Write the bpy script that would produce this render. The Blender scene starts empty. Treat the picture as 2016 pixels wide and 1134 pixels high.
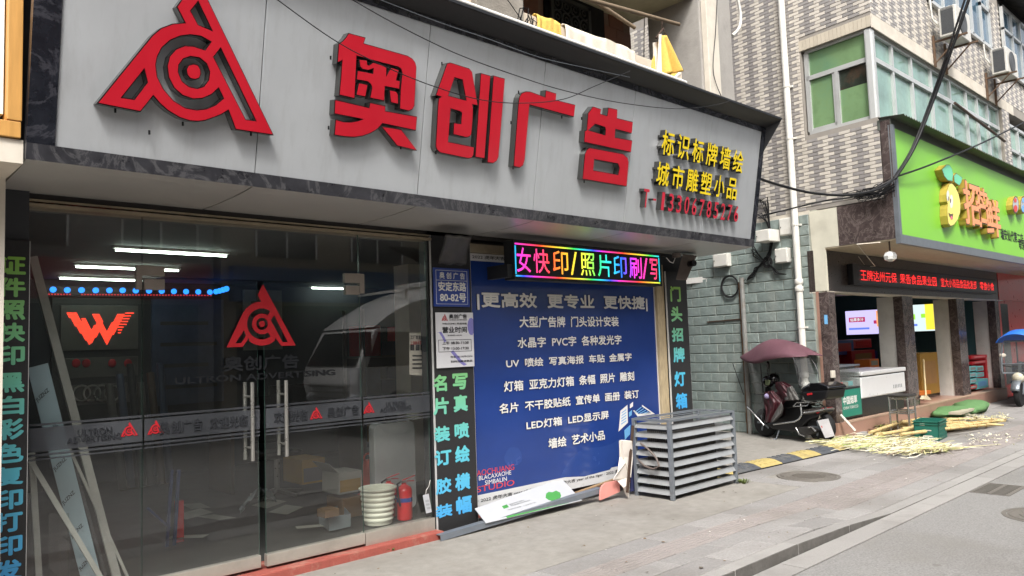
import bpy, bmesh, math, random
import numpy as np
from mathutils import Vector, Matrix
from mathutils.geometry import tessellate_polygon
random.seed(7)
sc = bpy.context.scene
COL = sc.collection
V = Vector
R = math.radians

# ------------------------------------------------------------------ camera
YAW, PITCH, ROLL, FPX, EYE = R(43.185), R(4.318), R(-1.997), 1514.0, V((0, 0, 1.6))
fw = V((math.sin(YAW) * math.cos(PITCH), math.cos(YAW) * math.cos(PITCH), math.sin(PITCH)))
rt = V((math.cos(YAW), -math.sin(YAW), 0))
up = rt.cross(fw)
rt, up = math.cos(ROLL) * rt + math.sin(ROLL) * up, -math.sin(ROLL) * rt + math.cos(ROLL) * up
cd = bpy.data.cameras.new('camera')
cd.sensor_width = 36
cd.lens = FPX / 2016 * 36
cd.clip_start, cd.clip_end = .05, 400
cam = bpy.data.objects.new('camera', cd)
cam.matrix_world = Matrix((
    (rt.x, up.x, -fw.x, EYE.x), (rt.y, up.y, -fw.y, EYE.y), (rt.z, up.z, -fw.z, EYE.z), (0, 0, 0, 1)))
COL.objects.link(cam)
sc.camera = cam

# ------------------------------------------------------------------ light
SUN_EL, SUN_AZ = 50, 222            # degrees; azimuth clockwise from +Y
w = bpy.data.worlds.new('World')
sc.world = w
w.use_nodes = True
nt = w.node_tree
bg = nt.nodes['Background']
sky = nt.nodes.new('ShaderNodeTexSky')
sky.sky_type = 'NISHITA'
sky.sun_disc = False
sky.sun_elevation = R(SUN_EL)
sky.sun_rotation = R(SUN_AZ)
sky.air_density, sky.dust_density, sky.ozone_density = 1.0, 6.0, 1.0
hs = nt.nodes.new('ShaderNodeHueSaturation')
hs.inputs['Saturation'].default_value = .35      # hazy white sky
nt.links.new(sky.outputs[0], hs.inputs['Color'])
nt.links.new(hs.outputs[0], bg.inputs[0])
bg.inputs[1].default_value = .15
sl = bpy.data.lights.new('sun', 'SUN')
sl.energy = 1.5
sl.angle = R(10)
sl.color = (1, .985, .955)
so = bpy.data.objects.new('sun', sl)
sd_ = V((math.sin(R(SUN_AZ)) * math.cos(R(SUN_EL)), math.cos(R(SUN_AZ)) * math.cos(R(SUN_EL)), math.sin(R(SUN_EL))))
so.rotation_euler = (-sd_).to_track_quat('-Z', 'Y').to_euler()
so.location = sd_ * 30
COL.objects.link(so)
sc.view_settings.view_transform = 'Standard'
sc.view_settings.look = 'None'
sc.view_settings.exposure = .98
sc.view_settings.gamma = 1
sc.view_settings.use_curve_mapping = False
sc.render.engine = 'CYCLES'
sc.cycles.use_denoising = True
sc.cycles.max_bounces = 8
sc.cycles.transparent_max_bounces = 16
sc.cycles.caustics_reflective = sc.cycles.caustics_refractive = False
sc.cycles.sample_clamp_indirect = 4

# ------------------------------------------------------------------ survey: where a sight line meets a plane of the place
def ray(x, y):
    return fw + rt * ((x - 1008) / FPX) - up * ((y - 567) / FPX)
def onp(x, y, p0, n):
    d = ray(x, y); n = V(n)
    return EYE + d * ((V(p0) - EYE).dot(n) / d.dot(n))
def oY(x, y, v): return onp(x, y, (0, v, 0), (0, 1, 0))
def oX(x, y, v): return onp(x, y, (v, 0, 0), (1, 0, 0))
def oZ(x, y, v=0): return onp(x, y, (0, 0, v), (0, 0, 1))
SA = R(6.497)
SP, SD, SN = V((11.84, 7.039, 0)), V((math.sin(SA), math.cos(SA), 0)), V((math.cos(SA), -math.sin(SA), 0))
def oS(x, y, off=0): return onp(x, y, SP - SN * off, SN)        # the side wall of the corner house

# ------------------------------------------------------------------ building blocks
ORG = {}
def tag(o, label=None, cat=None, group=None, kind=None):
    if label: o['label'] = label
    if cat: o['category'] = cat
    if group: o['group'] = group
    if kind: o['kind'] = kind
    return o
def thing(name, label, cat, loc=(0, 0, 0), group=None):
    o = bpy.data.objects.new(name, None)
    o.empty_display_size = .1
    o.location = loc
    COL.objects.link(o)
    ORG[o.name] = V(loc)
    return tag(o, label, cat, group)
def link(name, me, mats=None, parent=None, kind=None):
    o = bpy.data.objects.new(name, me)
    COL.objects.link(o)
    org = V((0, 0, 0))
    if parent is not None:
        o.parent = parent
        org = ORG[parent.name]
    ORG[o.name] = org
    if mats:
        for x in (mats if isinstance(mats, (list, tuple)) else [mats]):
            me.materials.append(x)
    if kind: o['kind'] = kind
    return o
class MB:
    def __init__(s): s.v, s.f, s.m = [], [], []
    def add(s, vs, fs, mi=0):
        b = len(s.v); s.v += [V(x) for x in vs]
        for f in list(fs): s.f.append([b + i for i in f]); s.m.append(mi)
        return s
    def poly(s, pts, mi=0): return s.add(pts, [list(range(len(pts)))], mi)
    def hexa(s, p, mi=0):       # p: 4 bottom (ccw from above), 4 top
        return s.add(p, [(3, 2, 1, 0), (4, 5, 6, 7), (0, 1, 5, 4), (1, 2, 6, 5), (2, 3, 7, 6), (3, 0, 4, 7)], mi)
    def box(s, x0, y0, z0, x1, y1, z1, mi=0):
        return s.hexa([(x0, y0, z0), (x1, y0, z0), (x1, y1, z0), (x0, y1, z0), (x0, y0, z1), (x1, y0, z1), (x1, y1, z1), (x0, y1, z1)], mi)
    def ob(s, o, a, b, c, mi=0):    # corner + three edges
        o, a, b, c = V(o), V(a), V(b), V(c)
        if a.cross(b).dot(c) < 0: a, b = b, a
        return s.hexa([o, o + a, o + a + b, o + b, o + c, o + a + c, o + a + b + c, o + b + c], mi)
    def bar(s, p, q, w, h, side=None, mi=0):    # rectangular bar from p to q
        p, q = V(p), V(q); d = (q - p).normalized()
        sd = V(side) if side is not None else (V((0, 0, 1)) if abs(d.z) < .9 else V((0, 1, 0)))
        a = d.cross(sd).normalized(); b = a.cross(d).normalized()
        return s.ob(p - a * w / 2 - b * h / 2, q - p, a * w, b * h, mi)
    def tube(s, path, r, seg=8, mi=0, closed=False, cap=True):
        path = [V(p) for p in path]; n = len(path)
        rr = r if isinstance(r, (list, tuple)) else [r] * n
        b = len(s.v); nrm = None
        for i, p in enumerate(path):
            t = (path[(i + 1) % n] - path[i - 1]) if closed else (path[min(i + 1, n - 1)] - path[max(i - 1, 0)])
            t = t.normalized() if t.length > 1e-9 else V((0, 0, 1))
            if nrm is None:
                nrm = t.orthogonal().normalized()
            else:
                nrm = nrm - t * nrm.dot(t)
                nrm = nrm.normalized() if nrm.length > 1e-6 else t.orthogonal().normalized()
            bn = t.cross(nrm)
            for k in range(seg):
                a = 2 * math.pi * k / seg
                s.v.append(p + (nrm * math.cos(a) + bn * math.sin(a)) * rr[i])
        for i in range(n if closed else n - 1):
            j = (i + 1) % n
            for k in range(seg):
                l = (k + 1) % seg
                s.f.append([b + i * seg + k, b + i * seg + l, b + j * seg + l, b + j * seg + k]); s.m.append(mi)
        if cap and not closed:
            s.f.append([b + k for k in range(seg)][::-1]); s.m.append(mi)
            s.f.append([b + (n - 1) * seg + k for k in range(seg)]); s.m.append(mi)
        return s
    def lathe(s, c, prof, seg=20, mi=0, ax=(0, 0, 1), cap=True):
        c, ax = V(c), V(ax).normalized(); u = ax.orthogonal().normalized(); v = ax.cross(u)
        b = len(s.v)
        for r, z in prof:
            for k in range(seg):
                a = 2 * math.pi * k / seg
                s.v.append(c + ax * z + (u * math.cos(a) + v * math.sin(a)) * r)
        for i in range(len(prof) - 1):
            for k in range(seg):
                l = (k + 1) % seg
                s.f.append([b + i * seg + k, b + i * seg + l, b + (i + 1) * seg + l, b + (i + 1) * seg + k]); s.m.append(mi)
        if cap:
            s.f.append([b + k for k in range(seg)][::-1]); s.m.append(mi)
            s.f.append([b + (len(prof) - 1) * seg + k for k in range(seg)]); s.m.append(mi)
        return s
    def cyl(s, p, q, r, seg=12, mi=0): return s.tube([p, q], r, seg, mi)
    def prism(s, loops, vec, mi=0, ms=None):    # flat face (outer loop + holes), pushed back along vec; face mi, sides ms
        ms = mi if ms is None else ms
        loops = [[V(p) for p in l] for l in loops]; vec = V(vec)
        b = len(s.v); flat = [p for l in loops for p in l]; n = len(flat)
        s.v += flat; s.v += [p + vec for p in flat]
        for t in tessellate_polygon(loops):
            a, c, d = (flat[i] for i in t)
            t = list(t)
            if (c - a).cross(d - a).dot(vec) > 0: t = t[::-1]
            s.f.append([b + i for i in t]); s.m.append(mi)
            s.f.append([b + n + i for i in t[::-1]]); s.m.append(ms)
        k = 0
        for l in loops:
            for i in range(len(l)):
                j = (i + 1) % len(l)
                s.f.append([b + k + i, b + k + j, b + n + k + j, b + n + k + i]); s.m.append(ms)
            k += len(l)
        return s
    def grid(s, fn, nu, nv, mi=0):
        b = len(s.v)
        for i in range(nu + 1):
            for j in range(nv + 1): s.v.append(V(fn(i / nu, j / nv)))
        for i in range(nu):
            for j in range(nv):
                a = b + i * (nv + 1) + j
                s.f.append([a, a + 1, a + nv + 2, a + nv + 1]); s.m.append(mi)
        return s
    def ball(s, c, r, seg=12, rings=8, mi=0):
        r = V(r) if not isinstance(r, (int, float)) else V((r, r, r)); c = V(c)
        return s.grid(lambda u, v: c + V((r.x * math.sin(math.pi * v) * math.cos(2 * math.pi * u), r.y * math.sin(math.pi * v) * math.sin(2 * math.pi * u), r.z * math.cos(math.pi * v))), seg, rings, mi)
    def mesh(s, name, org=V((0, 0, 0)), fix=True):
        me = bpy.data.meshes.new(name)
        me.from_pydata([p - org for p in s.v], [], s.f)
        me.polygons.foreach_set('material_index', s.m)
        if fix:
            bm = bmesh.new(); bm.from_mesh(me)
            bmesh.ops.remove_doubles(bm, verts=bm.verts, dist=1e-5)
            bmesh.ops.recalc_face_normals(bm, faces=bm.faces)
            bm.to_mesh(me); bm.free()
        return me
    def build(s, name, mats, parent=None, smooth=0, bev=0, solid=0, kind=None, fix=True, seg=2):
        me = s.mesh(name, ORG[parent.name] if parent is not None else V((0, 0, 0)), fix)
        o = link(name, me, mats, parent, kind)
        if smooth:
            me.polygons.foreach_set('use_smooth', [True] * len(me.polygons))
            if smooth < 180: me.set_sharp_from_angle(angle=R(smooth))
        if solid:
            md = o.modifiers.new('thickness', 'SOLIDIFY'); md.thickness = solid; md.offset = 0
        if bev:
            md = o.modifiers.new('bevel', 'BEVEL'); md.width = bev; md.segments = seg; md.limit_method = 'ANGLE'; md.angle_limit = R(40)
        return o
def dup(root, d, label=None):
    def cp(o, par):
        c = o.copy(); COL.objects.link(c); ORG[c.name] = ORG[o.name] + V(d)
        if par is None: c.location = o.location + V(d)
        else: c.parent = par
        for ch in list(o.children): cp(ch, c)
        return c
    r = cp(root, None)
    if label: r['label'] = label
    return r
def piece(name, me, loc, parent, rot=None):    # one of many alike pieces, sharing its mesh
    o = bpy.data.objects.new(name, me); COL.objects.link(o); o.parent = parent
    o.location = V(loc) - ORG[parent.name]
    if rot is not None: o.rotation_euler = rot
    ORG[o.name] = V(loc)
    return o

# ------------------------------------------------------------------ materials
def lin(c):
    return tuple(((x / 255 / 12.92) if x / 255 <= .04045 else ((x / 255 + .055) / 1.055) ** 2.4) for x in c) + (1,)
def mat(name, col, rough=.6, metal=0, var=.12, sc_=6, bump=0, bs=40, dirt=None, ds=2.5, da=.4, spec=.4, piecevar=0, coat=0, streak=0, alpha=1, em=0, dstreak=0, spots=0):
    m = bpy.data.materials.new(name); m.use_nodes = True
    n, l = m.node_tree.nodes, m.node_tree.links
    b = n['Principled BSDF']
    b.inputs['Roughness'].default_value = rough; b.inputs['Metallic'].default_value = metal
    b.inputs['Specular IOR Level'].default_value = spec
    b.inputs['Coat Weight'].default_value = coat
    col = lin(col) if max(col) > 1 else tuple(col) + (1,)
    g = n.new('ShaderNodeNewGeometry')
    src = g.outputs['Position']
    if piecevar:
        tc = n.new('ShaderNodeTexCoord'); src = tc.outputs['Object']
    no = n.new('ShaderNodeTexNoise'); no.inputs['Scale'].default_value = sc_; no.inputs['Detail'].default_value = 6; no.inputs['Roughness'].default_value = .65
    if streak:
        mp = n.new('ShaderNodeMapping'); mp.inputs['Scale'].default_value = (streak, streak, 1)
        l.new(src, mp.inputs[0]); l.new(mp.outputs[0], no.inputs['Vector'])
    else: l.new(src, no.inputs['Vector'])
    mr = n.new('ShaderNodeMapRange'); mr.inputs[1].default_value = .3; mr.inputs[2].default_value = .7
    mr.inputs[3].default_value = 1 - var; mr.inputs[4].default_value = 1 + var
    l.new(no.outputs[0], mr.inputs[0])
    mu = n.new('ShaderNodeMix'); mu.data_type = 'RGBA'; mu.blend_type = 'MULTIPLY'; mu.inputs[0].default_value = 1
    mu.inputs[6].default_value = col
    l.new(mr.outputs[0], mu.inputs[7])
    out = mu.outputs[2]
    if piecevar:
        oi = n.new('ShaderNodeObjectInfo')
        m2 = n.new('ShaderNodeMapRange'); m2.inputs[3].default_value = 1 - piecevar; m2.inputs[4].default_value = 1 + piecevar
        l.new(oi.outputs['Random'], m2.inputs[0])
        x = n.new('ShaderNodeMix'); x.data_type = 'RGBA'; x.blend_type = 'MULTIPLY'; x.inputs[0].default_value = 1
        l.new(out, x.inputs[6]); l.new(m2.outputs[0], x.inputs[7]); out = x.outputs[2]
    if dirt:
        d = n.new('ShaderNodeTexNoise'); d.inputs['Scale'].default_value = ds; d.inputs['Detail'].default_value = 8; d.inputs['Roughness'].default_value = .7
        if dstreak:
            dm = n.new('ShaderNodeMapping'); dm.inputs['Scale'].default_value = (dstreak, dstreak, .35); l.new(g.outputs['Position'], dm.inputs[0]); l.new(dm.outputs[0], d.inputs['Vector'])
        else: l.new(g.outputs['Position'], d.inputs['Vector'])
        r = n.new('ShaderNodeMapRange'); r.inputs[1].default_value = .5; r.inputs[2].default_value = .75; r.inputs[4].default_value = da
        l.new(d.outputs[0], r.inputs[0])
        x = n.new('ShaderNodeMix'); x.data_type = 'RGBA'; l.new(r.outputs[0], x.inputs[0]); l.new(out, x.inputs[6]); x.inputs[7].default_value = lin(dirt)
        out = x.outputs[2]
    if spots:
        vo = n.new('ShaderNodeTexVoronoi'); vo.inputs['Scale'].default_value = spots; l.new(g.outputs['Position'], vo.inputs['Vector'])
        r = n.new('ShaderNodeMapRange'); r.inputs[1].default_value = .045; r.inputs[2].default_value = .075; r.inputs[3].default_value = .55; r.inputs[4].default_value = 0
        l.new(vo.outputs['Distance'], r.inputs[0])
        wn = n.new('ShaderNodeTexNoise'); wn.inputs['Scale'].default_value = .55; wn.inputs['Detail'].default_value = 5; l.new(g.outputs['Position'], wn.inputs['Vector'])
        r2 = n.new('ShaderNodeMapRange'); r2.inputs[1].default_value = .48; r2.inputs[2].default_value = .64; r2.inputs[4].default_value = .42; l.new(wn.outputs[0], r2.inputs[0])
        mx_ = n.new('ShaderNodeMath'); mx_.operation = 'MAXIMUM'; l.new(r.outputs[0], mx_.inputs[0]); l.new(r2.outputs[0], mx_.inputs[1])
        x = n.new('ShaderNodeMix'); x.data_type = 'RGBA'; l.new(mx_.outputs[0], x.inputs[0]); l.new(out, x.inputs[6]); x.inputs[7].default_value = lin((104, 99, 92))
        out = x.outputs[2]
    l.new(out, b.inputs['Base Color'])
    if bump:
        bn = n.new('ShaderNodeTexNoise'); bn.inputs['Scale'].default_value = bs; bn.inputs['Detail'].default_value = 5
        l.new(src, bn.inputs['Vector'])
        bp = n.new('ShaderNodeBump'); bp.inputs['Strength'].default_value = bump; bp.inputs['Distance'].default_value = .01
        l.new(bn.outputs[0], bp.inputs['Height']); l.new(bp.outputs[0], b.inputs['Normal'])
    if rough > .15:
        rr = n.new('ShaderNodeMapRange'); rr.inputs[1].default_value = .3; rr.inputs[2].default_value = .7
        rr.inputs[3].default_value = max(.05, rough - .04); rr.inputs[4].default_value = min(1, rough + .04)
        l.new(no.outputs[0], rr.inputs[0]); l.new(rr.outputs[0], b.inputs['Roughness'])
    if em:
        b.inputs['Emission Color'].default_value = col; b.inputs['Emission Strength'].default_value = em
    return m
def glow(name, col, st):
    m = bpy.data.materials.new(name); m.use_nodes = True
    n, l = m.node_tree.nodes, m.node_tree.links
    b = n['Principled BSDF']; b.inputs['Base Color'].default_value = (.02, .02, .02, 1)
    b.inputs['Emission Color'].default_value = lin(col); b.inputs['Emission Strength'].default_value = st
    return m
def glass(name, tint=(.93, .96, .95), ior=1.5, rough=0, film=0, filmcol=(200, 200, 195)):
    m = bpy.data.materials.new(name); m.use_nodes = True
    n, l = m.node_tree.nodes, m.node_tree.links
    for x in list(n):
        if x.type != 'OUTPUT_MATERIAL': n.remove(x)
    out = [x for x in n if x.type == 'OUTPUT_MATERIAL'][0]
    t = n.new('ShaderNodeBsdfTransparent'); t.inputs[0].default_value = tuple(tint) + (1,)
    g = n.new('ShaderNodeBsdfGlossy'); g.inputs['Roughness'].default_value = rough
    fr = n.new('ShaderNodeFresnel'); fr.inputs[0].default_value = ior
    gb = n.new('ShaderNodeNewGeometry'); sb = n.new('ShaderNodeMath'); sb.operation = 'SUBTRACT'; sb.inputs[0].default_value = 1; l.new(gb.outputs['Backfacing'], sb.inputs[1])
    ml = n.new('ShaderNodeMath'); ml.operation = 'MULTIPLY'; l.new(fr.outputs[0], ml.inputs[0]); l.new(sb.outputs[0], ml.inputs[1])
    mx = n.new('ShaderNodeMixShader'); l.new(ml.outputs[0], mx.inputs[0]); l.new(t.outputs[0], mx.inputs[1]); l.new(g.outputs[0], mx.inputs[2])
    res = mx.outputs[0]
    if film:
        d = n.new('ShaderNodeBsdfDiffuse'); d.inputs[0].default_value = lin(filmcol)
        ge = n.new('ShaderNodeNewGeometry'); no = n.new('ShaderNodeTexNoise'); no.inputs['Scale'].default_value = 1.7; no.inputs['Detail'].default_value = 7
        l.new(ge.outputs['Position'], no.inputs['Vector'])
        r = n.new('ShaderNodeMapRange'); r.inputs[1].default_value = .35; r.inputs[2].default_value = .75; r.inputs[3].default_value = film * .6; r.inputs[4].default_value = film * 1.6
        l.new(no.outputs[0], r.inputs[0])
        m2 = n.new('ShaderNodeMixShader'); l.new(r.outputs[0], m2.inputs[0]); l.new(res, m2.inputs[1]); l.new(d.outputs[0], m2.inputs[2]); res = m2.outputs[0]
    l.new(res, out.inputs[0])
    return m
def marble(name, base, vein, sc_=5, rough=.18, amt=.5):
    m = mat(name, base, rough, 0, .35, 9, spec=.5)
    n, l = m.node_tree.nodes, m.node_tree.links
    b = n['Principled BSDF']; old = b.inputs['Base Color'].links[0].from_socket
    g = n.new('ShaderNodeNewGeometry')
    wv = n.new('ShaderNodeTexNoise'); wv.inputs['Scale'].default_value = sc_; wv.inputs['Detail'].default_value = 9; wv.inputs['Roughness'].default_value = .68; wv.inputs['Distortion'].default_value = 2.2
    l.new(g.outputs['Position'], wv.inputs['Vector'])
    a = n.new('ShaderNodeMath'); a.operation = 'SUBTRACT'; a.inputs[1].default_value = .5; l.new(wv.outputs[0], a.inputs[0])
    ab = n.new('ShaderNodeMath'); ab.operation = 'ABSOLUTE'; l.new(a.outputs[0], ab.inputs[0])
    r = n.new('ShaderNodeMapRange'); r.inputs[1].default_value = 0; r.inputs[2].default_value = .035; r.inputs[3].default_value = amt; r.inputs[4].default_value = 0
    l.new(ab.outputs[0], r.inputs[0])
    x = n.new('ShaderNodeMix'); x.data_type = 'RGBA'; l.new(r.outputs[0], x.inputs[0]); l.new(old, x.inputs[6]); x.inputs[7].default_value = lin(vein)
    l.new(x.outputs[2], b.inputs['Base Color'])
    return m
def vgrad(name, stops, z0, z1, rough=.5, em=0):     # a print whose colour runs down the board
    m = mat(name, (255, 255, 255), rough, var=.06)
    n, l = m.node_tree.nodes, m.node_tree.links
    b = n['Principled BSDF']
    g = n.new('ShaderNodeNewGeometry'); s = n.new('ShaderNodeSeparateXYZ'); l.new(g.outputs['Position'], s.inputs[0])
    r = n.new('ShaderNodeMapRange'); r.inputs[1].default_value = z0; r.inputs[2].default_value = z1; l.new(s.outputs[2], r.inputs[0])
    cr = n.new('ShaderNodeValToRGB'); e = cr.color_ramp.elements
    for i, (p, c) in enumerate(stops):
        q = e[i] if i < 2 else e.new(p)
        q.position = p; q.color = lin(c)
    l.new(r.outputs[0], cr.inputs[0]); l.new(cr.outputs[0], b.inputs['Base Color'])
    return m
# ------------------------------------------------------------------ lettering
_tc = {}
def tmesh(s, off=0, ext=0, shear=0, ls=1):
    k = (s, off, ext, shear, ls)
    if k not in _tc:
        c = bpy.data.curves.new('t', 'FONT'); c.body = s; c.size = 1; c.offset = off; c.resolution_u = 3; c.extrude = ext; c.shear = shear
        c.space_line = ls; c.align_x = 'CENTER' if '\n' in s else 'LEFT'
        o = bpy.data.objects.new('t', c); COL.objects.link(o)
        me = bpy.data.meshes.new_from_object(o.evaluated_get(bpy.context.evaluated_depsgraph_get()))
        bpy.data.objects.remove(o)
        vs = [v.co.copy() for v in me.vertices]; fs = [list(p.vertices) for p in me.polygons]
        fl = [abs(p.normal.z) > .7 for p in me.polygons]
        bpy.data.meshes.remove(me)
        xs, ys = [v.x for v in vs], [v.y for v in vs]
        x0, x1, y0, y1 = min(xs), max(xs), min(ys), max(ys)
        _tc[k] = ([((v.x - x0) / max(x1 - x0, 1e-6), (v.y - y0) / max(y1 - y0, 1e-6), (1 if v.z > 0 else 0) if ext else 0) for v in vs], fs, fl)
    return _tc[k]
def text(name, s, bl, br, tl, mats, parent, off=.012, deep=0, lift=.002, shear=0, ls=1, kind=None):
    """lettering filling the parallelogram bl-br-tl; deep = thickness standing out of the board"""
    bl, br, tl = V(bl), V(br), V(tl); a, b = br - bl, tl - bl
    n = a.cross(b).normalized()
    vs, fs, fl = tmesh(s, 0, .1 if deep else 0, shear, ls)
    # weight: the regular glyphs struck several times, each strike a hair above the last
    nl = s.count('\n') + 1; nc = max(len(q) for q in s.split('\n'))
    hb = b.length / nl * max(0, off)
    st = [(0, 0)] + ([(c_ * hb, d_ * hb) for c_, d_ in ((1, 0), (-1, 0), (0, 1), (0, -1), (.7, .7), (-.7, .7), (.7, -.7), (-.7, -.7))] if off > .004 else [])
    ua, ub = a.normalized(), b.normalized()
    mb = MB()
    kx, ky = (a.length - 2 * hb) / a.length, (b.length - 2 * hb) / b.length
    for i, (u_, v_) in enumerate(st):
        k = len(mb.v)
        mb.v += [bl + a * (.5 + (x - .5) * kx) + b * (.5 + (y - .5) * ky) + ua * u_ + ub * v_ + n * (lift + z * deep + (i * .00012 if z or not deep else -i * .00012)) for x, y, z in vs]
        mb.f += [[k + j for j in f] for f in fs]; mb.m += [0 if (q or not deep) else 1 for q in fl]
    if '  ' in s:       # words set apart are objects of their own
        ex = []
        ua_, L_ = a.normalized(), a.length
        for f in mb.f:
            q = [(mb.v[i] - bl).dot(ua_) for i in f]; ex.append((min(q), max(q)))
        order = sorted(range(len(mb.f)), key=lambda i: ex[i][0]); groups, cur, hi = [], [], None
        for i in order:
            if hi is not None and ex[i][0] > hi + b.length * .3: groups.append(cur); cur = []; hi = None
            cur.append(i); hi = ex[i][1] if hi is None else max(hi, ex[i][1])
        groups.append(cur); o = None
        for g in groups:
            m2 = MB(); mp = {}
            for i in g:
                for j in mb.f[i]:
                    if j not in mp: mp[j] = len(m2.v); m2.v.append(mb.v[j])
                m2.f.append([mp[j] for j in mb.f[i]]); m2.m.append(mb.m[i])
            o = m2.build(name, mats, parent, fix=False, kind=kind)
        return o
    return mb.build(name, mats, parent, fix=False, kind=kind)
def textY(name, s, p0, p1, y, mats, parent, **k):     # p0 = lower-left px, p1 = upper-right px on the plane Y = y
    a, c = oY(*p0, y), oY(*p1, y)
    return text(name, s, a, (c.x, y, a.z), (a.x, y, c.z), mats, parent, **k)
def textR(name, s, x0, x1, z0, z1, y, mats, parent, **k):
    return text(name, s, (x0, y, z0), (x1, y, z0), (x0, y, z1), mats, parent, **k)
# ------------------------------------------------------------------ palette
M = {}
M['asphalt'] = mat('asphalt', (134, 132, 129), 0.9, var=.3, sc_=70, bump=.7, bs=150, dirt=(150, 148, 142), ds=1.1, da=.4, spots=1.7)
M['concrete'] = mat('concrete', (142, 138, 131), .9, var=.14, sc_=9, bump=.3, bs=120, dirt=(108, 103, 95), ds=1.6, da=.45, spots=2.6)
M['joint'] = mat('joint_dirt', (74, 70, 64), .95, var=.2, sc_=40)
M['slab'] = mat('granite_slab', (145, 142, 139), .85, var=.2, sc_=60, bump=.35, bs=120, piecevar=.13, dirt=(122, 117, 112), ds=1.8, da=.45, spots=3.4)
M['tact'] = mat('tactile_slab', (141, 134, 130), .85, var=.13, sc_=120, bump=.2, bs=160, piecevar=.08, dirt=(116, 110, 104), ds=1.8, da=.45, spots=3.1)
M['kerb'] = mat('kerb_granite', (148, 145, 141), .85, var=.14, sc_=110, bump=.25, bs=160, piecevar=.08, dirt=(120, 116, 112), ds=2.4, da=.6)
M['iron'] = mat('cast_iron', (112, 107, 100), .75, .2, var=.2, sc_=30, bump=.2, bs=60)
M['black'] = mat('opening_dark_black', (12, 12, 12), .9)  # flat black standing in for the dark inside drain and windows
M['leaf'] = mat('weed_green', (92, 104, 52), .7, var=.3, sc_=30)
M['yrub'] = mat('yellow_rubber', (176, 158, 100), .8, var=.15, sc_=20, bump=.8, bs=30, dirt=(108, 100, 84), ds=5, da=.75)
M['brub'] = mat('black_rubber', (74, 77, 82), .8, var=.15, sc_=20, bump=.8, bs=30, dirt=(128, 124, 114), ds=6, da=.7)
M['rubber'] = mat('tyre_rubber', (30, 30, 31), .75, var=.15, sc_=30, spec=.3)

# ------------------------------------------------------------------ street and pavement
def zp(x, y):
    a = min(1, max(0, 7.02 - x)); b = min(1, max(0, (4.02 - y) / 1.2))
    return .075 * a * b
gr = MB().box(-120, -80, -1.2, 200, 120, -.08).build('ground', M['joint'], kind='structure')
rd = MB().box(-60, -5.2, -.075, 90, 2.615, -.004).build('road', M['asphalt'], kind='structure')
fp = MB().box(-60, -8.6, -.075, 90, -5.2, .09).build('far_pavement', M['concrete'], kind='structure')
ap = MB()
ap.box(-12, 4.02, -.07, 7.88, 5.42, -.001)
ap.box(7.88, 4.93, -.07, 12.2, 22, -.001)
ap = ap.build('concrete_apron', M['concrete'], kind='structure')
pv = MB().box(-12, 2.825, -.075, 26, 5.4, -.022).build('pavement', M['joint'], kind='structure'); ORG[pv.name] = V((0, 0, 0))
M['kface'] = mat('kerb_face_shaded_dirty', (96, 93, 89), .9, var=.2, sc_=14, bump=.4, bs=60, dirt=(70, 66, 62), ds=5, da=.6)  # kerb front darker: grime, plus its shade put into the colour
def slab(x0, y0, x1, y1, name='paving_slab', m='slab', th=.05, parent=None, bars=0, dz=0):
    g = .0055; x0 += g; y0 += g; x1 -= g; y1 -= g
    cx, cy = (x0 + x1) / 2, (y0 + y1) / 2; b = MB(); c = .004
    P = lambda x, y, z: (x, y, zp(x, y) + z + dz)
    lo = [(x0, y0, -.06), (x1, y0, -.06), (x1, y1, -.06), (x0, y1, -.06)]
    q = [P(x0, y0, -c), P(x1, y0, -c), P(x1, y1, -c), P(x0, y1, -c)]
    t = [P(x0 + c, y0 + c, 0), P(x1 - c, y0 + c, 0), P(x1 - c, y1 - c, 0), P(x0 + c, y1 - c, 0)]
    b.add(lo + q + t, [(0, 1, 5, 4), (1, 2, 6, 5), (2, 3, 7, 6), (3, 0, 4, 7), (4, 5, 9, 8), (5, 6, 10, 9), (6, 7, 11, 10), (7, 4, 8, 11), (8, 9, 10, 11)])
    for k in range(bars):
        yy = y0 + (y1 - y0) * (k + .5) / bars; hw = .011
        b.hexa([P(x0 + .012, yy - hw, 0), P(x1 - .012, yy - hw, 0), P(x1 - .012, yy + hw, 0), P(x0 + .012, yy + hw, 0),
                P(x0 + .018, yy - hw * .5, .006), P(x1 - .018, yy - hw * .5, .006), P(x1 - .018, yy + hw * .5, .006), P(x0 + .018, yy + hw * .5, .006)])
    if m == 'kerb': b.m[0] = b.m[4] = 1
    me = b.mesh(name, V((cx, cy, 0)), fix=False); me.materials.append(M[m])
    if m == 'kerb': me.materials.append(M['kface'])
    return piece(name, me, (cx, cy, 0), parent or pv)
rs = random.Random(3)
for y0, y1, xa, xb, of, br in ((2.965, 3.215, .6, 21, 0, 0), (3.215, 3.445, .6, 7.04, .25, 0), (3.215, 3.445, 7.04, 21, .25, 5), (3.445, 3.73, .6, 21, 0, 6), (3.73, 4.018, .6, 21, .3, 0),
                              (4.018, 4.31, 7.9, 21, .1, 0), (4.31, 4.61, 7.9, 21, .4, 0), (4.61, 4.93, 7.9, 21, .2, 0), (4.93, 5.28, 12.2, 21, .5, 0)):
    x = xa - (of if xa < 1 else 0); n = 0
    while x < xb - .05:
        L = .6 if x < 13 else .9
        x1 = min(xb, x + L)
        if not (abs((x + x1) / 2 - 8.52) < .42 and abs((y0 + y1) / 2 - 4.24) < .3):
            slab(x, y0, x1, y1, 'tactile_slab' if br else 'paving_slab', 'tact' if br else 'slab', bars=br, dz=rs.uniform(-.0015, .0015))
        x = x1
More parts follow.
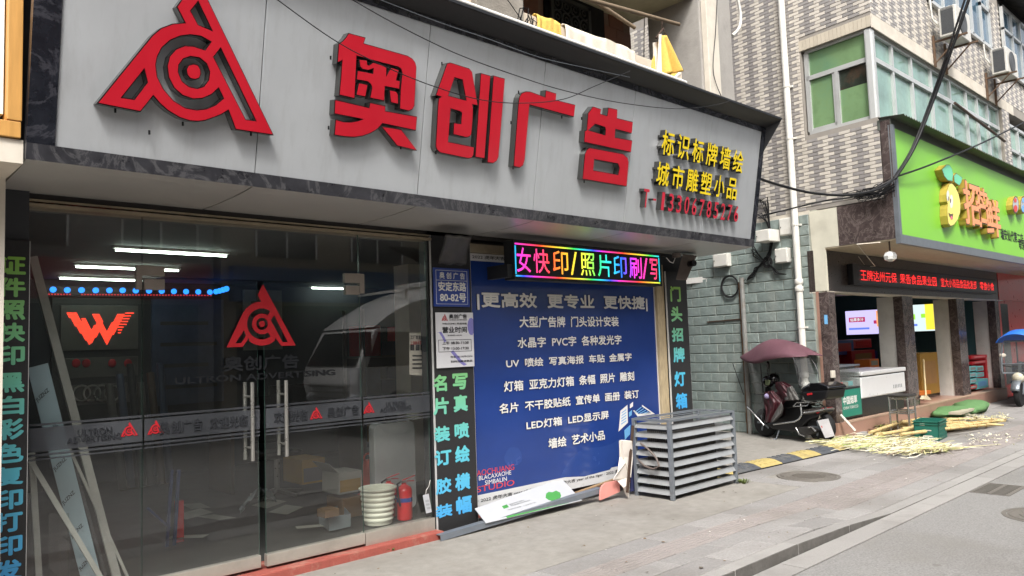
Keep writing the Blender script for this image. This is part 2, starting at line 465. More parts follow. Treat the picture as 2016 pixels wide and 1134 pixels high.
# cut slabs round the manhole
for a, b_, c, d in ((7.9, 4.018, 8.2, 4.31), (7.9, 4.31, 8.2, 4.61), (8.84, 4.018, 9.1, 4.31), (8.84, 4.31, 9.1, 4.61)): slab(a, b_, c, d)
kb = MB().box(-12, 2.64, -.075, 26, 2.95, -.04).build('kerb', M['joint'], kind='structure')
x = 1.1; k = 0
while x < 21:
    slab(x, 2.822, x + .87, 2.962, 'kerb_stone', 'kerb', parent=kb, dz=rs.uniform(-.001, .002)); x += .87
x = .8
while x < 21:
    g = .003
    me = MB().box(x + g, 2.625, -.05, x + .87 - g, 2.818, .001 + rs.uniform(-.001, .001)).mesh('gutter_stone', V((x, 2.72, 0)), fix=False); me.materials.append(M['kerb'])
    piece('gutter_stone', me, (x, 2.72, 0), kb); x += .87
def manhole(c, r, label, bars, z=.002):
    t = thing('manhole_cover', label, 'manhole cover', (c[0], c[1], 0))
    MB().lathe((c[0], c[1], z), [(r, -.03), (r, .003), (r - .035, .003), (r - .037, -.012), (0.01, -.012)], 40).build('frame', M['iron'], t)
    b = MB().lathe((c[0], c[1], z), [(r - .042, -.02), (r - .042, .001), (.005, .001)], 40)
    for rr in bars:
        b.lathe((c[0], c[1], z), [(rr - .008, 0), (rr - .006, .005), (rr + .006, .005), (rr + .008, 0)], 36, cap=False)
    for i in range(-6, 7):
        h = math.sqrt(max(0, (bars[0] - .02) ** 2 - (i * .035) ** 2))
        if h > .03: b.box(c[0] + i * .035 - .006, c[1] - h, z, c[0] + i * .035 + .006, c[1] + h, z + .005)
    b.build('lid', M['iron'], t)
manhole((8.52, 4.24), .34, 'round iron manhole cover set in the pavement slabs', [.2, .24, .28])
manhole((7.86, 1.78), .36, 'round iron manhole cover set in the asphalt road', [.16, .22, .3], -.003)
# paving around the manhole
MB().prism([[(8.2, 4.02, -.002), (8.84, 4.02, -.002), (8.84, 4.61, -.002), (8.2, 4.61, -.002)],
            [(8.52 + .345 * math.cos(i * math.pi / 16) * .92, 4.315 + .29 * math.sin(i * math.pi / 16) - .01, -.002) for i in range(32)]], (0, 0, -.03)).build('manhole_surround', M['concrete'], pv)
t = thing('drain_grate', 'rectangular slotted storm drain grate at the edge of the road', 'drain grate', (8.88, 2.42, 0))
b = MB()
for y0, y1 in ((2.27, 2.305), (2.435, 2.465), (2.595, 2.612)): b.box(8.58, y0, -.05, 9.2, y1, .001)
for i in range(10):
    x = 8.58 + i * (.585 / 9); b.box(x, 2.3, -.05, x + .035, 2.6, 0)
b.build('grate_bars', M['iron'], t)
MB().box(8.58, 2.27, -.0036, 9.2, 2.612, -.0026).build('pit_dark_sheet', M['black'], t)  # thin black sheet in place of the dark depth below the bars
def weed(c, label, n, h, sd):
    r_ = random.Random(sd); b = MB()
    for i in range(n):
        a = r_.uniform(0, 6.28); l = h * r_.uniform(.5, 1); wd = .008 * r_.uniform(.6, 1.4); le = r_.uniform(.3, 1.1)
        d = V((math.cos(a), math.sin(a), 0)); s = V((-d.y, d.x, 0)); p = V(c) + d * r_.uniform(0, .05)
        m_ = p + d * l * le * .5 + V((0, 0, l * .6)); e = p + d * l * le + V((0, 0, l * (1 - le * .5)))
        b.add([p - s * wd, p + s * wd, m_ + s * wd * 1.3, e, m_ - s * wd * 1.3], [(0, 1, 2, 4), (4, 2, 3)])
    t = thing('weed', label, 'weed', c)
    b.build('leaves', M['leaf'], t, fix=False)
weed(tuple(oZ(770, 1083)), 'small green weed growing at the foot of the red step', 26, .045, 1)
weed((7.74, 4.62, 0), 'green weed at the right foot of the louvred cage', 34, .06, 2)
# rubber ramp strips
t = thing('rubber_ramp', 'yellow and black rubber ramp strip laid across the alley mouth', 'ramp strip', (9.3, 5.0, 0))
p0, p1 = V((7.75, 4.975, 0)), V((11.05, 4.76, 0)); L = (p1 - p0).length; d = (p1 - p0) / L; s = V((-d.y, d.x, 0))
prof = [(0, 0), (.02, .018), (.12, .05), (.2, .058), (.27, .05), (.36, .012), (.37, 0)]
nseg = 7
for i in range(nseg):
    b = MB(); a0, a1 = L * i / nseg + .003, L * (i + 1) / nseg - .003
    pts = [p0 + d * a + s * y + V((0, 0, z)) for a in (a0, a1) for y, z in prof]
    n = len(prof)
    b.add(pts, [(k, k + 1, n + k + 1, n + k) for k in range(n - 1)] + [tuple(range(n)), tuple(range(n, 2 * n))])
    for u in range(4):
        for v in range(3):
            c = p0 + d * (a0 + (a1 - a0) * (u + .5 + (v % 2) * .3) / 4.4) + s * (.07 + v * .09)
            zz = np.interp(.07 + v * .09, [q[0] for q in prof], [q[1] for q in prof])
            b.ob(c + V((0, 0, zz - .003)), d * .05, s * .018, (0, 0, .007))
    b.build('segment', M['yrub'] if i % 2 == 0 else M['brub'], t)
MB().ob(p0 - s * .012, d * L, s * .012, (0, 0, .012)).build('edge_strip', M['rubber'], t)

# litter and chips on the paving
b = MB(); rr = random.Random(77)
for i in range(150):
    x, y = rr.uniform(2.6, 14), rr.uniform(2.9, 5.15); s = rr.uniform(.004, .018); a = rr.uniform(0, 6.28); z = zp(x, y) + .004
    q = [V((x + s * math.cos(a + k * 1.57) * rr.uniform(.5, 1.3), y + s * math.sin(a + k * 1.57) * rr.uniform(.5, 1.3), z + rr.uniform(0, .006))) for k in range(4)]
    b.add(q, [(0, 1, 2, 3)], rr.choice((0, 0, 1, 2)))
b.build('litter', [mat('grit', (96, 88, 78), .9), mat('paper_scrap', (196, 192, 184), .8), mat('dry_leaf', (112, 88, 54), .8)], kind='stuff', fix=False)
# ------------------------------------------------------------------ the sign shop
M['shopwall'] = mat('shop_plaster', (150, 146, 138), .85, var=.1, sc_=4, dirt=(110, 104, 96), ds=2)
M['redstep'] = mat('red_painted_step', (150, 78, 68), .75, var=.15, sc_=14, bump=.3, bs=60, dirt=(168, 140, 124), ds=5, da=.75)
M['darktile'] = mat('shop_floor', (60, 59, 57), .5, var=.15, sc_=5)
M['dark'] = mat('dark_board', (34, 35, 37), .45, var=.2, sc_=30)
M['boardbl'] = mat('black_print_board', (42, 42, 43), .5, var=.2, sc_=120)
M['ceil'] = mat('ceiling_grey', (96, 98, 98), .8)
M['inwall'] = mat('inner_wall', (56, 58, 62), .8, var=.12, sc_=3)
M['inwall2'] = mat('inner_panel', (58, 57, 57), .6, var=.12, sc_=3)
M['alu'] = mat('aluminium_composite', (188, 191, 193), .32, .35, var=.035, sc_=3, spec=.5, dirt=(142, 141, 138), ds=1.5, da=.26, dstreak=8, bump=.25, bs=2.2)
M['soffit'] = mat('soffit_panel', (176, 174, 170), .36, .15, var=.05, sc_=2, spec=.6)
M['film'] = marble('marble_film', (28, 30, 36), (96, 95, 102), 1.3, .22, .3)
M['filmd'] = marble('marble_film_streaked', (50, 50, 54), (118, 117, 118), 2.2, .3, .35)
M['trim'] = mat('head_trim', (150, 138, 116), .5, .3, var=.2, sc_=8)
M['browntrim'] = mat('dark_head', (46, 42, 40), .6, var=.25, sc_=9)
M['red'] = mat('red_acrylic', (178, 20, 38), .35, var=.06, sc_=4, spec=.5, coat=.15)
M['side'] = mat('steel_return', (104, 104, 102), .22, .85, var=.12, sc_=5)
M['edge'] = mat('black_letter_edge', (20, 18, 20), .3, var=.2, sc_=60)
M['yellow'] = mat('yellow_acrylic', (232, 204, 30), .4, var=.06, sc_=6)
M['redsm'] = mat('red_small_letters', (188, 40, 60), .45, var=.1, sc_=9)
M['steel'] = mat('brushed_steel', (178, 176, 170), .3, .8, var=.12, sc_=7)
M['rail'] = mat('door_rail', (186, 180, 170), .35, .6, var=.1, sc_=4, dirt=(130, 122, 112), ds=3)
M['glass'] = glass('shop_glass', (.9, .92, .91), 1.9, 0, .014, (190, 192, 186))
M['glass2'] = glass('shop_glass_back', (1, 1, 1), 1.0001)
M['frost'] = glass('frosted_film', (.6, .61, .62), 1.02, 0, .5, (84, 86, 90))
M['inkred'] = mat('red_vinyl', (176, 26, 36), .5)
M['inkdk'] = mat('dark_vinyl', (22, 24, 28), .5)
M['inkgr'] = mat('grey_vinyl', (36, 38, 42), .5)
M['white'] = mat('white_paint', (226, 224, 218), .6, var=.05, dirt=(190, 182, 170), ds=3, da=.4)
M['cream'] = mat('cream_paint', (206, 198, 184), .75, var=.07, dirt=(168, 158, 142), ds=2, da=.5)
M['wood'] = mat('varnished_pine', (196, 146, 78), .45, var=.14, sc_=3, streak=9, spec=.5)
M['screw'] = mat('bolt', (22, 22, 24), .4, .5)

B1 = thing('shop_building', 'grey sign shop with glass doors, red step and balcony above its big sign', 'building', (4.5, 5.4, 0))
b = MB(); b.box(.9, 5.42, -.02, 7.97, 10.9, .055); b.build('floor', M['darktile'], B1)
MB().box(.95, 5.285, -.03, 4.075, 5.62, .062).build('step', M['redstep'], B1, bev=.008)
MB().box(4.53, 5.44, -.03, 7.6, 5.62, .08).build('step', M['redstep'], B1, bev=.008)
b = MB()
b.box(.8, 5.34, 0, 1.03, 10.9, 4.2); b.box(7.52, 5.42, 0, 7.97, 12.5, 2.7); b.box(.8, 10.8, 0, 7.97, 11, 4.2)
b.build('wall', M['inwall'], B1)
MB().box(1.03, 5.44, 2.62, 7.6, 10.8, 2.7).build('ceiling', M['ceil'], B1)
b = MB().box(4.06, 5.4, -.02, 4.52, 5.52, 2.66); b.build('pillar', M['dark'], B1); b = MB().box(7.4, 5.4, -.02, 7.52, 5.6, 2.66)
b.build('pillar', M['dark'], B1)
MB().box(4.52, 5.5, 0, 7.4, 5.56, 2.66).build('shutter_wall', M['inwall2'], B1)
MB().box(7.385, 5.395, .08, 7.53, 5.44, 2.5).build('door_jamb', mat('beige_jamb', (178, 160, 128), .6, var=.2, sc_=9, streak=4), B1, bev=.006)
b = MB(); b.box(1.0, 5.36, 2.55, 4.08, 5.5, 2.572); b.box(1.0, 5.375, 2.585, 4.08, 5.5, 2.6); b.build('head_trim', M['trim'], B1)
MB().box(.95, 5.4, 2.6, 7.6, 5.6, 2.66).build('head', M['browntrim'], B1)
MB().box(1.0, 5.39, 2.5, 1.032, 5.44, .06).build('jamb', M['steel'], B1)
MB().box(4.53, 5.4, 2.48, 7.4, 5.5, 2.56).build('head_trim', M['trim'], B1)

# fascia, leaning out at the top
LEAN = math.tan(R(10.1))
def FY(z): return 4.6 - (z - 2.66) * LEAN
FN = V((0, -math.cos(R(10.1)), -math.sin(R(10.1))))
FU = V((0, -math.sin(R(10.1)), math.cos(R(10.1))))
def FP(x, z, d=0): return V((x, FY(z), z)) + FN * d
def oF(px, py, d=0): return onp(px, py, FP(0, 2.66, d), FN)
SGN = thing('shop_sign', 'long light grey shop sign with big red letters and a red triangular emblem', 'shop sign', (4.5, 4.6, 2.66))
xs = [.995, 2.112, 3.372, 4.58, 5.8, 7.125, 8.15]
for i in range(6):
    x0, x1 = xs[i] + .003, xs[i + 1] - .003
    MB().ob(FP(x0, 2.745), (x1 - x0, 0, 0), FP(0, 4.03) - FP(0, 2.745), -FN * .03).build('fascia_panel', M['alu'], SGN, bev=.003)
sx = [.865, 2.10, 3.365, 4.6, 5.86, 7.13, 8.3]
for i in range(6):
    x0, x1 = sx[i] + .006, sx[i + 1] - .006
    b = MB()
    prof = [(5.41, 2.638), (5.15, 2.637), (4.9, 2.641), (4.7, 2.651), (4.6, 2.662)]
    for (y0, z0), (y1, z1) in zip(prof, prof[1:]):
        xe = (lambda y: x1 if i < 5 else x1 - (5.41 - y) * .1)
        b.hexa([(x0, y1, z1), (xe(y1), y1, z1), (xe(y0), y0, z0), (x0, y0, z0), (x0, y1, z1 + .02), (xe(y1), y1, z1 + .02), (xe(y0), y0, z0 + .02), (x0, y0, z0 + .02)])
    b.build('soffit_panel', M['soffit'], SGN, smooth=30)
MB().ob(FP(.865, 2.662, .012), (7.355, 0, 0), FP(0, 2.747) - FP(0, 2.662), -FN * .06).build('bottom_strip', M['filmd'], SGN)
MB().ob(FP(.865, 2.748, .012), (.13, 0, 0), FP(0, 4.9) - FP(0, 2.748), -FN * .06).build('side_strip', M['film'], SGN)
MB().ob(FP(8.15, 2.748, .012), (.07, 0, 0), FP(0, 4.03) - FP(0, 2.748), -FN * .06).build('side_strip', M['film'], SGN)
MB().ob(FP(.998, 2.71, -.034), (7.15, 0, 0), FP(0, 4.1) - FP(0, 2.71), -FN * .02).build('backing', M['edge'], SGN)
MB().box(.87, 4.75, 2.68, 8.2, 5.4, 3.9).build('sign_frame', M['dark'], SGN)
# top cap: dark film underside, pale metal edge
b = MB()
A, Bq = FP(.86, 4.031, .0), V((.86, 4.2, 4.105))
b.hexa([A, A + V((7.36, 0, 0)), V((8.32, 4.2, 4.105)), Bq, A + V((0, 0, .02)), A + V((7.36, 0, .02)), V((8.32, 4.2, 4.125)), Bq + V((0, 0, .02))])
b.build('top_cap', M['dark'], SGN)
MB().ob(FP(.99, 3.975, .006), (7.165, 0, 0), FP(0, 4.03) - FP(0, 3.975), -FN * .03).build('top_strip', M['film'], SGN)
b = MB(); b.hexa([(.86, 4.19, 4.106), (8.32, 4.19, 4.106), (8.3, 5.2, 4.2), (.86, 5.2, 4.2), (.86, 4.19, 4.128), (8.32, 4.19, 4.128), (8.3, 5.2, 4.22), (.86, 5.2, 4.22)])
b.build('top_flashing', M['dark'], SGN)
MB().tube([(.86, 4.2, 4.135), (2, 4.2, 4.145), (4, 4.205, 4.14), (6.4, 4.2, 4.14)], .017, 8).build('edge_pipe', M['white'], SGN, smooth=60)
b = MB(); b.add([FP(8.22, 4.03), V((8.32, 4.2, 4.105)), FP(8.22, 3.7, -.02), FP(8.21, 4.03, -.1)], [(0, 1, 2), (1, 3, 2), (0, 3, 1), (0, 2, 3)])
b.build('end_flare', M['dark'], SGN)

# red built-up letters, traced on the face of the sign
DL = .062
def loops(sets, sx_, ox, oy, dx=0, dy=0): return [[oF(ox + x / sx_, oy + y / sx_, DL) for x, y in l] for l in sets]
def inset(l, d):      # shrink a flat loop on the sign face by d metres
    n = len(l); out = []
    P = [(p.x, (p - FP(0, 2.66)).dot(FU)) for p in l]
    ar = sum(P[i][0] * P[(i + 1) % n][1] - P[(i + 1) % n][0] * P[i][1] for i in range(n))
    s = 1 if ar > 0 else -1
    for i in range(n):
        a, p, c = P[i - 1], P[i], P[(i + 1) % n]
        e1, e2 = V((p[0] - a[0], p[1] - a[1])), V((c[0] - p[0], c[1] - p[1]))
        n1, n2 = V((-e1.y, e1.x)).normalized() * s, V((-e2.y, e2.x)).normalized() * s
        q = n1 + n2
        q = q / max(.35, q.dot(q) / 2) if q.length > 1e-6 else n1
        out.append(l[i] + V((1, 0, 0)) * q.x * d + FU * q.y * d)
    return out
def letter(name, pieces, label=None):
    b = MB()
    for ls in pieces:
        b.prism([ls[0]] + ls[1:], -FN * DL, 2, 1)
        f = [inset(ls[0], .006)] + [inset(h, -.006) for h in ls[1:]]
        b.prism([[p + FN * .006 for p in l] for l in f], -FN * .004, 0, 0)
    o = b.build(name, [M['red'], M['side'], M['edge']], SGN, fix=False)
    bm = bmesh.new(); bm.from_mesh(o.data); bmesh.ops.recalc_face_normals(bm, faces=bm.faces); bm.to_mesh(o.data); bm.free()
    if label: o['label'] = label
    return o
lg = [[(1910, 945), (1640, 905), (1590, 772), (1545, 800), (1490, 822), (1430, 843), (1380, 850), (1320, 845), (1250, 822), (1170, 775), (1110, 722), (1068, 672), (980, 782), (672, 722),
       (860, 490), (1060, 245), (1120, 195), (1200, 165), (1285, 157), (1228, 47), (1378, -152)],
      [(1380, 17), (1473, 210), (1382, 171), (1331, 77)], [(1003, 489), (1023, 574), (934, 691), (853, 679)],
      [(1537, 341), (1778, 840), (1714, 832), (1491, 399)],
      [(1466, 293), (1400, 256), (1330, 246), (1260, 254), (1190, 283), (1130, 335), (1098, 400), (1088, 455), (1098, 535), (1140, 620), (1210, 700), (1290, 750), (1370, 765), (1440, 757), (1505, 728), (1554, 685),
       (1522, 619), (1475, 662), (1410, 690), (1345, 693), (1270, 668), (1210, 615), (1172, 540), (1162, 460), (1180, 390), (1225, 340), (1285, 317), (1345, 320), (1428, 347)],
      [(1330, 397), (1390, 407), (1436, 445), (1458, 500), (1452, 556), (1420, 600), (1372, 615), (1318, 603), (1270, 565), (1245, 505), (1248, 455), (1280, 413)]]
isl = [[(1347, 443), (1380, 453), (1400, 485), (1402, 520), (1390, 548), (1362, 558), (1325, 551), (1302, 522), (1295, 485), (1312, 453)]]
letter('emblem', [loops(lg, 3.543, 0, 0), loops(isl, 3.543, 0, 0)], 'red triangular emblem with rings')
ao = [[[(345, 35), (605, 105), (575, 190), (1230, 375), (1300, 420), (1345, 480), (1360, 550), (1330, 1120), (1300, 1175), (1240, 1205), (1105, 1170), (1115, 880), (1140, 640), (1125, 580), (1085, 550), (700, 450), (470, 385), (440, 1020), (205, 965), (245, 455), (175, 490), (195, 195), (250, 160), (310, 95)]],
      [[(500, 425), (622, 440), (630, 505), (650, 515), (710, 470), (915, 535), (905, 690), (975, 545), (1100, 585), (1060, 735), (1115, 745), (1105, 880), (890, 840), (880, 1055), (660, 1010), (690, 850), (670, 800), (620, 765), (460, 740), (475, 590), (705, 635), (710, 575), (640, 600), (550, 585), (510, 540)]],
      [[(495, 775), (635, 805), (600, 995), (455, 965)]], [[(950, 880), (1060, 905), (1085, 960), (1090, 1105), (970, 1075)]],
      [[(140, 1025), (650, 1145), (660, 1070), (895, 1120), (895, 1195), (1370, 1280), (1350, 1495), (850, 1390), (780, 1470), (680, 1530), (560, 1575), (430, 1595), (280, 1585), (130, 1560), (150, 1320), (270, 1355), (380, 1360), (480, 1340), (570, 1320), (130, 1245)]],
      [[(830, 1425), (1130, 1470), (1370, 1790), (1065, 1720)]]]
letter('letter', [loops(x, 7.56, 640, 60) for x in ao], 'first red character, widest of the four')
ch = [[[(375, 85), (440, 75), (790, 185), (845, 255), (950, 885), (850, 865), (860, 960), (850, 1200), (830, 1410), (800, 1458), (730, 1478), (485, 1418), (500, 1188), (565, 1208), (630, 1208), (645, 1020), (610, 990), (445, 945), (400, 1548), (880, 1645), (870, 1800), (830, 1853), (770, 1868), (240, 1758), (180, 1700), (160, 1640), (200, 900), (215, 740), (265, 715), (160, 690)],
       [(515, 365), (655, 405), (722, 775), (405, 690)]], [[(1000, 270), (1185, 320), (1075, 1870), (895, 1840)]], [[(1235, 315), (1455, 375), (1335, 1830), (1300, 1910), (1230, 1955), (1120, 1940)]]]
letter('letter', [loops(x, 9.45, 840, 115) for x in ch], 'second red character with two upright bars')
gu = [[[(175, 90), (240, 65), (300, 70), (490, 140), (500, 50), (642, 95), (635, 180), (895, 245), (875, 410), (285, 250), (222, 970), (200, 1050), (150, 1085), (70, 1065), (135, 210), (147, 145)]]]
letter('letter', [loops(x, 6.75, 1000, 170) for x in gu], 'third red character with one long leg')
ga = [[[(240, 62), (345, 95), (335, 155), (420, 180), (435, 75), (552, 100), (548, 210), (750, 258), (735, 410), (525, 355), (520, 455), (742, 495), (725, 650), (125, 520), (135, 372), (160, 362), (175, 150)], [(265, 290), (390, 330), (400, 360), (395, 425), (185, 365)]],
      [[(195, 585), (620, 665), (680, 715), (695, 770), (670, 1085), (105, 990), (135, 670), (160, 615)], [(255, 740), (555, 795), (575, 850), (560, 930), (245, 875)]]]
letter('letter', [loops(x, 6.477, 1130, 200) for x in ga], 'fourth red character with a box below')
def small(s, ll, ur, mats, nm, off, n):
    p, q = oF(*ll, DL), oF(*ur, DL)
    x0, x1 = p.x, q.x; zz0, zz1 = p.z, q.z
    W = (x1 - x0) / n
    for i, c in enumerate(s):
        if c == ' ': continue
        vs, fs, fl = tmesh(c, off)
        wd = W * (.8 if n == 6 else .62) * (.55 if c in '1-' else 1)
        if c == '-': h0, h1 = .45, .55
        else: h0, h1 = 0, 1
        a = FP(x0 + W * i + (W - wd) / 2, zz0 + (zz1 - zz0) * h0)
        br = a + V((wd, 0, 0)); tl = a + FU * (zz1 - zz0) * (h1 - h0)
        o = text(nm, c, a, br, tl, mats, SGN, off=off, deep=DL, lift=0)
sm = [M['yellow'], M['side']]
small('标识标牌墙绘', (1298, 300), (1468, 333 - 36), sm, 'small_letter', .013, 6)
small('城市雕塑小品', (1288, 361), (1456, 351), sm, 'small_letter', .013, 6)
small('T-13306785276', (1262, 405), (1458, 404), [M['redsm'], M['side']], 'small_letter', .012, 13)
b = MB()
for px, py in ((227, 217), (360, 243), (294, 260), (494, 263), (651, 113), (647, 251), (789, 290), (870, 125), (858, 300), (1006, 241), (1010, 330), (1021, 181), (1106, 230), (1145, 233), (1150, 357)):
    p = oF(px, py, DL * .6); b.lathe(p - V((0, 0, .014)), [(.006, 0), (.006, .024)], 6)
b.build('fixing_bolts', M['screw'], SGN, kind='stuff')

# ------------------------------------------------------------------ glass front and doors (parts of the shop)
GY = 5.4
def pane(name, x0, x1, z0, z1, y=GY):
    b = MB(); t_ = .01
    vs = [(x0, y, z0), (x1, y, z0), (x1, y + t_, z0), (x0, y + t_, z0), (x0, y, z1), (x1, y, z1), (x1, y + t_, z1), (x0, y + t_, z1)]
    b.add(vs, [(0, 1, 5, 4)], 0); b.add(vs, [(2, 3, 7, 6)], 1); b.add(vs, [(0, 3, 2, 1), (4, 5, 6, 7), (1, 2, 6, 5), (3, 0, 4, 7)], 2)
    return b.build(name, [M['glass'], M['glass2'], M['gedge']], B1, fix=False)
M['gedge'] = mat('glass_edge', (60, 84, 76), .2)
pane('glass_pane', 1.035, 1.692, .1, 2.55)
pane('glass_pane', 1.699, 3.357, 2.148, 2.55)
pane('glass_pane', 3.364, 4.035, .16, 2.55)
MB().box(1.035, 5.385, .06, 1.695, 5.43, .115).build('sill_rail', M['rail'], B1, bev=.004)
MB().box(3.362, 5.372, .06, 4.05, 5.45, .165).build('sill_rail', M['rail'], B1, bev=.004)
for x0, x1, y in ((1.7, 2.497, 5.405), (2.538, 3.352, 5.385)):
    d = pane('glass_door', x0, x1, .16, 2.138, y)
    MB().box(x0 - .002, y - .02, .082, x1 + .002, y + .035, .168).build('bottom_rail', M['rail'], d, bev=.004)
    hx = x1 - .07 if x0 < 2 else x0 + .14
    for yy in (y - .055, y + .07):
        b = MB().tube([(hx, yy, oY(500, 905, y).z), (hx, yy, oY(500, 752, y).z)], .014, 10)
        b.build('handle', M['steel'], d, smooth=50)
    b = MB()
    for pz in (oY(500, 780, y).z, oY(500, 880, y).z): b.cyl((hx, y - .055, pz), (hx, y + .07, pz), .008, 8)
    b.build('handle_stud', M['steel'], d, smooth=50)
M['patch'] = mat('patch_fitting', (150, 140, 130), .45, .5, var=.12, sc_=6)
b = MB(); b.box(1.655, 5.385, 2.06, 1.69, 5.425, 2.22); b.box(1.69, 5.385, 2.155, 1.835, 5.425, 2.22); b.box(1.705, 5.383, 2.06, 1.835, 5.424, 2.132)
b.build('patch_fitting', M['patch'], B1, bev=.003)
b = MB(); b.box(3.225, 5.372, 2.058, 3.35, 5.42, 2.13); b.box(3.225, 5.384, 2.152, 3.36, 5.424, 2.23); b.box(3.36, 5.384, 2.07, 3.405, 5.424, 2.23)
b.build('patch_fitting', M['patch'], B1, bev=.003)
# vinyl on the glass
def onglass(pts, y=GY - .024): return [V((p.x, y, p.z)) for p in (oY(*q, y) for q in pts)]
def emblem2d(cx, cz, w, y, mats, par, name='vinyl_emblem', th=.0012):
    # emblem redrawn upright: unit triangle 0..1
    U = lambda pts: [V((cx + (x - .5) * w, y, cz + (z - .45) * w * .86)) for x, z in pts]
    circ = lambda r, a0, a1, n: [(.5 + r * math.cos(R(a0 + (a1 - a0) * i / n)), .36 + r * math.sin(R(a0 + (a1 - a0) * i / n)) * 1.16) for i in range(n + 1)]
    b = MB()
    b.prism([U([(0, 0), (.22, 0), (.31, .14)] + circ(.3, 232, 308, 8) + [(.69, .14), (.78, 0), (1, 0), (.52, 1), (.44, .83), (.5, .7)] + circ(.31, 92, 150, 6)),
             U([(.12, .06), (.2, .06), (.27, .18), (.24, .26)]), U([(.8, .06), (.88, .06), (.68, .5), (.63, .42)]),
             U(circ(.215, 55, 305, 18) + circ(.145, 305, 55, 14)), U(circ(.085, 0, 350, 12))], (0, th, 0))
    b.prism([U(circ(.045, 0, 340, 10))], (0, th, 0))
    return b.build(name, mats, par, fix=False)
doors = [o for o in bpy.data.objects if o.name.startswith('glass_door')]
pL, pR = oY(446, 680, 5.38), oY(582, 680, 5.38)
emblem2d((pL.x + pR.x) / 2, (oY(513, 682, 5.38).z + (pR.x - pL.x) * .43 * .9), pR.x - pL.x, 5.378, M['inkred'], B1)
textY('vinyl_lettering', '奥创广告', (440, 732), (588, 697), 5.378, M['inkdk'], B1, off=.03)
textY('vinyl_lettering', 'ULTRON ADVERTISING', (344, 757), (660, 727), 5.378, M['inkdk'], B1, off=.03)
zt, zb = oY(300, 823, 5.4).z, oY(300, 866, 5.4).z
for x0, x1 in ((1.04, 1.69), (1.703, 2.494), (2.541, 3.349), (3.367, 4.03)):
    b = MB(); y = 5.378
    for a, c in ((zb, zt), (zt + .012, zt + .026), (zb - .026, zb - .012), (zb - .05, zb - .04)): b.box(x0, y, a, x1, y + .001, c)
    b.build('frosted_band', M['frost'], B1)
for px, py in ((255, 846), (307, 842), (623, 814), (727, 803)):
    p = oY(px, py, 5.37); emblem2d(p.x, p.z, .105, 5.374, M['inkred'], B1)
zc = (zt + zb) / 2
for s, x0, x1, h in (('奥创广告', 1.79, 2.08, .08), ('欢迎光临', 2.13, 2.4, .08), ('欢迎光临', 2.6, 2.87, .08), ('奥创广告', 3.04, 3.32, .08), ('ULTRON\nADVERTISING', 3.52, 3.83, .08), ('ULTRON\nADVERTISING', 1.25, 1.56, .08)):
    textR('vinyl_lettering', s, x0, x1, zc - h / 2, zc + h / 2, 5.374, M['inkgr'], B1, off=.02, ls=.8)
# ------------------------------------------------------------------ boards, posters and plates on the shop front
GS = [(0, (70, 160, 226)), (.38, (96, 190, 204)), (.7, (118, 190, 140)), (1, (140, 186, 66))]
M['grad'] = vgrad('print_gradient', GS, .05, 1.75)
M['gradl'] = vgrad('print_gradient_long', GS, .3, 2.3)
M['gradr'] = vgrad('print_gradient_right', [(0, (60, 160, 226)), (.3, (80, 184, 214)), (.6, (120, 196, 160)), (1, (150, 196, 70))], .75, 2.3)
M['paleedge'] = mat('board_edge', (196, 196, 194), .5)
def board(label, x0, x1, z0, z1, y, cat='sign board', nm='sign_board'):
    t = thing(nm, label, cat, ((x0 + x1) / 2, y, z0))
    b = MB(); b.box(x0, y, z0, x1, y + .02, z1, 0); b.box(x0 - .006, y + .002, z0, x0, y + .022, z1, 1); b.box(x1, y + .002, z0, x1 + .004, y + .022, z1, 1)
    b.build('panel', [M['boardbl'], M['paleedge']], t)
    return t
t = board('tall black board of green to blue characters at the left edge of the glass front', .80, 1.03, -.0, 2.33, 5.318)
ys = [(504, 541), (547, 585), (591, 630), (635, 673), (680, 718), (733, 772), (778, 816), (823, 864), (870, 909), (916, 953), (961, 1000), (1004, 1044), (1051, 1090), (1098, 1140)]
for c, (a, e) in zip('证件照快印黑白彩色复印打印发', ys):
    za, ze = oY(40, a, 5.318).z, oY(40, e, 5.318).z
    textR('lettering', c, .868, 1.012, ze, za, 5.318, M['gradl'], t, off=.045)
t = board('tall black board with two columns of green to blue characters beside the blue poster', 4.082, 4.528, .02, 2.6, 5.372)
for s, co in (('名片装订胶装', [(853, 737, 879, 772), (853, 781, 883, 818), (855, 837, 885, 872), (856, 883, 888, 919), (858, 938, 888, 975), (858, 989, 890, 1022)]),
              ('写真喷绘横幅', [(891, 734, 920, 768), (893, 776, 920, 812), (895, 830, 923, 865), (896, 875, 924, 913), (896, 929, 925, 968), (898, 973, 928, 1014)])):
    for c, (x0, y0, x1, y1) in zip(s, co):
        textY('lettering', c, (x0, y1), (x1, y0), 5.372, M['grad'], t, off=.045)
t = board('narrow black board of green to blue characters beside the green brick wall', 7.535, 7.945, .3, 2.42, 5.36)
for c, (x0, y0, x1, y1) in zip('门头招牌灯箱', [(1320, 564, 1339, 594), (1321.6, 603.5, 1342, 633.6), (1323, 645, 1344, 673), (1326, 683, 1347, 714), (1328, 730, 1348.5, 762), (1331, 772, 1352, 806)]):
    textY('lettering', c, (x0, y1), (x1, y0), 5.36, M['gradr'], t, off=.045)
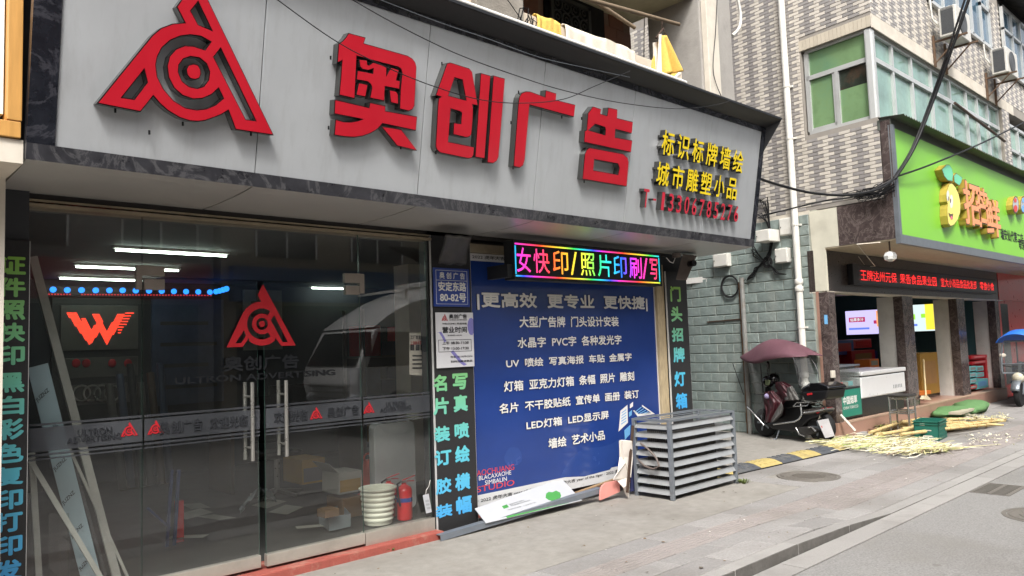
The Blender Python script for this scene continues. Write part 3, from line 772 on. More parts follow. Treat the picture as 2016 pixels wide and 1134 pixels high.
# street number plate
M['bluepl'] = mat('blue_enamel', (26, 58, 140), .3, var=.08, spec=.5, coat=.2)
M['whpr'] = mat('white_print', (222, 222, 216), .5, var=.04)
t = thing('address_plate', 'blue enamel street number plate reading 80-82', 'address plate', (4.29, 5.36, 1.97))
y = 5.352
MB().box(4.086, y, 1.968, 4.494, y + .012, 2.312).build('plate', M['bluepl'], t, bev=.004)
b = MB()
for a in ((4.112, 1.99, 4.468, 1.993), (4.112, 2.288, 4.468, 2.291), (4.112, 1.99, 4.115, 2.291), (4.465, 1.99, 4.468, 2.291), (4.112, 2.2, 4.468, 2.203)): b.box(a[0], y - .0012, a[1], a[2], y + .001, a[3])
b.build('printed_border', M['whpr'], t)
textR('lettering', '奥 创 广 告', 4.15, 4.44, 2.215, 2.275, y, M['whpr'], t, off=.02)
textR('lettering', '安定东路', 4.135, 4.452, 2.105, 2.19, y, M['whpr'], t, off=.03)
textR('lettering', '80-82号', 4.15, 4.448, 2.01, 2.09, y, M['whpr'], t, off=.03)
# opening hours notice
M['notice'] = mat('white_acrylic', (206, 206, 208), .35, var=.03)
M['violet'] = mat('violet_print', (128, 124, 186), .5)
M['ink'] = mat('black_ink', (36, 36, 40), .6)
t = thing('opening_hours_notice', 'white opening hours notice with violet swirls under the blue plate', 'notice', (4.31, 5.36, 1.43))
MB().box(4.1, y, 1.43, 4.525, y + .01, 1.916).build('panel', M['notice'], t, bev=.002)
b = MB()
def swirl(pts, wdt):
    for (x0, z0), (x1, z1) in zip(pts, pts[1:]):
        b.add([(x0, y - .0008, z0), (x1, y - .0008, z1), (x1 + wdt, y - .0008, z1 + wdt * .3), (x0 + wdt, y - .0008, z0 + wdt * .3)], [(0, 1, 2, 3)])
swirl([(4.101, 1.735), (4.13, 1.74), (4.16, 1.7), (4.185, 1.655)], .025); swirl([(4.25, 1.57), (4.3, 1.52), (4.35, 1.47), (4.4, 1.44)], .035)
b.prism([[(4.5 + .045 * math.cos(a * .5), y - .0008, 1.79 + .08 * math.sin(a * .5)) if math.cos(a * .5) < .5 else (4.523, y - .0008, 1.79 + .08 * math.sin(a * .5)) for a in range(12)]], (0, .0005, 0))
b.build('printed_swirls', M['violet'], t, fix=False)
emblem2d(4.197, 1.87, .07, y - .0012, M['inkred'], t, 'printed_emblem', .0008)
for s, x0, x1, z0, z1 in (('奥创广告', 4.245, 4.45, 1.862, 1.902), ('ULTRON ADVERTISING', 4.245, 4.45, 1.846, 1.855), ('WELCOME | 欢迎光临', 4.165, 4.445, 1.806, 1.826), ('营业时间', 4.165, 4.445, 1.735, 1.79),
                          ('BUSINESS HOURS', 4.225, 4.385, 1.708, 1.718), ('上午 08:30-11:30', 4.16, 4.46, 1.632, 1.662), ('下午 13:00-17:30', 4.16, 4.46, 1.583, 1.613), ('电话 133 0678 5276', 4.25, 4.5, 1.515, 1.533), ('扫码加微信联系', 4.25, 4.5, 1.472, 1.492)):
    textR('lettering', s, x0, x1, z0, z1, y - .001, M['ink'], t, off=.025)
b = MB()
for a in ((4.12, 1.568, 4.495, 1.572), (4.12, 1.672, 4.495, 1.676), (4.12, 1.568, 4.124, 1.676), (4.491, 1.568, 4.495, 1.676)): b.box(a[0], y - .0012, a[1], a[2], y + .001, a[3])
b.build('printed_border', M['ink'], t)
# blue poster
PY = 5.43
def pp(px, py, d=0): p = oY(px, py, PY); return V((p.x, PY - d, p.z))
M['pblue'] = mat('poster_blue', (34, 60, 126), .22, var=.1, sc_=1.6, spec=.5, coat=.3)
M['pwave'] = mat('poster_wave', (42, 68, 132), .25, var=.1, sc_=2, coat=.3)
M['pwhite'] = mat('poster_white', (204, 204, 204), .3, var=.04)
M['pred'] = mat('poster_red', (206, 66, 58), .4)
M['plet'] = mat('acrylic_white_letters', (226, 224, 220), .4, var=.04)
M['pcyan'] = mat('poster_cyan', (110, 170, 216), .35)
t = thing('poster', 'large dark blue advertising poster with white lettering on the shop front', 'poster', (5.95, PY, .13))
x0, x1, z0, z1 = 4.552, 7.372, .13, 2.475
MB().box(x0, PY, z0, x1, PY + .02, z1).build('panel', M['pblue'], t)
b = MB(); b.box(x0, PY - .001, 2.405, x1, PY, z1); b.box(x0, PY - .001, z0, x1, PY, .262); b.box(x1 - .006, PY - .001, z0, x1 + .07, PY + .02, 2.4); b.box(x0 - .004, PY - .001, z0, x0 + .012, PY, 2.45)
b.build('printed_border', M['pwhite'], t)
b = MB()
b.prism([[pp(*q, .0012) for q in ((1103, 940), (1107, 930), (1112, 920), (1117, 912), (1122, 906), (1130, 897), (1138, 890), (1146, 885), (1155, 882.5), (1165, 881.6), (1180, 880.5), (1194, 877), (1206, 873), (1220, 864), (1222, 900), (1200, 925), (1150, 938))]], (0, .0005, 0))
b.build('printed_wave', M['pwave'], t, fix=False); b = MB()
b.prism([[pp(*q, .0012) for q in ((992, 900), (1000, 884), (1004, 881), (1012, 880), (1020, 882), (1025, 889), (1028, 900), (1027, 908), (1020, 915), (1008, 918), (1000, 917), (994, 910))]], (0, .0005, 0))
b.build('printed_wave', M['pwave'], t, fix=False)
b = MB()
b.prism([[pp(*q, .002) for q in ((1221, 809), (1235, 797), (1236, 832), (1217.5, 849.5), (1220, 826))]], (0, .0005, 0))
b.prism([[pp(*q, .002) for q in ((1240, 796), (1246, 791), (1246, 800), (1240, 804))]], (0, .0005, 0))
b.prism([[pp(*q, .002) for q in ((1264, 797), (1289, 815), (1255, 820), (1246, 808), (1249, 808), (1257, 815), (1281, 812), (1263.5, 800))]], (0, .0005, 0))
b.build('printed_icons', M['plet'], t, fix=False)
b = MB()
for i in range(5): b.prism([[pp(1223.5 - i * .2, 812 + i * 5.5, .003), pp(1232.5, 805.5 + i * 5.5, .003), pp(1232.5, 807.3 + i * 5.5, .003), pp(1223.5 - i * .2, 813.8 + i * 5.5, .003)]], (0, .0005, 0))
b.prism([[pp(*q, .002) for q in ((1238, 812), (1244, 807), (1243.5, 817), (1238, 821))]], (0, .0005, 0))
for i in range(5): b.prism([[pp(1248 + i * 5, 812 + i * .8, .002), pp(1262 + i * 4.6, 801 + i * 2.9, .002), pp(1263 + i * 4.6, 802 + i * 2.9, .002), pp(1249.5 + i * 5, 813 + i * .8, .002)]], (0, .0005, 0))
b.prism([[pp(*q, .002) for q in ((1229, 847), (1241, 836), (1240, 855), (1230, 866))]], (0, .0005, 0))
b.build('printed_icons', M['pcyan'], t, fix=False)
for i, (s, ll, ur) in enumerate((('|更高效  更专业  更快捷|', (938.5, 610), (1272.8, 584)), ('大型广告牌  门头设计安装', (1021.9, 645.4), (1216.3, 623)), ('水晶字  PVC字  各种发光字', (1018, 685.5), (1221.9, 659.3)),
                  ('UV  喷绘  写真海报  车贴  金属字', (995.6, 725), (1241.9, 694.4)), ('灯箱  亚克力灯箱  条幅  照片  雕刻', (991.4, 772), (1246.9, 731)), ('名片  不干胶贴纸  宣传单  画册  装订', (982.4, 815), (1256, 766.7)),
                  ('LED灯箱  LED显示屏', (1035.5, 846.7), (1196.7, 807.9)), ('墙绘  艺术小品', (1079, 884), (1189, 846.4)))):
    a, c = oY(*ll, PY), oY(*ur, PY)
    if i == 0: a.z -= .0; 
    text('raised_lettering', s, (a.x, PY, a.z), (c.x, PY, a.z), (a.x, PY, c.z), [M['plet'], M['edge']], t, off=.026 if i else .032, deep=.008, lift=.0)
for s, ll, ur, m_ in (('AOCHUANG', (938.5, 938), (1012, 917), 'pred'), ('BLACAXAOHE', (942.5, 946), (1006, 928), 'plet'), ('SIMBALIN', (954.5, 955), (997.5, 941), 'plet'), ('STUDIO', (938.5, 970), (1012, 941), 'pred')):
    a, c = oY(*ll, PY), oY(*ur, PY)
    text('lettering', s, (a.x, PY, a.z), (c.x, PY, a.z), (a.x, PY, a.z + (.04 if m_ == 'plet' else .052)), M[m_], t, off=0, lift=.0016 if m_ == 'pred' else .0028)
for s, xa, xb, z in (('2022 虎年大吉 year of the tiger ·', 4.6, 5.5, 2.42), ('· 2022 虎年大吉 year of the tiger · 2022 虎年大吉 year of the tiger · 2022 虎年大吉 year of the tiger', 4.58, 7.2, .19)):
    textR('lettering', s, xa, xb, z, z + .04, PY - .001, M['ink'], t, off=.01)
text('lettering', '2022 虎年大吉 year of the tiger · 2022 虎年大吉 year of the tiger', (7.39, PY - .001, 2.2), (7.39, PY - .001, .5), (7.425, PY - .001, 2.2), M['ink'], t, off=.01)

# running-text LED display
def rainbow(name, x0, per, st, dots=0, one=None, pitch=.0104):
    m = bpy.data.materials.new(name); m.use_nodes = True
    n, l = m.node_tree.nodes, m.node_tree.links; b_ = n['Principled BSDF']; b_.inputs['Base Color'].default_value = (.01, .01, .01, 1)
    g = n.new('ShaderNodeNewGeometry'); s = n.new('ShaderNodeSeparateXYZ'); l.new(g.outputs['Position'], s.inputs[0])
    a = n.new('ShaderNodeMath'); a.operation = 'SUBTRACT'; a.inputs[1].default_value = x0; l.new(s.outputs[0], a.inputs[0])
    d = n.new('ShaderNodeMath'); d.operation = 'DIVIDE'; d.inputs[1].default_value = per; l.new(a.outputs[0], d.inputs[0])
    f = n.new('ShaderNodeMath'); f.operation = 'FRACT'; l.new(d.outputs[0], f.inputs[0])
    cr = n.new('ShaderNodeValToRGB'); e = cr.color_ramp.elements
    stops = [(0, (255, 60, 220)), (.14, (255, 60, 150)), (.28, (255, 70, 50)), (.42, (255, 190, 50)), (.55, (230, 240, 70)), (.66, (60, 230, 90)), (.78, (50, 220, 230)), (.9, (50, 90, 255)), (1, (210, 60, 255))]
    for i, (p, c) in enumerate(stops):
        q = e[i] if i < 2 else e.new(p)
        q.position = p; q.color = lin(one or c)
    l.new(f.outputs[0], cr.inputs[0]); l.new(cr.outputs[0], b_.inputs['Emission Color'])
    if dots:
        mm = []
        for ax in (0, 2):
            p_ = n.new('ShaderNodeMath'); p_.operation = 'MULTIPLY'; p_.inputs[1].default_value = math.pi / pitch; l.new(s.outputs[ax], p_.inputs[0])
            q_ = n.new('ShaderNodeMath'); q_.operation = 'SINE'; l.new(p_.outputs[0], q_.inputs[0])
            k_ = n.new('ShaderNodeMath'); k_.operation = 'ABSOLUTE'; l.new(q_.outputs[0], k_.inputs[0]); mm.append(k_)
        pr = n.new('ShaderNodeMath'); pr.operation = 'MULTIPLY'; l.new(mm[0].outputs[0], pr.inputs[0]); l.new(mm[1].outputs[0], pr.inputs[1])
        z_ = n.new('ShaderNodeMath'); z_.operation = 'MULTIPLY'; z_.inputs[1].default_value = st * 2.2; l.new(pr.outputs[0], z_.inputs[0]); l.new(z_.outputs[0], b_.inputs['Emission Strength'])
    else: b_.inputs['Emission Strength'].default_value = st
    return m
LY = 5.06
t = thing('led_display', 'lit rainbow LED display of running characters under the sign', 'LED display', (5.9, LY, 2.22))
a, c = oY(1017, 548, LY), oY(1299, 503, LY)
lx0, lx1, lz0, lz1 = a.x - .03, c.x + .02, a.z - .01, oY(1017, 474, LY).z + .01
b = MB(); b.box(lx0, LY + .012, lz0, lx1, LY + .13, lz1); b.build('housing', M['dark'], t, bev=.005)
b = MB(); fr = .018
b.box(lx0, LY, lz0, lx1, LY + .014, lz0 + fr); b.box(lx0, LY, lz1 - fr, lx1, LY + .014, lz1); b.box(lx0, LY, lz0 + fr, lx0 + fr, LY + .014, lz1 - fr); b.box(lx1 - fr, LY, lz0 + fr, lx1, LY + .014, lz1 - fr)
b.build('bezel', M['edge'], t)
M['rb'] = rainbow('led_rainbow', lx0, (lx1 - lx0) * .78, .95, 1); M['rb2'] = rainbow('led_rainbow_edge', lx0, (lx1 - lx0) * .55, .75, 1); M['rb3'] = rainbow('led_rainbow_shifted', lx0 + .25, (lx1 - lx0) * .55, .75, 1)
MB().box(lx0 + fr, LY + .008, lz0 + fr, lx1 - fr, LY + .013, lz1 - fr).build('screen', mat('led_screen', (10, 10, 12), .5), t)
b = MB(); b.box(lx0 + .03, LY + .006, lz1 - .044, lx1 - .03, LY + .009, lz1 - .028, 0); b.box(lx0 + .03, LY + .006, lz0 + .028, lx1 - .03, LY + .009, lz0 + .044, 1); b.box(lx0 + .026, LY + .006, lz0 + .05, lx0 + .04, LY + .009, lz1 - .05, 1); b.box(lx1 - .04, LY + .006, lz0 + .05, lx1 - .026, LY + .009, lz1 - .05, 0)
b.build('lit_border', [M['rb2'], M['rb3']], t)
W = (lx1 - lx0 - .08) / 9.6
for i, ch_ in enumerate('女快印/照片印刷/写'):
    xx = lx0 + .045 + [0, .95, 2.1, 3.2, 3.85, 5.0, 6.1, 7.25, 8.25, 8.85][i] * W
    ww = W * (.42 if ch_ == '/' else .95)
    if i == 9: ww = W * .62
    if i == 0: ww = W * .8
    textR('lit_character', ch_, xx, xx + ww, lz0 + .07, lz1 - .068, LY + .008, M['rb'], t, off=.005, lift=.003)
# mounting brackets of the display
MB().box(lx0 - .06, LY + .02, lz0 + .02, lx0, LY + .3, lz0 + .14).build('bracket', M['dark'], t)

# sheet-metal duct end under the soffit
M['tin'] = mat('dirty_tin', (72, 70, 68), .45, .5, var=.25, sc_=8)
q = [oY(877, 462, 4.98), oY(928, 466, 4.98), oY(917, 521, 5.3), oY(864, 519, 5.3)]
t = thing('metal_hood', 'crumpled dark metal sheet hanging from the soffit above the blue plate', 'metal sheet', tuple((q[0] + q[2]) / 2))
b = MB()
def hood(u, v):
    p = (q[0] * (1 - u) + q[1] * u) * (1 - v) + (q[3] * (1 - u) + q[2] * u) * v
    return p + V((0, -.012 * math.sin(u * 9 + v * 5) * math.sin(v * 3.1), .006 * math.sin(u * 14)))
b.grid(hood, 10, 10); b.build('sheet', M['tin'], t, smooth=60, solid=.012)
# security camera
M['taupe'] = mat('taupe_plastic', (104, 94, 88), .5, var=.1)
t = thing('security_camera', 'taupe security camera hanging from the right end of the soffit', 'security camera', (7.6, 5.1, 2.4))
cx = oY(1340, 525, 5.1)
b = MB(); top = oY(1346, 498, 5.12)
b.hexa([oY(1330, 551, 5.16), oY(1352, 552, 5.1), oY(1352, 552, 5.25), oY(1330, 551, 5.3), oY(1344, 500, 5.16), oY(1372, 503, 5.1), oY(1372, 503, 5.25), oY(1344, 500, 5.3)])
b.build('housing', M['taupe'], t, bev=.01)
b = MB(); b.lathe(oY(1367, 518, 5.0), [(.035, 0), (.035, .09), (.03, .1)], 14, ax=(.35, 1, 0)); b.build('lens', M['edge'], t, smooth=40)
b = MB(); b.lathe(cx + V((0, .05, .11)), [(.05, 0), (.05, .05)], 14); b.build('mount', M['taupe'], t)
b = MB(); b.tube([cx + V((-.2, .05, .1)), cx + V((-.16, .03, .05)), cx + V((-.1, .03, .04)), cx + V((-.03, .05, .1))], .005, 6); b.build('cable', M['white'], t)

# things leaning and lying along the foot of the poster
M['pvc'] = mat('foam_board', (176, 178, 182), .45, var=.03)
M['grn'] = mat('green_print', (70, 140, 72), .5)
M['gtx'] = mat('grey_print', (150, 152, 154), .5)
t = thing('foam_board', 'white printed foam board with a green picture leaning at the foot of the blue poster', 'board', tuple(oY(1020, 1010, 5.3)))
c0, c1, c2, c3 = oY(957, 1030, 5.2), oY(1146, 985, 5.2), oY(1105, 942, 5.34), oY(935, 1001, 5.34)
c0.z = max(c0.z, .012)
n_ = (c1 - c0).cross(c3 - c0).normalized()
c2 = onp(1105, 942, tuple(c0), n_)
MB().hexa([c0, c1, c1 - n_ * .006, c0 - n_ * .006, c3, c2, c2 - n_ * .006, c3 - n_ * .006]).build('panel', M['pvc'], t)
fb = lambda u, v, d=.001: (c0 * (1 - u) + c1 * u) * (1 - v) + (c3 * (1 - u) + c2 * u) * v + n_ * d
b = MB(); b.prism([[fb(u, v) for u, v in ((.68, .46), (.72, .62), (.76, .66), (.79, .6), (.84, .62), (.86, .5), (.84, .36), (.8, .26), (.72, .24), (.69, .34))]], -n_ * .0005)
b.prism([[fb(u, v) for u, v in ((.2, .0), (.85, .02), (.85, .1), (.2, .12))]], -n_ * .0005)
b.prism([[fb(u, v) for u, v in ((.235, .5), (.29, .52), (.29, .68), (.235, .66))]], -n_ * .0005)
b.build('printed_picture', M['grn'], t, fix=False)
for s, u0, u1, v0, v1 in (('新型绿色环保板材', .31, .47, .6, .66), ('新型绿色装饰材料优质品牌', .31, .52, .52, .58), ('环保材料安全 · 上海品质产品', .26, .55, .36, .42)):
    text('lettering', s, fb(u0, v0), fb(u1, v0), fb(u0, v1), M['gtx'], t, off=.01, lift=.001)
M['pole'] = mat('old_wood_pole', (140, 116, 88), .8, var=.25, sc_=6, bump=.4, bs=30, dirt=(70, 54, 40), ds=8, da=.5)
t = thing('wooden_pole', 'long bare wooden pole lying along the foot of the poster', 'pole', tuple(oY(1100, 980, 5.2)))
a_, b_, e_ = oZ(880, 1049, .035), oY(1060, 998, 5.25), oY(1236, 934, 5.38)
MB().tube([a_, a_.lerp(b_, .5) + V((0, 0, -.01)), b_, b_.lerp(e_, .6), e_], [.012, .016, .018, .017, .01], 8).build('shaft', M['pole'], t, smooth=60)
M['grey'] = mat('grey_powder_coat', (118, 124, 132), .45, .3, var=.1, sc_=5, dirt=(150, 146, 140), ds=4, da=.4)
t = thing('steel_channel', 'grey steel channel section lying on the pavement below the poster', 'steel channel', tuple(oZ(1000, 1025)))
a_, b_ = oZ(868, 1066), oY(1186, 970, 5.2)
d = (b_ - a_).normalized(); s = V((-d.y, d.x, 0)); L = (b_ - a_).length
b = MB(); b.ob(a_ + s * .0, d * L, s * .006, (0, 0, .05)); b.ob(a_ + s * .006 + V((0, 0, .044)), d * L, s * .06, (0, 0, .006)); b.ob(a_ + s * .066, d * L, s * .006, (0, 0, .05))
b.build('section', M['grey'], t)
M['pink'] = mat('pink_board', (222, 148, 138), .5, var=.06)
t = thing('pink_board', 'small pink board with rounded corner propped beside the louvred cage', 'board', tuple(oZ(1200, 980)))
py_ = 5.17; f = lambda x, y: oY(x, y, py_)
MB().prism([[f(1182, 985), f(1183, 967), f(1186, 957), f(1193, 951), f(1219, 945), f(1221, 968)]], (0, .02, 0)).build('panel', M['pink'], t, fix=False)
M['brownst'] = mat('rusty_strip', (72, 56, 46), .6, var=.2)
t = thing('dark_strip', 'thin dark brown strip leaning on the left side of the louvred cage', 'strip', tuple(oZ(1238, 972)))
MB().bar(oY(1235, 970, 5.05), oY(1246, 838, 5.08), .035, .012, side=(0, 1, 0)).build('strip', M['brownst'], t)
M['paper'] = mat('torn_vinyl', (226, 218, 208), .55, var=.05)
t = thing('torn_vinyl_roll', 'crumpled cream sheet of torn vinyl leaning beside the poster', 'vinyl sheet', tuple(oZ(1230, 978)))
out = [(1220, 868), (1225, 866), (1238, 868), (1240, 900), (1236, 940), (1240, 950), (1238, 981), (1232, 972), (1228, 960), (1216, 947), (1208, 944), (1217, 930), (1221, 900)]
b = MB(); qs = [oY(x, y, 5.1 + .03 * math.sin(i * 2.2)) for i, (x, y) in enumerate(out)]
b.prism([qs], (0, .01, 0)); b.prism([[p + V((.015, -.03, 0)) for p in [qs[0], qs[1], qs[2], qs[3], qs[4], qs[12]]]], (0, .02, 0))
b.build('sheet', M['paper'], t, fix=False)
t = thing('dark_blue_board', 'narrow dark blue printed board standing behind the louvred cage', 'board', tuple(oZ(1247, 972)))
b = MB(); b.hexa([oY(1241, 968, 5.2), oY(1251, 966, 5.16), oY(1251, 966, 5.18), oY(1241, 968, 5.22), oY(1241, 900, 5.22), oY(1251, 897, 5.18), oY(1251, 897, 5.2), oY(1241, 900, 5.24)])
b.build('panel', mat('navy_board', (28, 34, 74), .4), t)

# louvred cage over the outdoor unit
M['cage'] = mat('cage_frame', (126, 132, 138), .4, .4, var=.1, sc_=5, dirt=(136, 130, 120), ds=3, da=.4)
M['slat'] = mat('louvre_slat', (156, 158, 158), .4, .35, var=.1, sc_=4, dirt=(140, 134, 124), ds=2.5, da=.5)
X0, X1, Y0, Y1, H = 6.5, 7.69, 4.675, 5.12, .80
t = thing('louvred_cage', 'grey metal louvred cage standing on the pavement in front of the poster', 'cage', ((X0 + X1) / 2, (Y0 + Y1) / 2, 0))
for x, y_ in ((X0, Y0), (X1, Y0), (X0, Y1), (X1, Y1)):
    MB().box(x - (.02 if x == X0 else .02), y_ - .02, 0, x + .02, y_ + .02, H).build('post', M['cage'], t, bev=.003)
b = MB()
for y_ in (Y0, Y1): b.box(X0 + .02, y_ - .018, H - .02, X1 - .02, y_ + .018, H + .001)
for x in (X0, X1): b.box(x - .018, Y0 + .02, H - .02, x + .018, Y1 - .02, H + .001)
b.build('top_frame', M['cage'], t)
for i in range(3):
    y_ = Y0 + (Y1 - Y0) * (i + 1) / 4
    MB().box(X0 + .02, y_ - .011, H - .003, X1 - .02, y_ + .011, H + .002).build('top_bar', M['cage'], t)
for i in range(8):
    z = .06 + i * .0935
    for fr_ in (0, 1):
        b = MB()
        if fr_: b.hexa([(X0 + .02, Y0 - .022, z - .012), (X1 - .02, Y0 - .022, z - .012), (X1 - .02, Y0 - .016, z - .012), (X0 + .02, Y0 - .016, z - .012), (X0 + .02, Y0 + .018, z + .036), (X1 - .02, Y0 + .018, z + .036), (X1 - .02, Y0 + .024, z + .036), (X0 + .02, Y0 + .024, z + .036)])
        else: b.hexa([(X0 - .022, Y0 + .02, z - .012), (X0 - .016, Y0 + .02, z - .012), (X0 - .016, Y1 - .02, z - .012), (X0 - .022, Y1 - .02, z - .012), (X0 + .018, Y0 + .02, z + .036), (X0 + .024, Y0 + .02, z + .036), (X0 + .024, Y1 - .02, z + .036), (X0 + .018, Y1 - .02, z + .036)])
        b.build('slat', M['slat'], t)
    for bk in (0, 1):
        b = MB()
        if bk: b.box(X1 - .005, Y0 + .02, z - .01, X1 + .005, Y1 - .02, z + .03)
        else: b.box(X0 + .02, Y1 - .005, z - .01, X1 - .02, Y1 + .005, z + .03)
        b.build('slat', M['slat'], t)
u = thing('outdoor_unit', 'dark finned outdoor unit inside the louvred cage', 'air conditioner', (7.05, 4.9, 0))
b = MB(); b.box(6.62, 4.8, .06, 7.52, 5.05, .68); b.build('case', M['dark'], u)
b = MB()
for i in range(34): b.box(6.63 + i * .0262, 4.785, .08, 6.637 + i * .0262, 4.8, .66)
for i in range(9): b.box(6.6, 4.81 + i * .027, .08, 6.62, 4.818 + i * .027, .66)
b.build('fins', mat('fin_grey', (96, 94, 90), .5, .4, var=.2), u)
b = MB(); b.tube([V((6.46, 5.02, .55)), V((6.46, 4.93, .5)), V((6.45, 4.82, .42)), V((6.44, 4.78, .34)), V((6.45, 4.86, .3)), V((6.46, 4.98, .32)), V((6.48, 5.08, .38))], .011, 8)
tt = thing('drain_hose', 'short grey hose looped on the left side of the louvred cage', 'hose', (6.45, 4.9, .3)); b.build('hose', M['taupe'], tt, smooth=60)
t = thing('hanging_tag', 'white tag hanging by a thread beside the black board', 'tag', tuple(oY(843, 990, 5.36)))
b = MB(); b.hexa([oY(839, 1011, 5.36), oY(850, 1008, 5.36), oY(850, 1008, 5.365), oY(839, 1011, 5.365), oY(832, 975, 5.36), oY(844, 972, 5.36), oY(844, 972, 5.365), oY(832, 975, 5.365)])
b.build('card', M['pvc'], t)
b = MB(); b.tube([oY(838, 974, 5.362), oY(839, 965, 5.362), oY(844, 958, 5.366), oY(847, 945, 5.37)], .002, 5); b.build('thread', M['white'], t)
b = MB(); [b.prism([[oY(837 + i, 985 + j * 7, 5.358), oY(844 + i, 983.5 + j * 7, 5.358), oY(845 + i, 987.5 + j * 7, 5.358), oY(838 + i, 989 + j * 7, 5.358)]], (0, .0005, 0)) for i, j in ((0, 0), (1.4, 1), (3, 2))]
b.build('print', M['gtx'], t, fix=False)
# ------------------------------------------------------------------ inside the sign shop
M['tube'] = glow('lit_tube', (235, 255, 240), 11)
BY = 10.74
tl = ['lit fluorescent tube nearest the glass on the shop ceiling', 'lit fluorescent tube in the middle row of the left shop ceiling', 'lit fluorescent tube deepest in on the left shop ceiling', 'lit fluorescent tube behind the right hand glass door', ]
for lab, (p, q), z in zip(tl, (((228, 492), (453, 502)), ((150, 525), (355, 532)), ((118, 548), (310, 552)), ((614, 567), (727, 567))), (2.585, 2.585, 2.585, 2.59)):
    a, c = oZ(*p, z), oZ(*q, z); c = V((c.x, a.y, a.z))
    t = thing('ceiling_tube', lab, 'fluorescent light', tuple((a + c) / 2), 'fluorescent tubes in the sign shop')
    MB().box(a.x - .02, a.y - .03, z + .014, c.x + .02, a.y + .03, z + .035).build('batten', M['white'], t)
    MB().cyl(a, c, .010, 8).build('tube', M['tube'], t, smooth=60)
M['bdot'] = glow('blue_led', (36, 130, 255), 1.3)
M['rdot'] = glow('red_led', (255, 60, 70), .45)
t = thing('light_string', 'row of round blue lights along the back wall of the sign shop', 'light string', tuple(oY(260, 572, BY)))
b = MB()
bl = [(105, 570), (133, 571), (161, 571), (189, 571.5), (216, 571.5), (242, 571.5), (268, 572), (294, 572.5), (319, 573), (343, 573.5), (367, 574), (391, 574.5), (414, 575)]
for p in bl: MB().lathe(oY(*p, BY - .03), [(.0, 0), (.036, .004), (.036, .02)], 14, ax=(0, 1, 0)).build('lamp', M['bdot'], t)
cnr = oY(420, 575, BY - .03)
for i, p in enumerate(((426, 574), (433, 572.5), (440, 570.5), (446.5, 568.5))): MB().lathe(oY(*p, BY - .3 - i * .25), [(.0, 0), (.036, .004), (.036, .02)], 14, ax=(0, 1, 0)).build('lamp', M['bdot'], t)
b = MB()
for i in range(56):
    if i in (9, 10, 11): continue
    p = oY(91 + i * 5.9, 579.2 + i * .045, BY - .03); b.box(p.x - .008, p.y, p.z - .008, p.x + .008, p.y + .01, p.z + .008)
b.build('small_lamps', M['rdot'], t)
MB().box(oY(88, 575, BY).x, BY - .01, oY(105, 583, BY).z, oY(420, 575, BY).x, BY + .02, oY(105, 563, BY).z).build('strip', M['dark'], t)
# sample panel with a lit letter
t = thing('sample_board', 'grey sample board with a lit red letter and ring emblem behind the left pane', 'sample board', tuple(oY(200, 800, BY)))
f = lambda x, y, d=.02: oY(x, y, BY - d)
M['gpan'] = mat('grey_panel', (96, 92, 88), .5, var=.06)
def rectf(x0, y0, x1, y1, d): a, c = oY(x0, y1, BY - d), oY(x1, y0, BY - d); return a.x, a.z, c.x, c.z
a = rectf(100, 588, 284, 900, .02); MB().box(a[0], BY - .02, .3, a[2], BY + .04, a[3]).build('back_panel', M['inwall2'], t)
for r_ in ((119, 602, 272, 691), (124, 701, 272, 746), (130, 752, 272, 800)):
    a = rectf(*r_, .045); MB().box(a[0], BY - .045, a[1], a[2], BY - .02, a[3]).build('panel', M['gpan'], t, bev=.004)
M['wled'] = glow('red_led_letter', (255, 62, 40), 1.7)
wp = [[(302, 655), (372, 655), (455, 800), (462, 865), (455, 865)], [(468, 660), (518, 660), (580, 800), (572, 858), (566, 858)], [(640, 658), (690, 655), (580, 850), (566, 856), (540, 820)], [(400, 692), (428, 690), (465, 760), (500, 720), (530, 770), (458, 862), (440, 830)]]
def inpoly(p, q):
    r_ = False
    for i in range(len(q)):
        (x1, y1), (x2, y2) = q[i - 1], q[i]
        if (y1 > p[1]) != (y2 > p[1]) and p[0] < (x2 - x1) * (p[1] - y1) / (y2 - y1) + x1: r_ = not r_
    return r_
b = MB()
for i in range(48):
    for j in range(24):
        x, y = 300 + i * 9.6 + (j % 2) * 4.8, 655 + j * 9.2
        ok = any(inpoly((x, y), q) for q in wp)
        if not ok and j % 2 == 0 and x > 640 and inpoly((x, y), [(690, 650), (748, 650), (610, 850), (590, 850)]): ok = True
        if ok:
            p = oY(40 + x / 3.335, 420 + y / 3.335, BY - .05); b.box(p.x - .006, p.y, p.z - .006, p.x + .006, p.y + .006, p.z + .006)
b.build('led_letter', M['wled'], t, kind='stuff')
b = MB()
for k in range(4):
    c = oY(161 + k * 20, 774, BY - .06); b.tube([c + V((.095 * math.cos(q * .393), 0, .095 * math.sin(q * .393))) for q in range(16)], .012, 6, closed=True)
b.build('ring_emblem', M['steel'], t, smooth=60)
b = MB()
for k, x in enumerate((150, 170, 221, 252)):
    c = oY(x, 715, BY - .05); b.ball(c, (.05, .012, .055), 8, 6)
b.build('sample_pieces', M['inkred'], t, smooth=60)
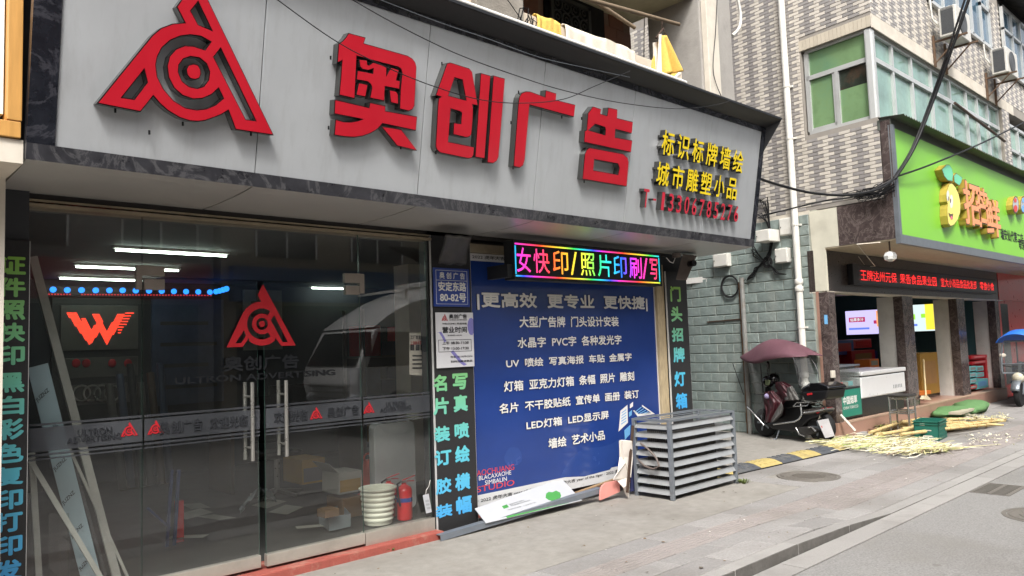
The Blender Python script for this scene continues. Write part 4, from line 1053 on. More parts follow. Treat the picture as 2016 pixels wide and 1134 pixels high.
# other display boards on the back wall
M['bpan'] = mat('blue_grey_panel', (66, 78, 104), .5, var=.25, sc_=4)
M['paleb'] = mat('pale_certificate', (150, 150, 140), .6, var=.1)
for nm, lab, r_, m_, cat in (('display_board', 'dark blue grey display board behind the glass doors', (300, 590, 440, 800), 'bpan', 'display board'), ('framed_print', 'pale framed print hanging behind the red vinyl emblem', (482, 572, 555, 690), 'paleb', 'picture'),
                        ):
    a = rectf(*r_, .03)
    t = thing(nm, lab, cat, ((a[0] + a[2]) / 2, BY, a[1]))
    MB().box(a[0], BY - .03, a[1], a[2], BY + .03, a[3]).build('panel', M[m_], t, bev=.004)
    b = MB()
    for k in range(4):
        z = a[1] + (a[3] - a[1]) * (.15 + .2 * k); b.box(a[0] + .1, BY - .034, z, a[2] - .1 - .12 * (k % 2), BY - .031, z + .05)
    b.build('printed_rows', M['inwall2'], t)
# pale pillar seen through the right pane
MB().box(5.35, 7.5, .05, 5.75, 7.8, 2.62).build('inner_pillar', M['cream'], B1)
# desk and chairs deep inside
M['wooddk'] = mat('desk_wood', (84, 66, 52), .5, var=.15)
t = thing('desk', 'dark desk deep inside the sign shop', 'desk', (4.6, 8.8, .06))
MB().box(3.6, 8.5, .74, 5.4, 9.2, .78).build('top', M['wooddk'], t)
for x in (3.62, 5.34): MB().box(x, 8.54, .06, x + .04, 9.16, .74).build('leg', M['wooddk'], t)
# white ribbed bucket
M['bucket'] = mat('white_plastic_bucket', (206, 206, 188), .45, var=.06, dirt=(150, 146, 128), ds=6, da=.4)
bc = oZ(745, 1030, .065); k = oY(745, 958, bc.y).z - .065
t = thing('bucket', 'white ribbed plastic bucket standing inside the right glass pane', 'bucket', tuple(bc))
prof = [(.118, 0), (.122, .01)]
for i in range(6):
    z = k * (.08 + i * .14); r_ = .122 + .028 * (i / 6); prof += [(r_, z), (r_ + .012, z + .012), (r_ + .012, z + .026), (r_ + .003, z + .036)]
prof += [(.152, k * .93), (.168, k * .95), (.17, k * .99), (.16, k), (.146, k * .97), (.13, .1), (.0, .1)]
MB().lathe(bc, prof, 36, cap=False).build('body', M['bucket'], t, smooth=50)
# fire extinguishers
M['extred'] = mat('extinguisher_red', (190, 34, 36), .3, var=.06, coat=.3)
def extinguisher(c, h, label):
    t = thing('fire_extinguisher', label, 'fire extinguisher', tuple(c))
    r_ = h * .19
    MB().lathe(c, [(r_ * .9, 0), (r_, .015), (r_, h * .68), (r_ * .85, h * .75), (r_ * .45, h * .8), (r_ * .3, h * .82), (r_ * .3, h * .86)], 20).build('cylinder', M['extred'], t, smooth=50)
    MB().lathe(c, [(r_ * 1.012, h * .42), (r_ * 1.012, h * .52)], 20, cap=False).build('label', M['pblue'], t)
    b = MB(); b.box(c.x - .02, c.y - .02, c.z + h * .86, c.x + .02, c.y + .02, c.z + h * .92); b.build('valve', M['steel'], t)
    b = MB(); b.bar(c + V((-.02, 0, h * .92)), c + V((.1, -.03, h * 1.0)), .018, .006); b.bar(c + V((-.02, 0, h * .9)), c + V((.09, -.03, h * .88)), .018, .006); b.build('lever', M['extred'], t)
    b = MB(); b.tube([c + V((-.02, 0, h * .9)), c + V((-r_ * 1.2, -.02, h * .86)), c + V((-r_ * 1.3, -.04, h * .6)), c + V((-r_ * 1.1, -.05, h * .35))], .009, 6); b.build('hose', M['rubber'], t, smooth=60)
ec = oZ(797, 1022, .065); eh = (oY(797, 938, ec.y).z - .065)
extinguisher(ec, eh, 'red fire extinguisher behind the white bucket, nearest the glass')
extinguisher(ec + V((-.02, .22, 0)), eh, 'second red fire extinguisher half hidden behind the first one')
# stack of folded table tops standing on edge
M['hdpe'] = mat('grey_white_plastic', (172, 174, 172), .4, var=.05)
t = thing('folded_table', 'stack of pale folded plastic tables standing on edge inside the right pane', 'folded table', (4.2, 6.35, .06))
for i in range(5):
    b = MB(); y_ = 6.25 + i * .05
    xl, xr, zl, zt_ = oY(738, 900, 6.25).x, oY(818, 900, 6.25).x, .07, oY(780, 832, 6.25).z
    rr = .06; pts = []
    for cx_, cz_, a0 in ((xr - rr, zt_ - rr, 0), (xl + rr, zt_ - rr, 90), (xl + rr, zl + rr, 180), (xr - rr, zl + rr, 270)):
        pts += [(cx_ + rr * math.cos(R(a0 + q * 22.5)) + i * .022, y_, cz_ + rr * math.sin(R(a0 + q * 22.5))) for q in range(5)]
    b.prism([pts], (0, .036, 0)); b.build('table_top', M['hdpe'], t, bev=.006)
pc = V((oY(820, 830, 6.3).x, 6.34, oY(780, 832, 6.25).z + .005)); ph = oY(815, 790, 6.3).z - pc.z
t = thing('flower_pot', 'small pale plastic pot on top of the folded tables', 'pot', tuple(pc))
MB().lathe(pc, [(.065, 0), (.085, ph * .8), (.098, ph * .82), (.098, ph), (.088, ph), (.06, .02), (0, .02)], 24, cap=False).build('body', M['bucket'], t, smooth=40)
M['cone'] = mat('cone_red', (196, 78, 60), .5)
cc = oZ(724, 1000, .065) + V((.35, .55, 0)); ch0 = oY(724, 893, cc.y).z - .065
cc.x = oY(725, 940, cc.y).x
t = thing('traffic_cone', 'faded red cone standing behind the white bucket', 'cone', tuple(cc))
MB().lathe(cc, [(.12, 0), (.12, .02), (.095, .03), (.05, ch0 * .8), (.045, ch0 * .85)], 18).build('body', M['cone'], t, smooth=40)
b = MB(); b.tube([cc + V((.045 * math.cos(q * .52), 0, ch0 * .9 + .045 * math.sin(q * .52))) for q in range(12)], .012, 6, closed=True); b.build('ring_handle', M['cone'], t, smooth=60)
# boxes and litter on the shop floor
M['card'] = mat('cardboard', (108, 86, 60), .8, var=.08)
M['cardy'] = mat('yellow_carton', (138, 108, 46), .7, var=.08)
M['cardw'] = mat('white_carton', (138, 136, 128), .7, var=.06)
def carton(label, p0, p1, y_, dep, m_, m2=None, flap=0):
    a, c = oY(p0[0], p1[1], y_), oY(p1[0], p0[1], y_)
    t = thing('carton', label, 'box', ((a.x + c.x) / 2, y_, a.z))
    MB().box(a.x, y_, a.z, c.x, y_ + dep, c.z).build('box', M[m_], t, bev=.004)
    if m2: MB().box(a.x + .015, y_ - .003, a.z + .02, c.x - .015, y_, c.z - (c.z - a.z) * .35).build('print', M[m2], t)
    if flap:
        b = MB(); b.hexa([(a.x, y_, c.z), (a.x + .006, y_, c.z), (a.x + .006, y_ + dep, c.z), (a.x, y_ + dep, c.z), (a.x - .1, y_, c.z + .1), (a.x - .094, y_, c.z + .1), (a.x - .094, y_ + dep, c.z + .1), (a.x - .1, y_ + dep, c.z + .1)]); b.build('flap', M[m_], t)
    return t
carton('white and yellow carton stacked on another behind the right glass door', (667, 925), (712, 975), 6.3, .3, 'cardw', 'cardy', 1)
carton('lower pale carton carrying the white and yellow carton', (676, 975), (712, 1022), 6.31, .3, 'card')
carton('yellow carton deeper in the shop behind the right glass door', (595, 900), (640, 955), 7.0, .4, 'cardy', 'gpan')
carton('small brown carton on the pale plastic tray near the right glass door', (640, 1000), (668, 1021), 5.95, .14, 'card')
M['bagw'] = mat('pale_plastic_bag', (128, 136, 138), .35, var=.1)
bp_ = oZ(655, 1040, .065)
t = thing('plastic_tray', 'pale crumpled plastic tray on the floor behind the right glass door', 'tray', tuple(bp_))
b = MB(); p = [oZ(628, 1030, .07), oZ(648, 1046, .07), oZ(690, 1036, .07), oZ(672, 1020, .07)]
tp_ = [V((q.x * 1.03 - bp_.x * .03, q.y, .065 + .11 + .02 * (i % 2))) for i, q in enumerate(p)]
for i in range(4): b.add([p[i], p[(i + 1) % 4], tp_[(i + 1) % 4], tp_[i]], [(0, 1, 2, 3)])
b.poly(p); b.build('tray', M['bagw'], t, solid=.004)
M['greenbag'] = mat('green_bag', (70, 170, 70), .5)
gc = oZ(690, 1015, .065) + V((.1, .12, .06))
t = thing('plastic_bag', 'bright green plastic bag on the floor behind the pale tray', 'bag', tuple(gc))
def lump(c, r_, sd, seg=16, rings=10, amp=.25):
    rr = random.Random(sd); ph_ = [(rr.uniform(0, 6.28), rr.randint(2, 5), rr.randint(1, 4)) for _ in range(4)]
    b = MB()
    def fn(u, v):
        s = 1 + sum(amp / 4 * math.sin(a + 6.2832 * u * k_ + 3.14 * v * m_) * math.sin(3.1416 * v) for a, k_, m_ in ph_)
        return V(c) + V((r_[0] * s * math.sin(math.pi * v) * math.cos(2 * math.pi * u), r_[1] * s * math.sin(math.pi * v) * math.sin(2 * math.pi * u), r_[2] * s * math.cos(math.pi * v)))
    return b.grid(fn, seg, rings)
lump(gc, (.1, .09, .07), 4).build('bag', M['greenbag'], t, smooth=60)
t = thing('plastic_wrap', 'crumpled pale plastic wrap on the shop floor behind the gap of the doors', 'plastic wrap', tuple(oZ(500, 990, .065)))
b = MB(); c0_, c1_ = oZ(478, 1008, .1), oZ(545, 985, .1)
b.grid(lambda u, v: c0_.lerp(c1_, u) + V((0, .1 * v, .16 * math.sin(u * 3.1) * (1 - .4 * v) + .03 * math.sin(u * 17 + v * 9))), 14, 5)
b.build('wrap', M['bagw'], t, smooth=60)
# strips and panels leaning behind the left pane
M['filmblue'] = mat('protective_film', (142, 162, 168), .35, var=.05)
M['pstrip'] = mat('pale_plastic_strip', (150, 150, 143), .35, var=.12)
M['dstrip'] = mat('dark_strip', (60, 60, 60), .4)
def lean(name, label, cat, P, Q, w_, th, y0, y1, m_, txt=None):
    a, c = oY(*P, y0), oY(*Q, y1)
    t = thing(name, label, cat, tuple(c))
    MB().bar(a, c, w_, th, side=(0, 1, 0)).build('strip', M[m_], t)
    if txt:
        d = (a - c).normalized(); s = V((d.z, 0, -d.x)).normalized(); n_ = V((0, -1, 0)); o_ = (0, -th / 2 - .003, 0)
        L = (a - c).length
        for k in range(6):
            m0 = c + d * L * (.1 + k * .15) + V(o_)
            text('lettering', 'JUZNZ', m0 - s * .05, m0 + s * .03 + d * .05, m0 - s * .05 - s * .01 + d * .03, M['ink'], t, off=.01)
    return t
lean('film_panel', 'pale blue film covered panel leaning behind the left glass pane', 'panel', (74, 720), (185, 1160), .115, .01, 5.58, 5.75, 'filmblue', 1)
lean('plastic_profile', 'long pale plastic profile leaning behind the left pane, from the top corner', 'profile', (64, 505), (236, 1160), .05, .03, 5.62, 5.8, 'pstrip')
lean('plastic_profile', 'thin pale profile leaning just right of the long pale one', 'profile', (135, 880), (262, 1160), .018, .02, 5.7, 5.8, 'pstrip')
lean('plastic_profile', 'dark thin profile leaning between the blue panel and the pale profile', 'profile', (100, 760), (212, 1150), .02, .02, 5.66, 5.8, 'dstrip')
lean('plastic_profile', 'pale profile crossing in front of the blue film panel', 'profile', (57, 902), (200, 1140), .03, .02, 5.5, 5.52, 'pstrip')
lean('plastic_profile', 'upright pale profile just inside the left edge of the glass', 'profile', (62, 890), (78, 1160), .035, .02, 5.56, 5.56, 'pstrip')
t = thing('clear_sheet', 'clear plastic film bunched at the foot of the left pane', 'plastic sheet', tuple(oY(110, 1110, 5.6)))
b = MB(); b.grid(lambda u, v: oY(96 + 40 * u, 1010 + 130 * v, 5.6 + .05 * math.sin(u * 9) + .1 * v), 10, 8); b.build('sheet', glass('clear_film', (.9, .92, .9), 1.4, .1, .12), t, smooth=60)
# blue step ladder and red board deeper in
t = thing('step_ladder', 'blue folding ladder deeper inside behind the left glass door', 'ladder', tuple(oY(335, 1050, 6.8)))
M['ladder'] = mat('ladder_blue', (30, 50, 92), .4)
b = MB()
for P, Q in (((338, 925), (328, 1085)), ((352, 925), (342, 1090)), ((290, 1000), (335, 1040))): b.bar(oY(*P, 6.7), oY(*Q, 6.7), .025, .02)
b.build('frame', M['ladder'], t)
t = thing('red_board', 'red board standing on the floor beside the blue ladder', 'board', tuple(oY(355, 1075, 6.75)))
b = MB(); a, c = oY(347, 1078, 6.75), oY(362, 985, 6.75); b.box(a.x, 6.75, max(a.z, .06), c.x, 6.8, c.z); b.build('panel', M['extred'], t)
t = thing('paper_notice', 'printed paper notice on the inside wall beside the right pane', 'notice', tuple(oY(822, 700, 5.75)))
b = MB(); q = [oY(806, 738, 5.6), oY(839, 740, 5.6), oY(839, 655, 5.6), oY(806, 655, 5.6)]; b.prism([q], (0, .003, 0)); b.build('paper', M['cream'], t, fix=False)
for k, s in enumerate(('工厂直营批发', '上海美术字招牌')):
    text('lettering', s, oY(808, 668 + k * 11, 5.595), oY(838, 668 + k * 11, 5.595), oY(808, 660 + k * 11, 5.595), M['inkred'] if k else M['ink'], t, off=.02)
b = MB()
for k in range(3): b.prism([[oY(808 + k * 10, 690, 5.595), oY(816 + k * 10, 690, 5.595), oY(816 + k * 10, 678, 5.595), oY(808 + k * 10, 678, 5.595)]], (0, .001, 0))
for k in range(4): b.prism([[oY(812, 702 + k * 8, 5.595), oY(836, 702 + k * 8, 5.595), oY(836, 699 + k * 8, 5.595), oY(812, 699 + k * 8, 5.595)]], (0, .001, 0))
b.build('print', M['ink'], t, fix=False)

# ------------------------------------------------------------------ upper floor of the sign shop
M['browntile'] = mat('brown_wall_tile', (112, 74, 58), .45, var=.12, sc_=9, piecevar=.1)
M['render'] = mat('grey_render', (156, 152, 146), .9, var=.12, sc_=2, bump=.35, bs=25, dirt=(112, 108, 104), ds=1.3, da=.6)
M['rough'] = mat('rough_concrete', (142, 136, 126), .9, var=.2, sc_=3.5, bump=.5, bs=40, dirt=(96, 90, 82), ds=1.5, da=.6)
M['beige'] = mat('beige_balcony_wall', (206, 192, 172), .8, var=.07, dirt=(170, 152, 130), ds=1.6)
MB().box(.8, 5.25, 3.9, 7.95, 11, 4.2).build('floor_slab', M['rough'], B1)
MB().box(5.17, 5.3, 4.2, 8.0, 5.42, 4.93).build('balcony_wall', M['beige'], B1, bev=.01)
MB().box(4.55, 5.2, 4.15, 5.17, 5.9, 9).build('column', M['rough'], B1, bev=.012)
MB().box(4.28, 5.26, 4.15, 4.55, 5.8, 9).build('column', M['beige'], B1, bev=.012)
b = MB(); b.box(8.3, 5.2, 4.22, 9.06, 6.0, 9.5); b.build('column', M['render'], B1, bev=.015)
MB().box(8.34, 5.12, 4.22, 8.6, 5.2, 9.5).build('duct', M['cream'], B1, bev=.008)
wl = MB().box(.8, 6.3, 4.2, 8.3, 11, 9.2).build('upper_wall', mat('tile_grout', (120, 98, 84), .9), B1)
me_t = MB().box(0, -.012, 0, .296, 0, .196).mesh('wall_tile', fix=False); me_t.materials.append(M['browntile'])
me_s = MB().box(0, 0, 0, .012, .296, .196).mesh('wall_tile', fix=False); me_s.materials.append(M['browntile'])
for j in range(12):
    z = 4.6 + j * .2
    if z > 6.3: break
    for i in range(16):
        x = 8.0 - i * .3 + (.0 if j % 2 else .15)
        if x + .296 > 8.3 or x < 5.3: continue
        if 5.5 < x + .15 < 6.1 and z > 4.9: continue
        if 6.55 < x + .15 < 7.75: continue
        piece('wall_tile', me_t, (x, 6.3, z), wl)
    for i in range(1): piece('wall_tile', me_s, (8.3, 6.31, z), wl)
MB().box(.8, 5.25, 5.97, 8.34, 7, 6.15).build('balcony_slab', mat('slab_paint', (176, 170, 140), .8, dirt=(120, 114, 96)), B1)
# lattice window and barred window as parts
lw = MB().box(6.6, 6.27, 4.6, 7.72, 6.3, 5.97).build('window_dark_slab', M['black'], B1)  # black slab on the wall, the unlit room put into its colour
M['latt'] = mat('dark_lattice', (48, 48, 46), .5)
b = MB(); x0_, x1_, z0_, z1_ = 6.66, 7.4, 4.62, 5.9
for a in ((x0_, z0_, x1_, z0_ + .05), (x0_, z1_ - .05, x1_, z1_), (x0_, z0_, x0_ + .05, z1_), (x1_ - .05, z0_, x1_, z1_)): b.box(a[0], 6.22, a[1], a[2], 6.26, a[3])
for i in range(4):
    for j in range(7):
        c = V((x0_ + .13 + i * .165, 6.24, z0_ + .13 + j * .175))
        b.tube([c + V((.085 * math.cos(q * .785), 0, .09 * math.sin(q * .785))) for q in range(8)], .011, 5, closed=True)
        b.tube([c + V((.035 * math.cos(q * 1.05 + .5), 0, .035 * math.sin(q * 1.05 + .5))) for q in range(6)], .009, 5, closed=True)
b.build('window_lattice', M['latt'], lw)
bw = MB().box(5.45, 6.27, 4.95, 6.1, 6.3, 5.97).build('window_dark_slab', M['black'], B1)  # same black slab for the dark behind the bars
b = MB()
for i in range(5): b.box(5.46 + i * .155, 6.2, 4.96, 5.475 + i * .155, 6.215, 5.97)
for z in (4.96, 5.25, 5.55): b.box(5.46, 6.19, z, 6.1, 6.2, z + .025)
b.build('window_bars', M['alu'], bw); MB().box(6.085, 6.18, 4.9, 6.14, 6.28, 5.97).build('window_frame', M['alu'], bw)
MB().tube([(4.33, 5.2, 9), (4.33, 5.2, 4.55), (4.36, 5.16, 4.35), (4.4, 5.1, 4.24)], .03, 10).build('drain_pipe', M['white'], B1, smooth=60)
# washing and poles
M['towc'] = mat('cream_towel', (226, 216, 198), .95, var=.08, sc_=60, bump=.6, bs=180)
M['towy'] = mat('yellow_towel', (226, 188, 96), .95, var=.1, sc_=50, bump=.6, bs=180)
M['toww'] = mat('white_fleece', (224, 216, 204), .95, var=.08, sc_=60, bump=.8, bs=120)
def hang(label, x0_, x1_, zt_, zb_, y_, m_, amp=.02, fq=16, nm='towel'):
    t = thing(nm, label, 'towel', ((x0_ + x1_) / 2, y_, zb_))
    b = MB()
    def fn(u, v):
        x = x0_ + (x1_ - x0_) * u
        w_ = amp * (v ** .6) * (.6 * math.sin(u * fq + 2 * math.sin(u * 5)) + .5 * math.sin(u * fq * .43 + 1 + v) + .3 * math.sin(u * fq * 1.7 + v * 2) * (.3 + .7 * u))
        if v < .12: return V((x, y_ + .06 - v * .5 * 1.0, zt_ + .012 * math.sin(v / .12 * 3.14)))
        return V((x + .01 * math.sin(v * 7 + u * 4), y_ - w_, zt_ - (zt_ - zb_) * (v - .12) / .88 - .014 * math.sin(u * 7) - .01 * math.sin(u * 19) * v))
    b.grid(fn, 60, 16); b.build('cloth', M[m_], t, smooth=80, solid=.01)
    return t
hang('yellow towel hanging over the balcony wall', 5.42, 5.79, 4.945, 4.4, 5.28, 'towy', .03, 14)
hang('long cream blanket hanging over the balcony wall', 5.83, 7.02, 4.945, 4.4, 5.27, 'towc', .028, 34)
M['bamboo'] = mat('bamboo_pole', (120, 104, 84), .6, var=.15, sc_=5)
pa, pb = oY(1140, -6, 4.75), oY(1337, 48, 4.6)
t = thing('bamboo_pole', 'bamboo drying pole sticking out above the balcony', 'pole', tuple(pb)); b = MB()
b.tube([pa + (pa - pb) * .6, pa, pb], [.026, .025, .02], 8); b.build('shaft', M['bamboo'], t, smooth=60)
pa2, pb2 = oY(1150, -12, 5.3), oY(1250, 55, 5.15)
t = thing('bamboo_pole', 'second bamboo pole below the drying pole, ending at the brown wall', 'pole', tuple(pb2)); MB().tube([pa2 + (pa2 - pb2) * .5, pa2, pb2], [.025, .025, .022], 8).build('shaft', M['bamboo'], t, smooth=60)
ht = 4.62; f = lambda x, y, d=0: oY(x, y, ht + d)
t = thing('hanging_cloth', 'yellow cloth with white fleece edges hanging from the bamboo pole', 'cloth', tuple(f(1310, 150)))
b = MB()
def quadgrid(P, nu, nv, amp, fq):
    def fn(u, v):
        p = (P[0] * (1 - u) + P[1] * u) * (1 - v) + (P[3] * (1 - u) + P[2] * u) * v
        return p + V((0, amp * math.sin(u * fq) * v, 0))
    b.grid(fn, nu, nv)
quadgrid([f(1300, 70), f(1312, 70), f(1337, 143), f(1296, 148)], 30, 18, .055, 11)
quadgrid([f(1296, 148), f(1336, 144), f(1322, 162), f(1310, 154)], 12, 5, .02, 8)
b.build('cloth', M['towy'], t, smooth=80, solid=.012)
b = MB(); quadgrid([f(1297, 67, -.02), f(1303, 67, -.02), f(1301, 148, -.02), f(1293, 146, -.02)], 6, 14, .03, 7)
quadgrid([f(1285, 84, .04), f(1297, 82, .04), f(1295, 150, .04), f(1287, 146, .04)], 8, 14, .03, 8)
b.tube([f(1296, 149, -.03), f(1305, 150, -.03), f(1312, 156, -.03), f(1319, 162, -.03), f(1337, 146, -.03)], .02, 6); b.tube([f(1283, 160), f(1292, 157)], .025, 6)
b.build('fleece_edge', M['toww'], t, smooth=80)
b = MB(); quadgrid([f(1284, 118, .05), f(1290, 104, .05), f(1290, 155, .05), f(1281, 158, .05)], 6, 10, .02, 7); b.build('back_cloth', M['towy'], t, smooth=80, solid=.01)
b = MB(); b.tube([f(1304, 40), f(1303, 52), f(1306, 56), f(1291, 74)], .006, 6); b.tube([f(1306, 56), f(1312, 71)], .006, 6); b.tube([f(1306, 56), f(1292, 75)], .012, 6)
b.build('hanger', M['brownst'], t, smooth=60)
# clutter behind the sign edge
t = thing('orange_pot', 'small orange plastic pot on the ledge above the sign', 'pot', (4.05, 5.4, 4.2))
b = MB(); c = oY(910, 22, 5.6); b.lathe(c - V((0, 0, .1)), [(.04, 0), (.06, .16), (.065, .16), (.065, .2)], 14); b.build('body', M['cone'], t, smooth=40)
t = thing('cable_tangle', 'tangle of black cables lying on the ledge above the sign', 'cables', tuple(oY(1030, 55, 5.0)))
rr = random.Random(5); b = MB()
for i in range(6):
    c = oY(1018 + i * 5, 44 + i * 4, 5.0); b.tube([c, c + V((rr.uniform(-.05, .1), 0, rr.uniform(.0, .2))), c + V((rr.uniform(.0, .2), 0, rr.uniform(-.1, .2))), c + V((.12, 0, -.12))], .006, 5)
b.tube([oY(1035, 45, 5.0), oY(1046, 36, 5.0), oY(1056, 44, 5.0), oY(1052, 66, 5.0), oY(1042, 66, 5.0)], .005, 5); b.tube([oY(1048, 68, 5.0), oY(1050, 36, 5.0)], .004, 5)
lump(oY(1027, 52, 5.02), (.05, .05, .16), 9).grid(lambda u, v: oY(1027, 52, 5.02), 1, 1)
b.build('cables', M['rubber'], t, smooth=60)

# ------------------------------------------------------------------ neighbouring shop on the left
t = thing('neighbour_shop', 'edge of the next shop with pine framed white sign board', 'building', (.4, 5, 0))
MB().box(-6, 4.66, 2.9, .775, 4.75, 6).build('sign_panel', M['white'], t)
for i, (x0_, z0_, x1_, z1_) in enumerate(((.785, 2.85, .858, 6), (-6, 2.715, .845, 2.80))):
    pass
MB().box(.782, 4.6, 2.86, .85, 4.72, 6).build('frame_board', M['wood'], t, bev=.004)
MB().box(-6, 4.6, 2.77, .846, 4.72, 2.855).build('frame_board', M['wood'], t, bev=.004)
MB().box(-6, 4.62, 2.64, .86, 5.3, 2.765).build('soffit', M['cream'], t)
MB().box(-6, 5.02, -.02, .852, 5.315, 2.64).build('pillar', M['cream'], t)
MB().box(-6, 5.6, 0, .8, 11, 6).build('body', M['shopwall'], t)

# clutter deep in the sign shop
t = thing('office_chair', 'dark office chair in front of the desk deep in the sign shop', 'chair', (3.9, 8.0, .06))
b = MB(); b.box(3.68, 7.8, .48, 4.12, 8.2, .56); b.build('seat', M['dark'], t, bev=.03)
b = MB(); b.box(3.7, 8.18, .62, 4.1, 8.25, 1.15); b.build('backrest', M['dark'], t, bev=.03)
b = MB(); b.cyl((3.9, 8.0, .12), (3.9, 8.0, .48), .03)
for k in range(5): b.bar((3.9, 8.0, .13), (3.9 + .28 * math.cos(k * 1.257), 8.0 + .28 * math.sin(k * 1.257), .09), .04, .03)
b.build('base', M['steel'], t)
t = thing('monitor', 'dark computer monitor standing on the desk in the sign shop', 'monitor', (4.5, 8.9, .78))
MB().box(4.25, 8.88, .9, 4.8, 8.92, 1.22).build('screen', M['edge'], t); MB().box(4.47, 8.86, .78, 4.58, 8.94, .9).build('stand', M['edge'], t)
t = thing('storage_rack', 'grey storage rack of mixed cartons along the back of the sign shop', 'rack', (6.6, 9.6, .06))
b = MB()
for x in (5.9, 7.5):
    for y_ in (9.4, 9.9): b.box(x - .02, y_ - .02, .06, x + .02, y_ + .02, 2.2)
b.build('upright', M['gpan'], t)
rr = random.Random(4)
for z in (.3, .9, 1.5):
    MB().box(5.9, 9.38, z, 7.5, 9.92, z + .03).build('shelf', M['gpan'], t)
for k, z in enumerate((.33, .93, 1.53)):
    x = 5.95
    while x < 7.3:
        w_ = rr.uniform(.18, .4); h_ = rr.uniform(.2, .45)
        nn = nn + 1 if x > 5.96 else 0
        o = thing('carton', ['first', 'second', 'third', 'fourth', 'fifth', 'sixth', 'seventh', 'eighth'][nn] + ' carton from the left on the ' + ['lowest', 'middle', 'top'][k] + ' shelf of the storage rack', 'box', (x, 9.6, z), 'cartons on the storage rack')
        MB().box(x, 9.4, z, x + w_, 9.85, z + h_).build('box', M[rr.choice(('card', 'cardw', 'bpan', 'cardy', 'inkred'))], o)
        x += w_ + .03
t = thing('paper_roll', 'bundle of dull vinyl rolls leaning by the inner wall of the sign shop', 'rolls', (2.6, 9.9, .06))
for k in range(6): MB().cyl((2.9 + k * .11, 9.9 + .05 * (k % 2), .07), (2.85 + k * .12, 10.3, 1.3 + .12 * (k % 3)), .045, 10).build('roll', M[('gpan', 'bpan', 'dark', 'gpan', 'wooddk', 'bpan')[k]], t, smooth=60)
t = thing('floor_paper', 'scattered pale paper sheets on the floor of the sign shop', 'paper', (3.2, 7.2, .06))
for k in range(7):
    x, y_, a = rr.uniform(2.3, 4.2), rr.uniform(6.2, 8), rr.uniform(0, 3)
    MB().ob((x, y_, .058 + k * .002), (.3 * math.cos(a), .3 * math.sin(a), .01), (-.2 * math.sin(a), .2 * math.cos(a), .02), (0, 0, .001)).build('sheet', M['paleb'], t)
# ------------------------------------------------------------------ across the street (seen in the shop glass)
M['farwall'] = mat('far_wall', (126, 120, 112), .9, var=.1, sc_=1, dirt=(96, 90, 84), ds=.6)
M['farglass'] = mat('far_window', (40, 48, 54), .12, spec=.7)
def farhouse(x0, x1, h, label, colr):
    t = thing('street_house', label, 'building', ((x0 + x1) / 2, -9, 0))
    mm = mat('facade', colr, .9, var=.1, sc_=1.2, dirt=(96, 90, 84), ds=.7)
    MB().box(x0, -18, 0, x1, -8.6, h).build('wall', mm, t)
    z = 4.2
    while z + 1.5 < h:
        x = x0 + .9
        while x + 1.8 < x1:
            wdw = MB().box(x, -8.6, z, x + 1.8, -8.56, z + 1.5).build('window', M['farglass'], t)
            b = MB()
            for k in range(3): b.box(x + k * .88, -8.56, z, x + k * .88 + .05, -8.53, z + 1.5)
            b.build('frame', M['white'], wdw)
            x += 2.9
        z += 3.1
    sf = MB().box(x0 + .4, -8.6, .1, x1 - .4, -8.57, 2.9).build('shop_front', M['farglass'], t)
    MB().box(x0 + .2, -8.6, 3.0, x1 - .2, -8.3, 3.9).build('shop_sign', mat('far_sign', (140, 60, 56) if x0 < 0 else (70, 96, 130), .5), t)
    return t
farhouse(-16, -4.2, 9, 'low house across the street, left of the others', (150, 140, 128))
farhouse(-4, 7.8, 11, 'grey house directly across the street', (128, 126, 122))
farhouse(8, 20, 10, 'beige house across the street behind the truck', (152, 142, 124))
farhouse(20.2, 34, 12, 'tall house across the street at the right', (134, 130, 128))
# parked box truck
M['twhite'] = mat('truck_white', (214, 214, 212), .3, var=.04, coat=.3)
M['tglass'] = mat('truck_glass', (16, 18, 20), .08, spec=.7)
t = thing('truck', 'white cab over box truck parked across the street, seen reflected in the glass', 'truck', (9.5, -2.6, 0))
y0_, y1_ = -3.55, -1.5
prof = [(6.62, .55), (6.5, 1.0), (6.55, 1.3), (6.95, 2.02), (8.6, 2.06), (8.72, 1.1), (8.72, .55), (8.0, .5)]
MB().prism([[(x, y1_, z) for x, z in prof]], (0, y0_ - y1_, 0)).build('cab', M['twhite'], t, bev=.05, seg=3)
b = MB()
b.grid(lambda u, v: V((6.95 + 1.72 * u, y1_ - .06 + (y0_ - y1_ + .12) * v, 2.05 + (1 - (1 - u) ** 2.2) * .78 * (1 - .25 * abs(2 * v - 1) ** 3))), 10, 8)
b.grid(lambda u, v: V((6.95 + 1.72 * u, y1_ - .06, 2.05 + (1 - (1 - u) ** 2.2) * .585 * v)), 10, 2)
b.build('roof_deflector', M['twhite'], t, smooth=50)
wsd = MB().hexa([(6.53, y1_ - .12, 1.34), (6.53, y0_ + .12, 1.34), (6.6, y0_ + .12, 1.34), (6.6, y1_ - .12, 1.34), (6.9, y1_ - .2, 1.97), (6.9, y0_ + .2, 1.97), (6.97, y0_ + .2, 1.97), (6.97, y1_ - .2, 1.97)]).build('windscreen', M['tglass'], t)
MB().prism([[(7.0, y1_ + .006, 1.95), (7.75, y1_ + .006, 1.95), (7.75, y1_ + .006, 1.3), (6.75, y1_ + .006, 1.3)]], (0, -.02, 0)).build('side_window', M['tglass'], t)
b = MB()
for z in (.72, .83, .94): b.box(6.47, y0_ + .35, z, 6.53, y1_ - .35, z + .03)
b.build('grille', M['steel'], t)
for y_ in (y1_ - .25, y0_ + .25): MB().ball((6.56, y_, .72), (.07, .17, .1)).build('headlight', M['pvc'], t, smooth=80)
MB().box(6.5, y0_, .35, 6.75, y1_, .55).build('bumper', M['gpan'], t, bev=.03)
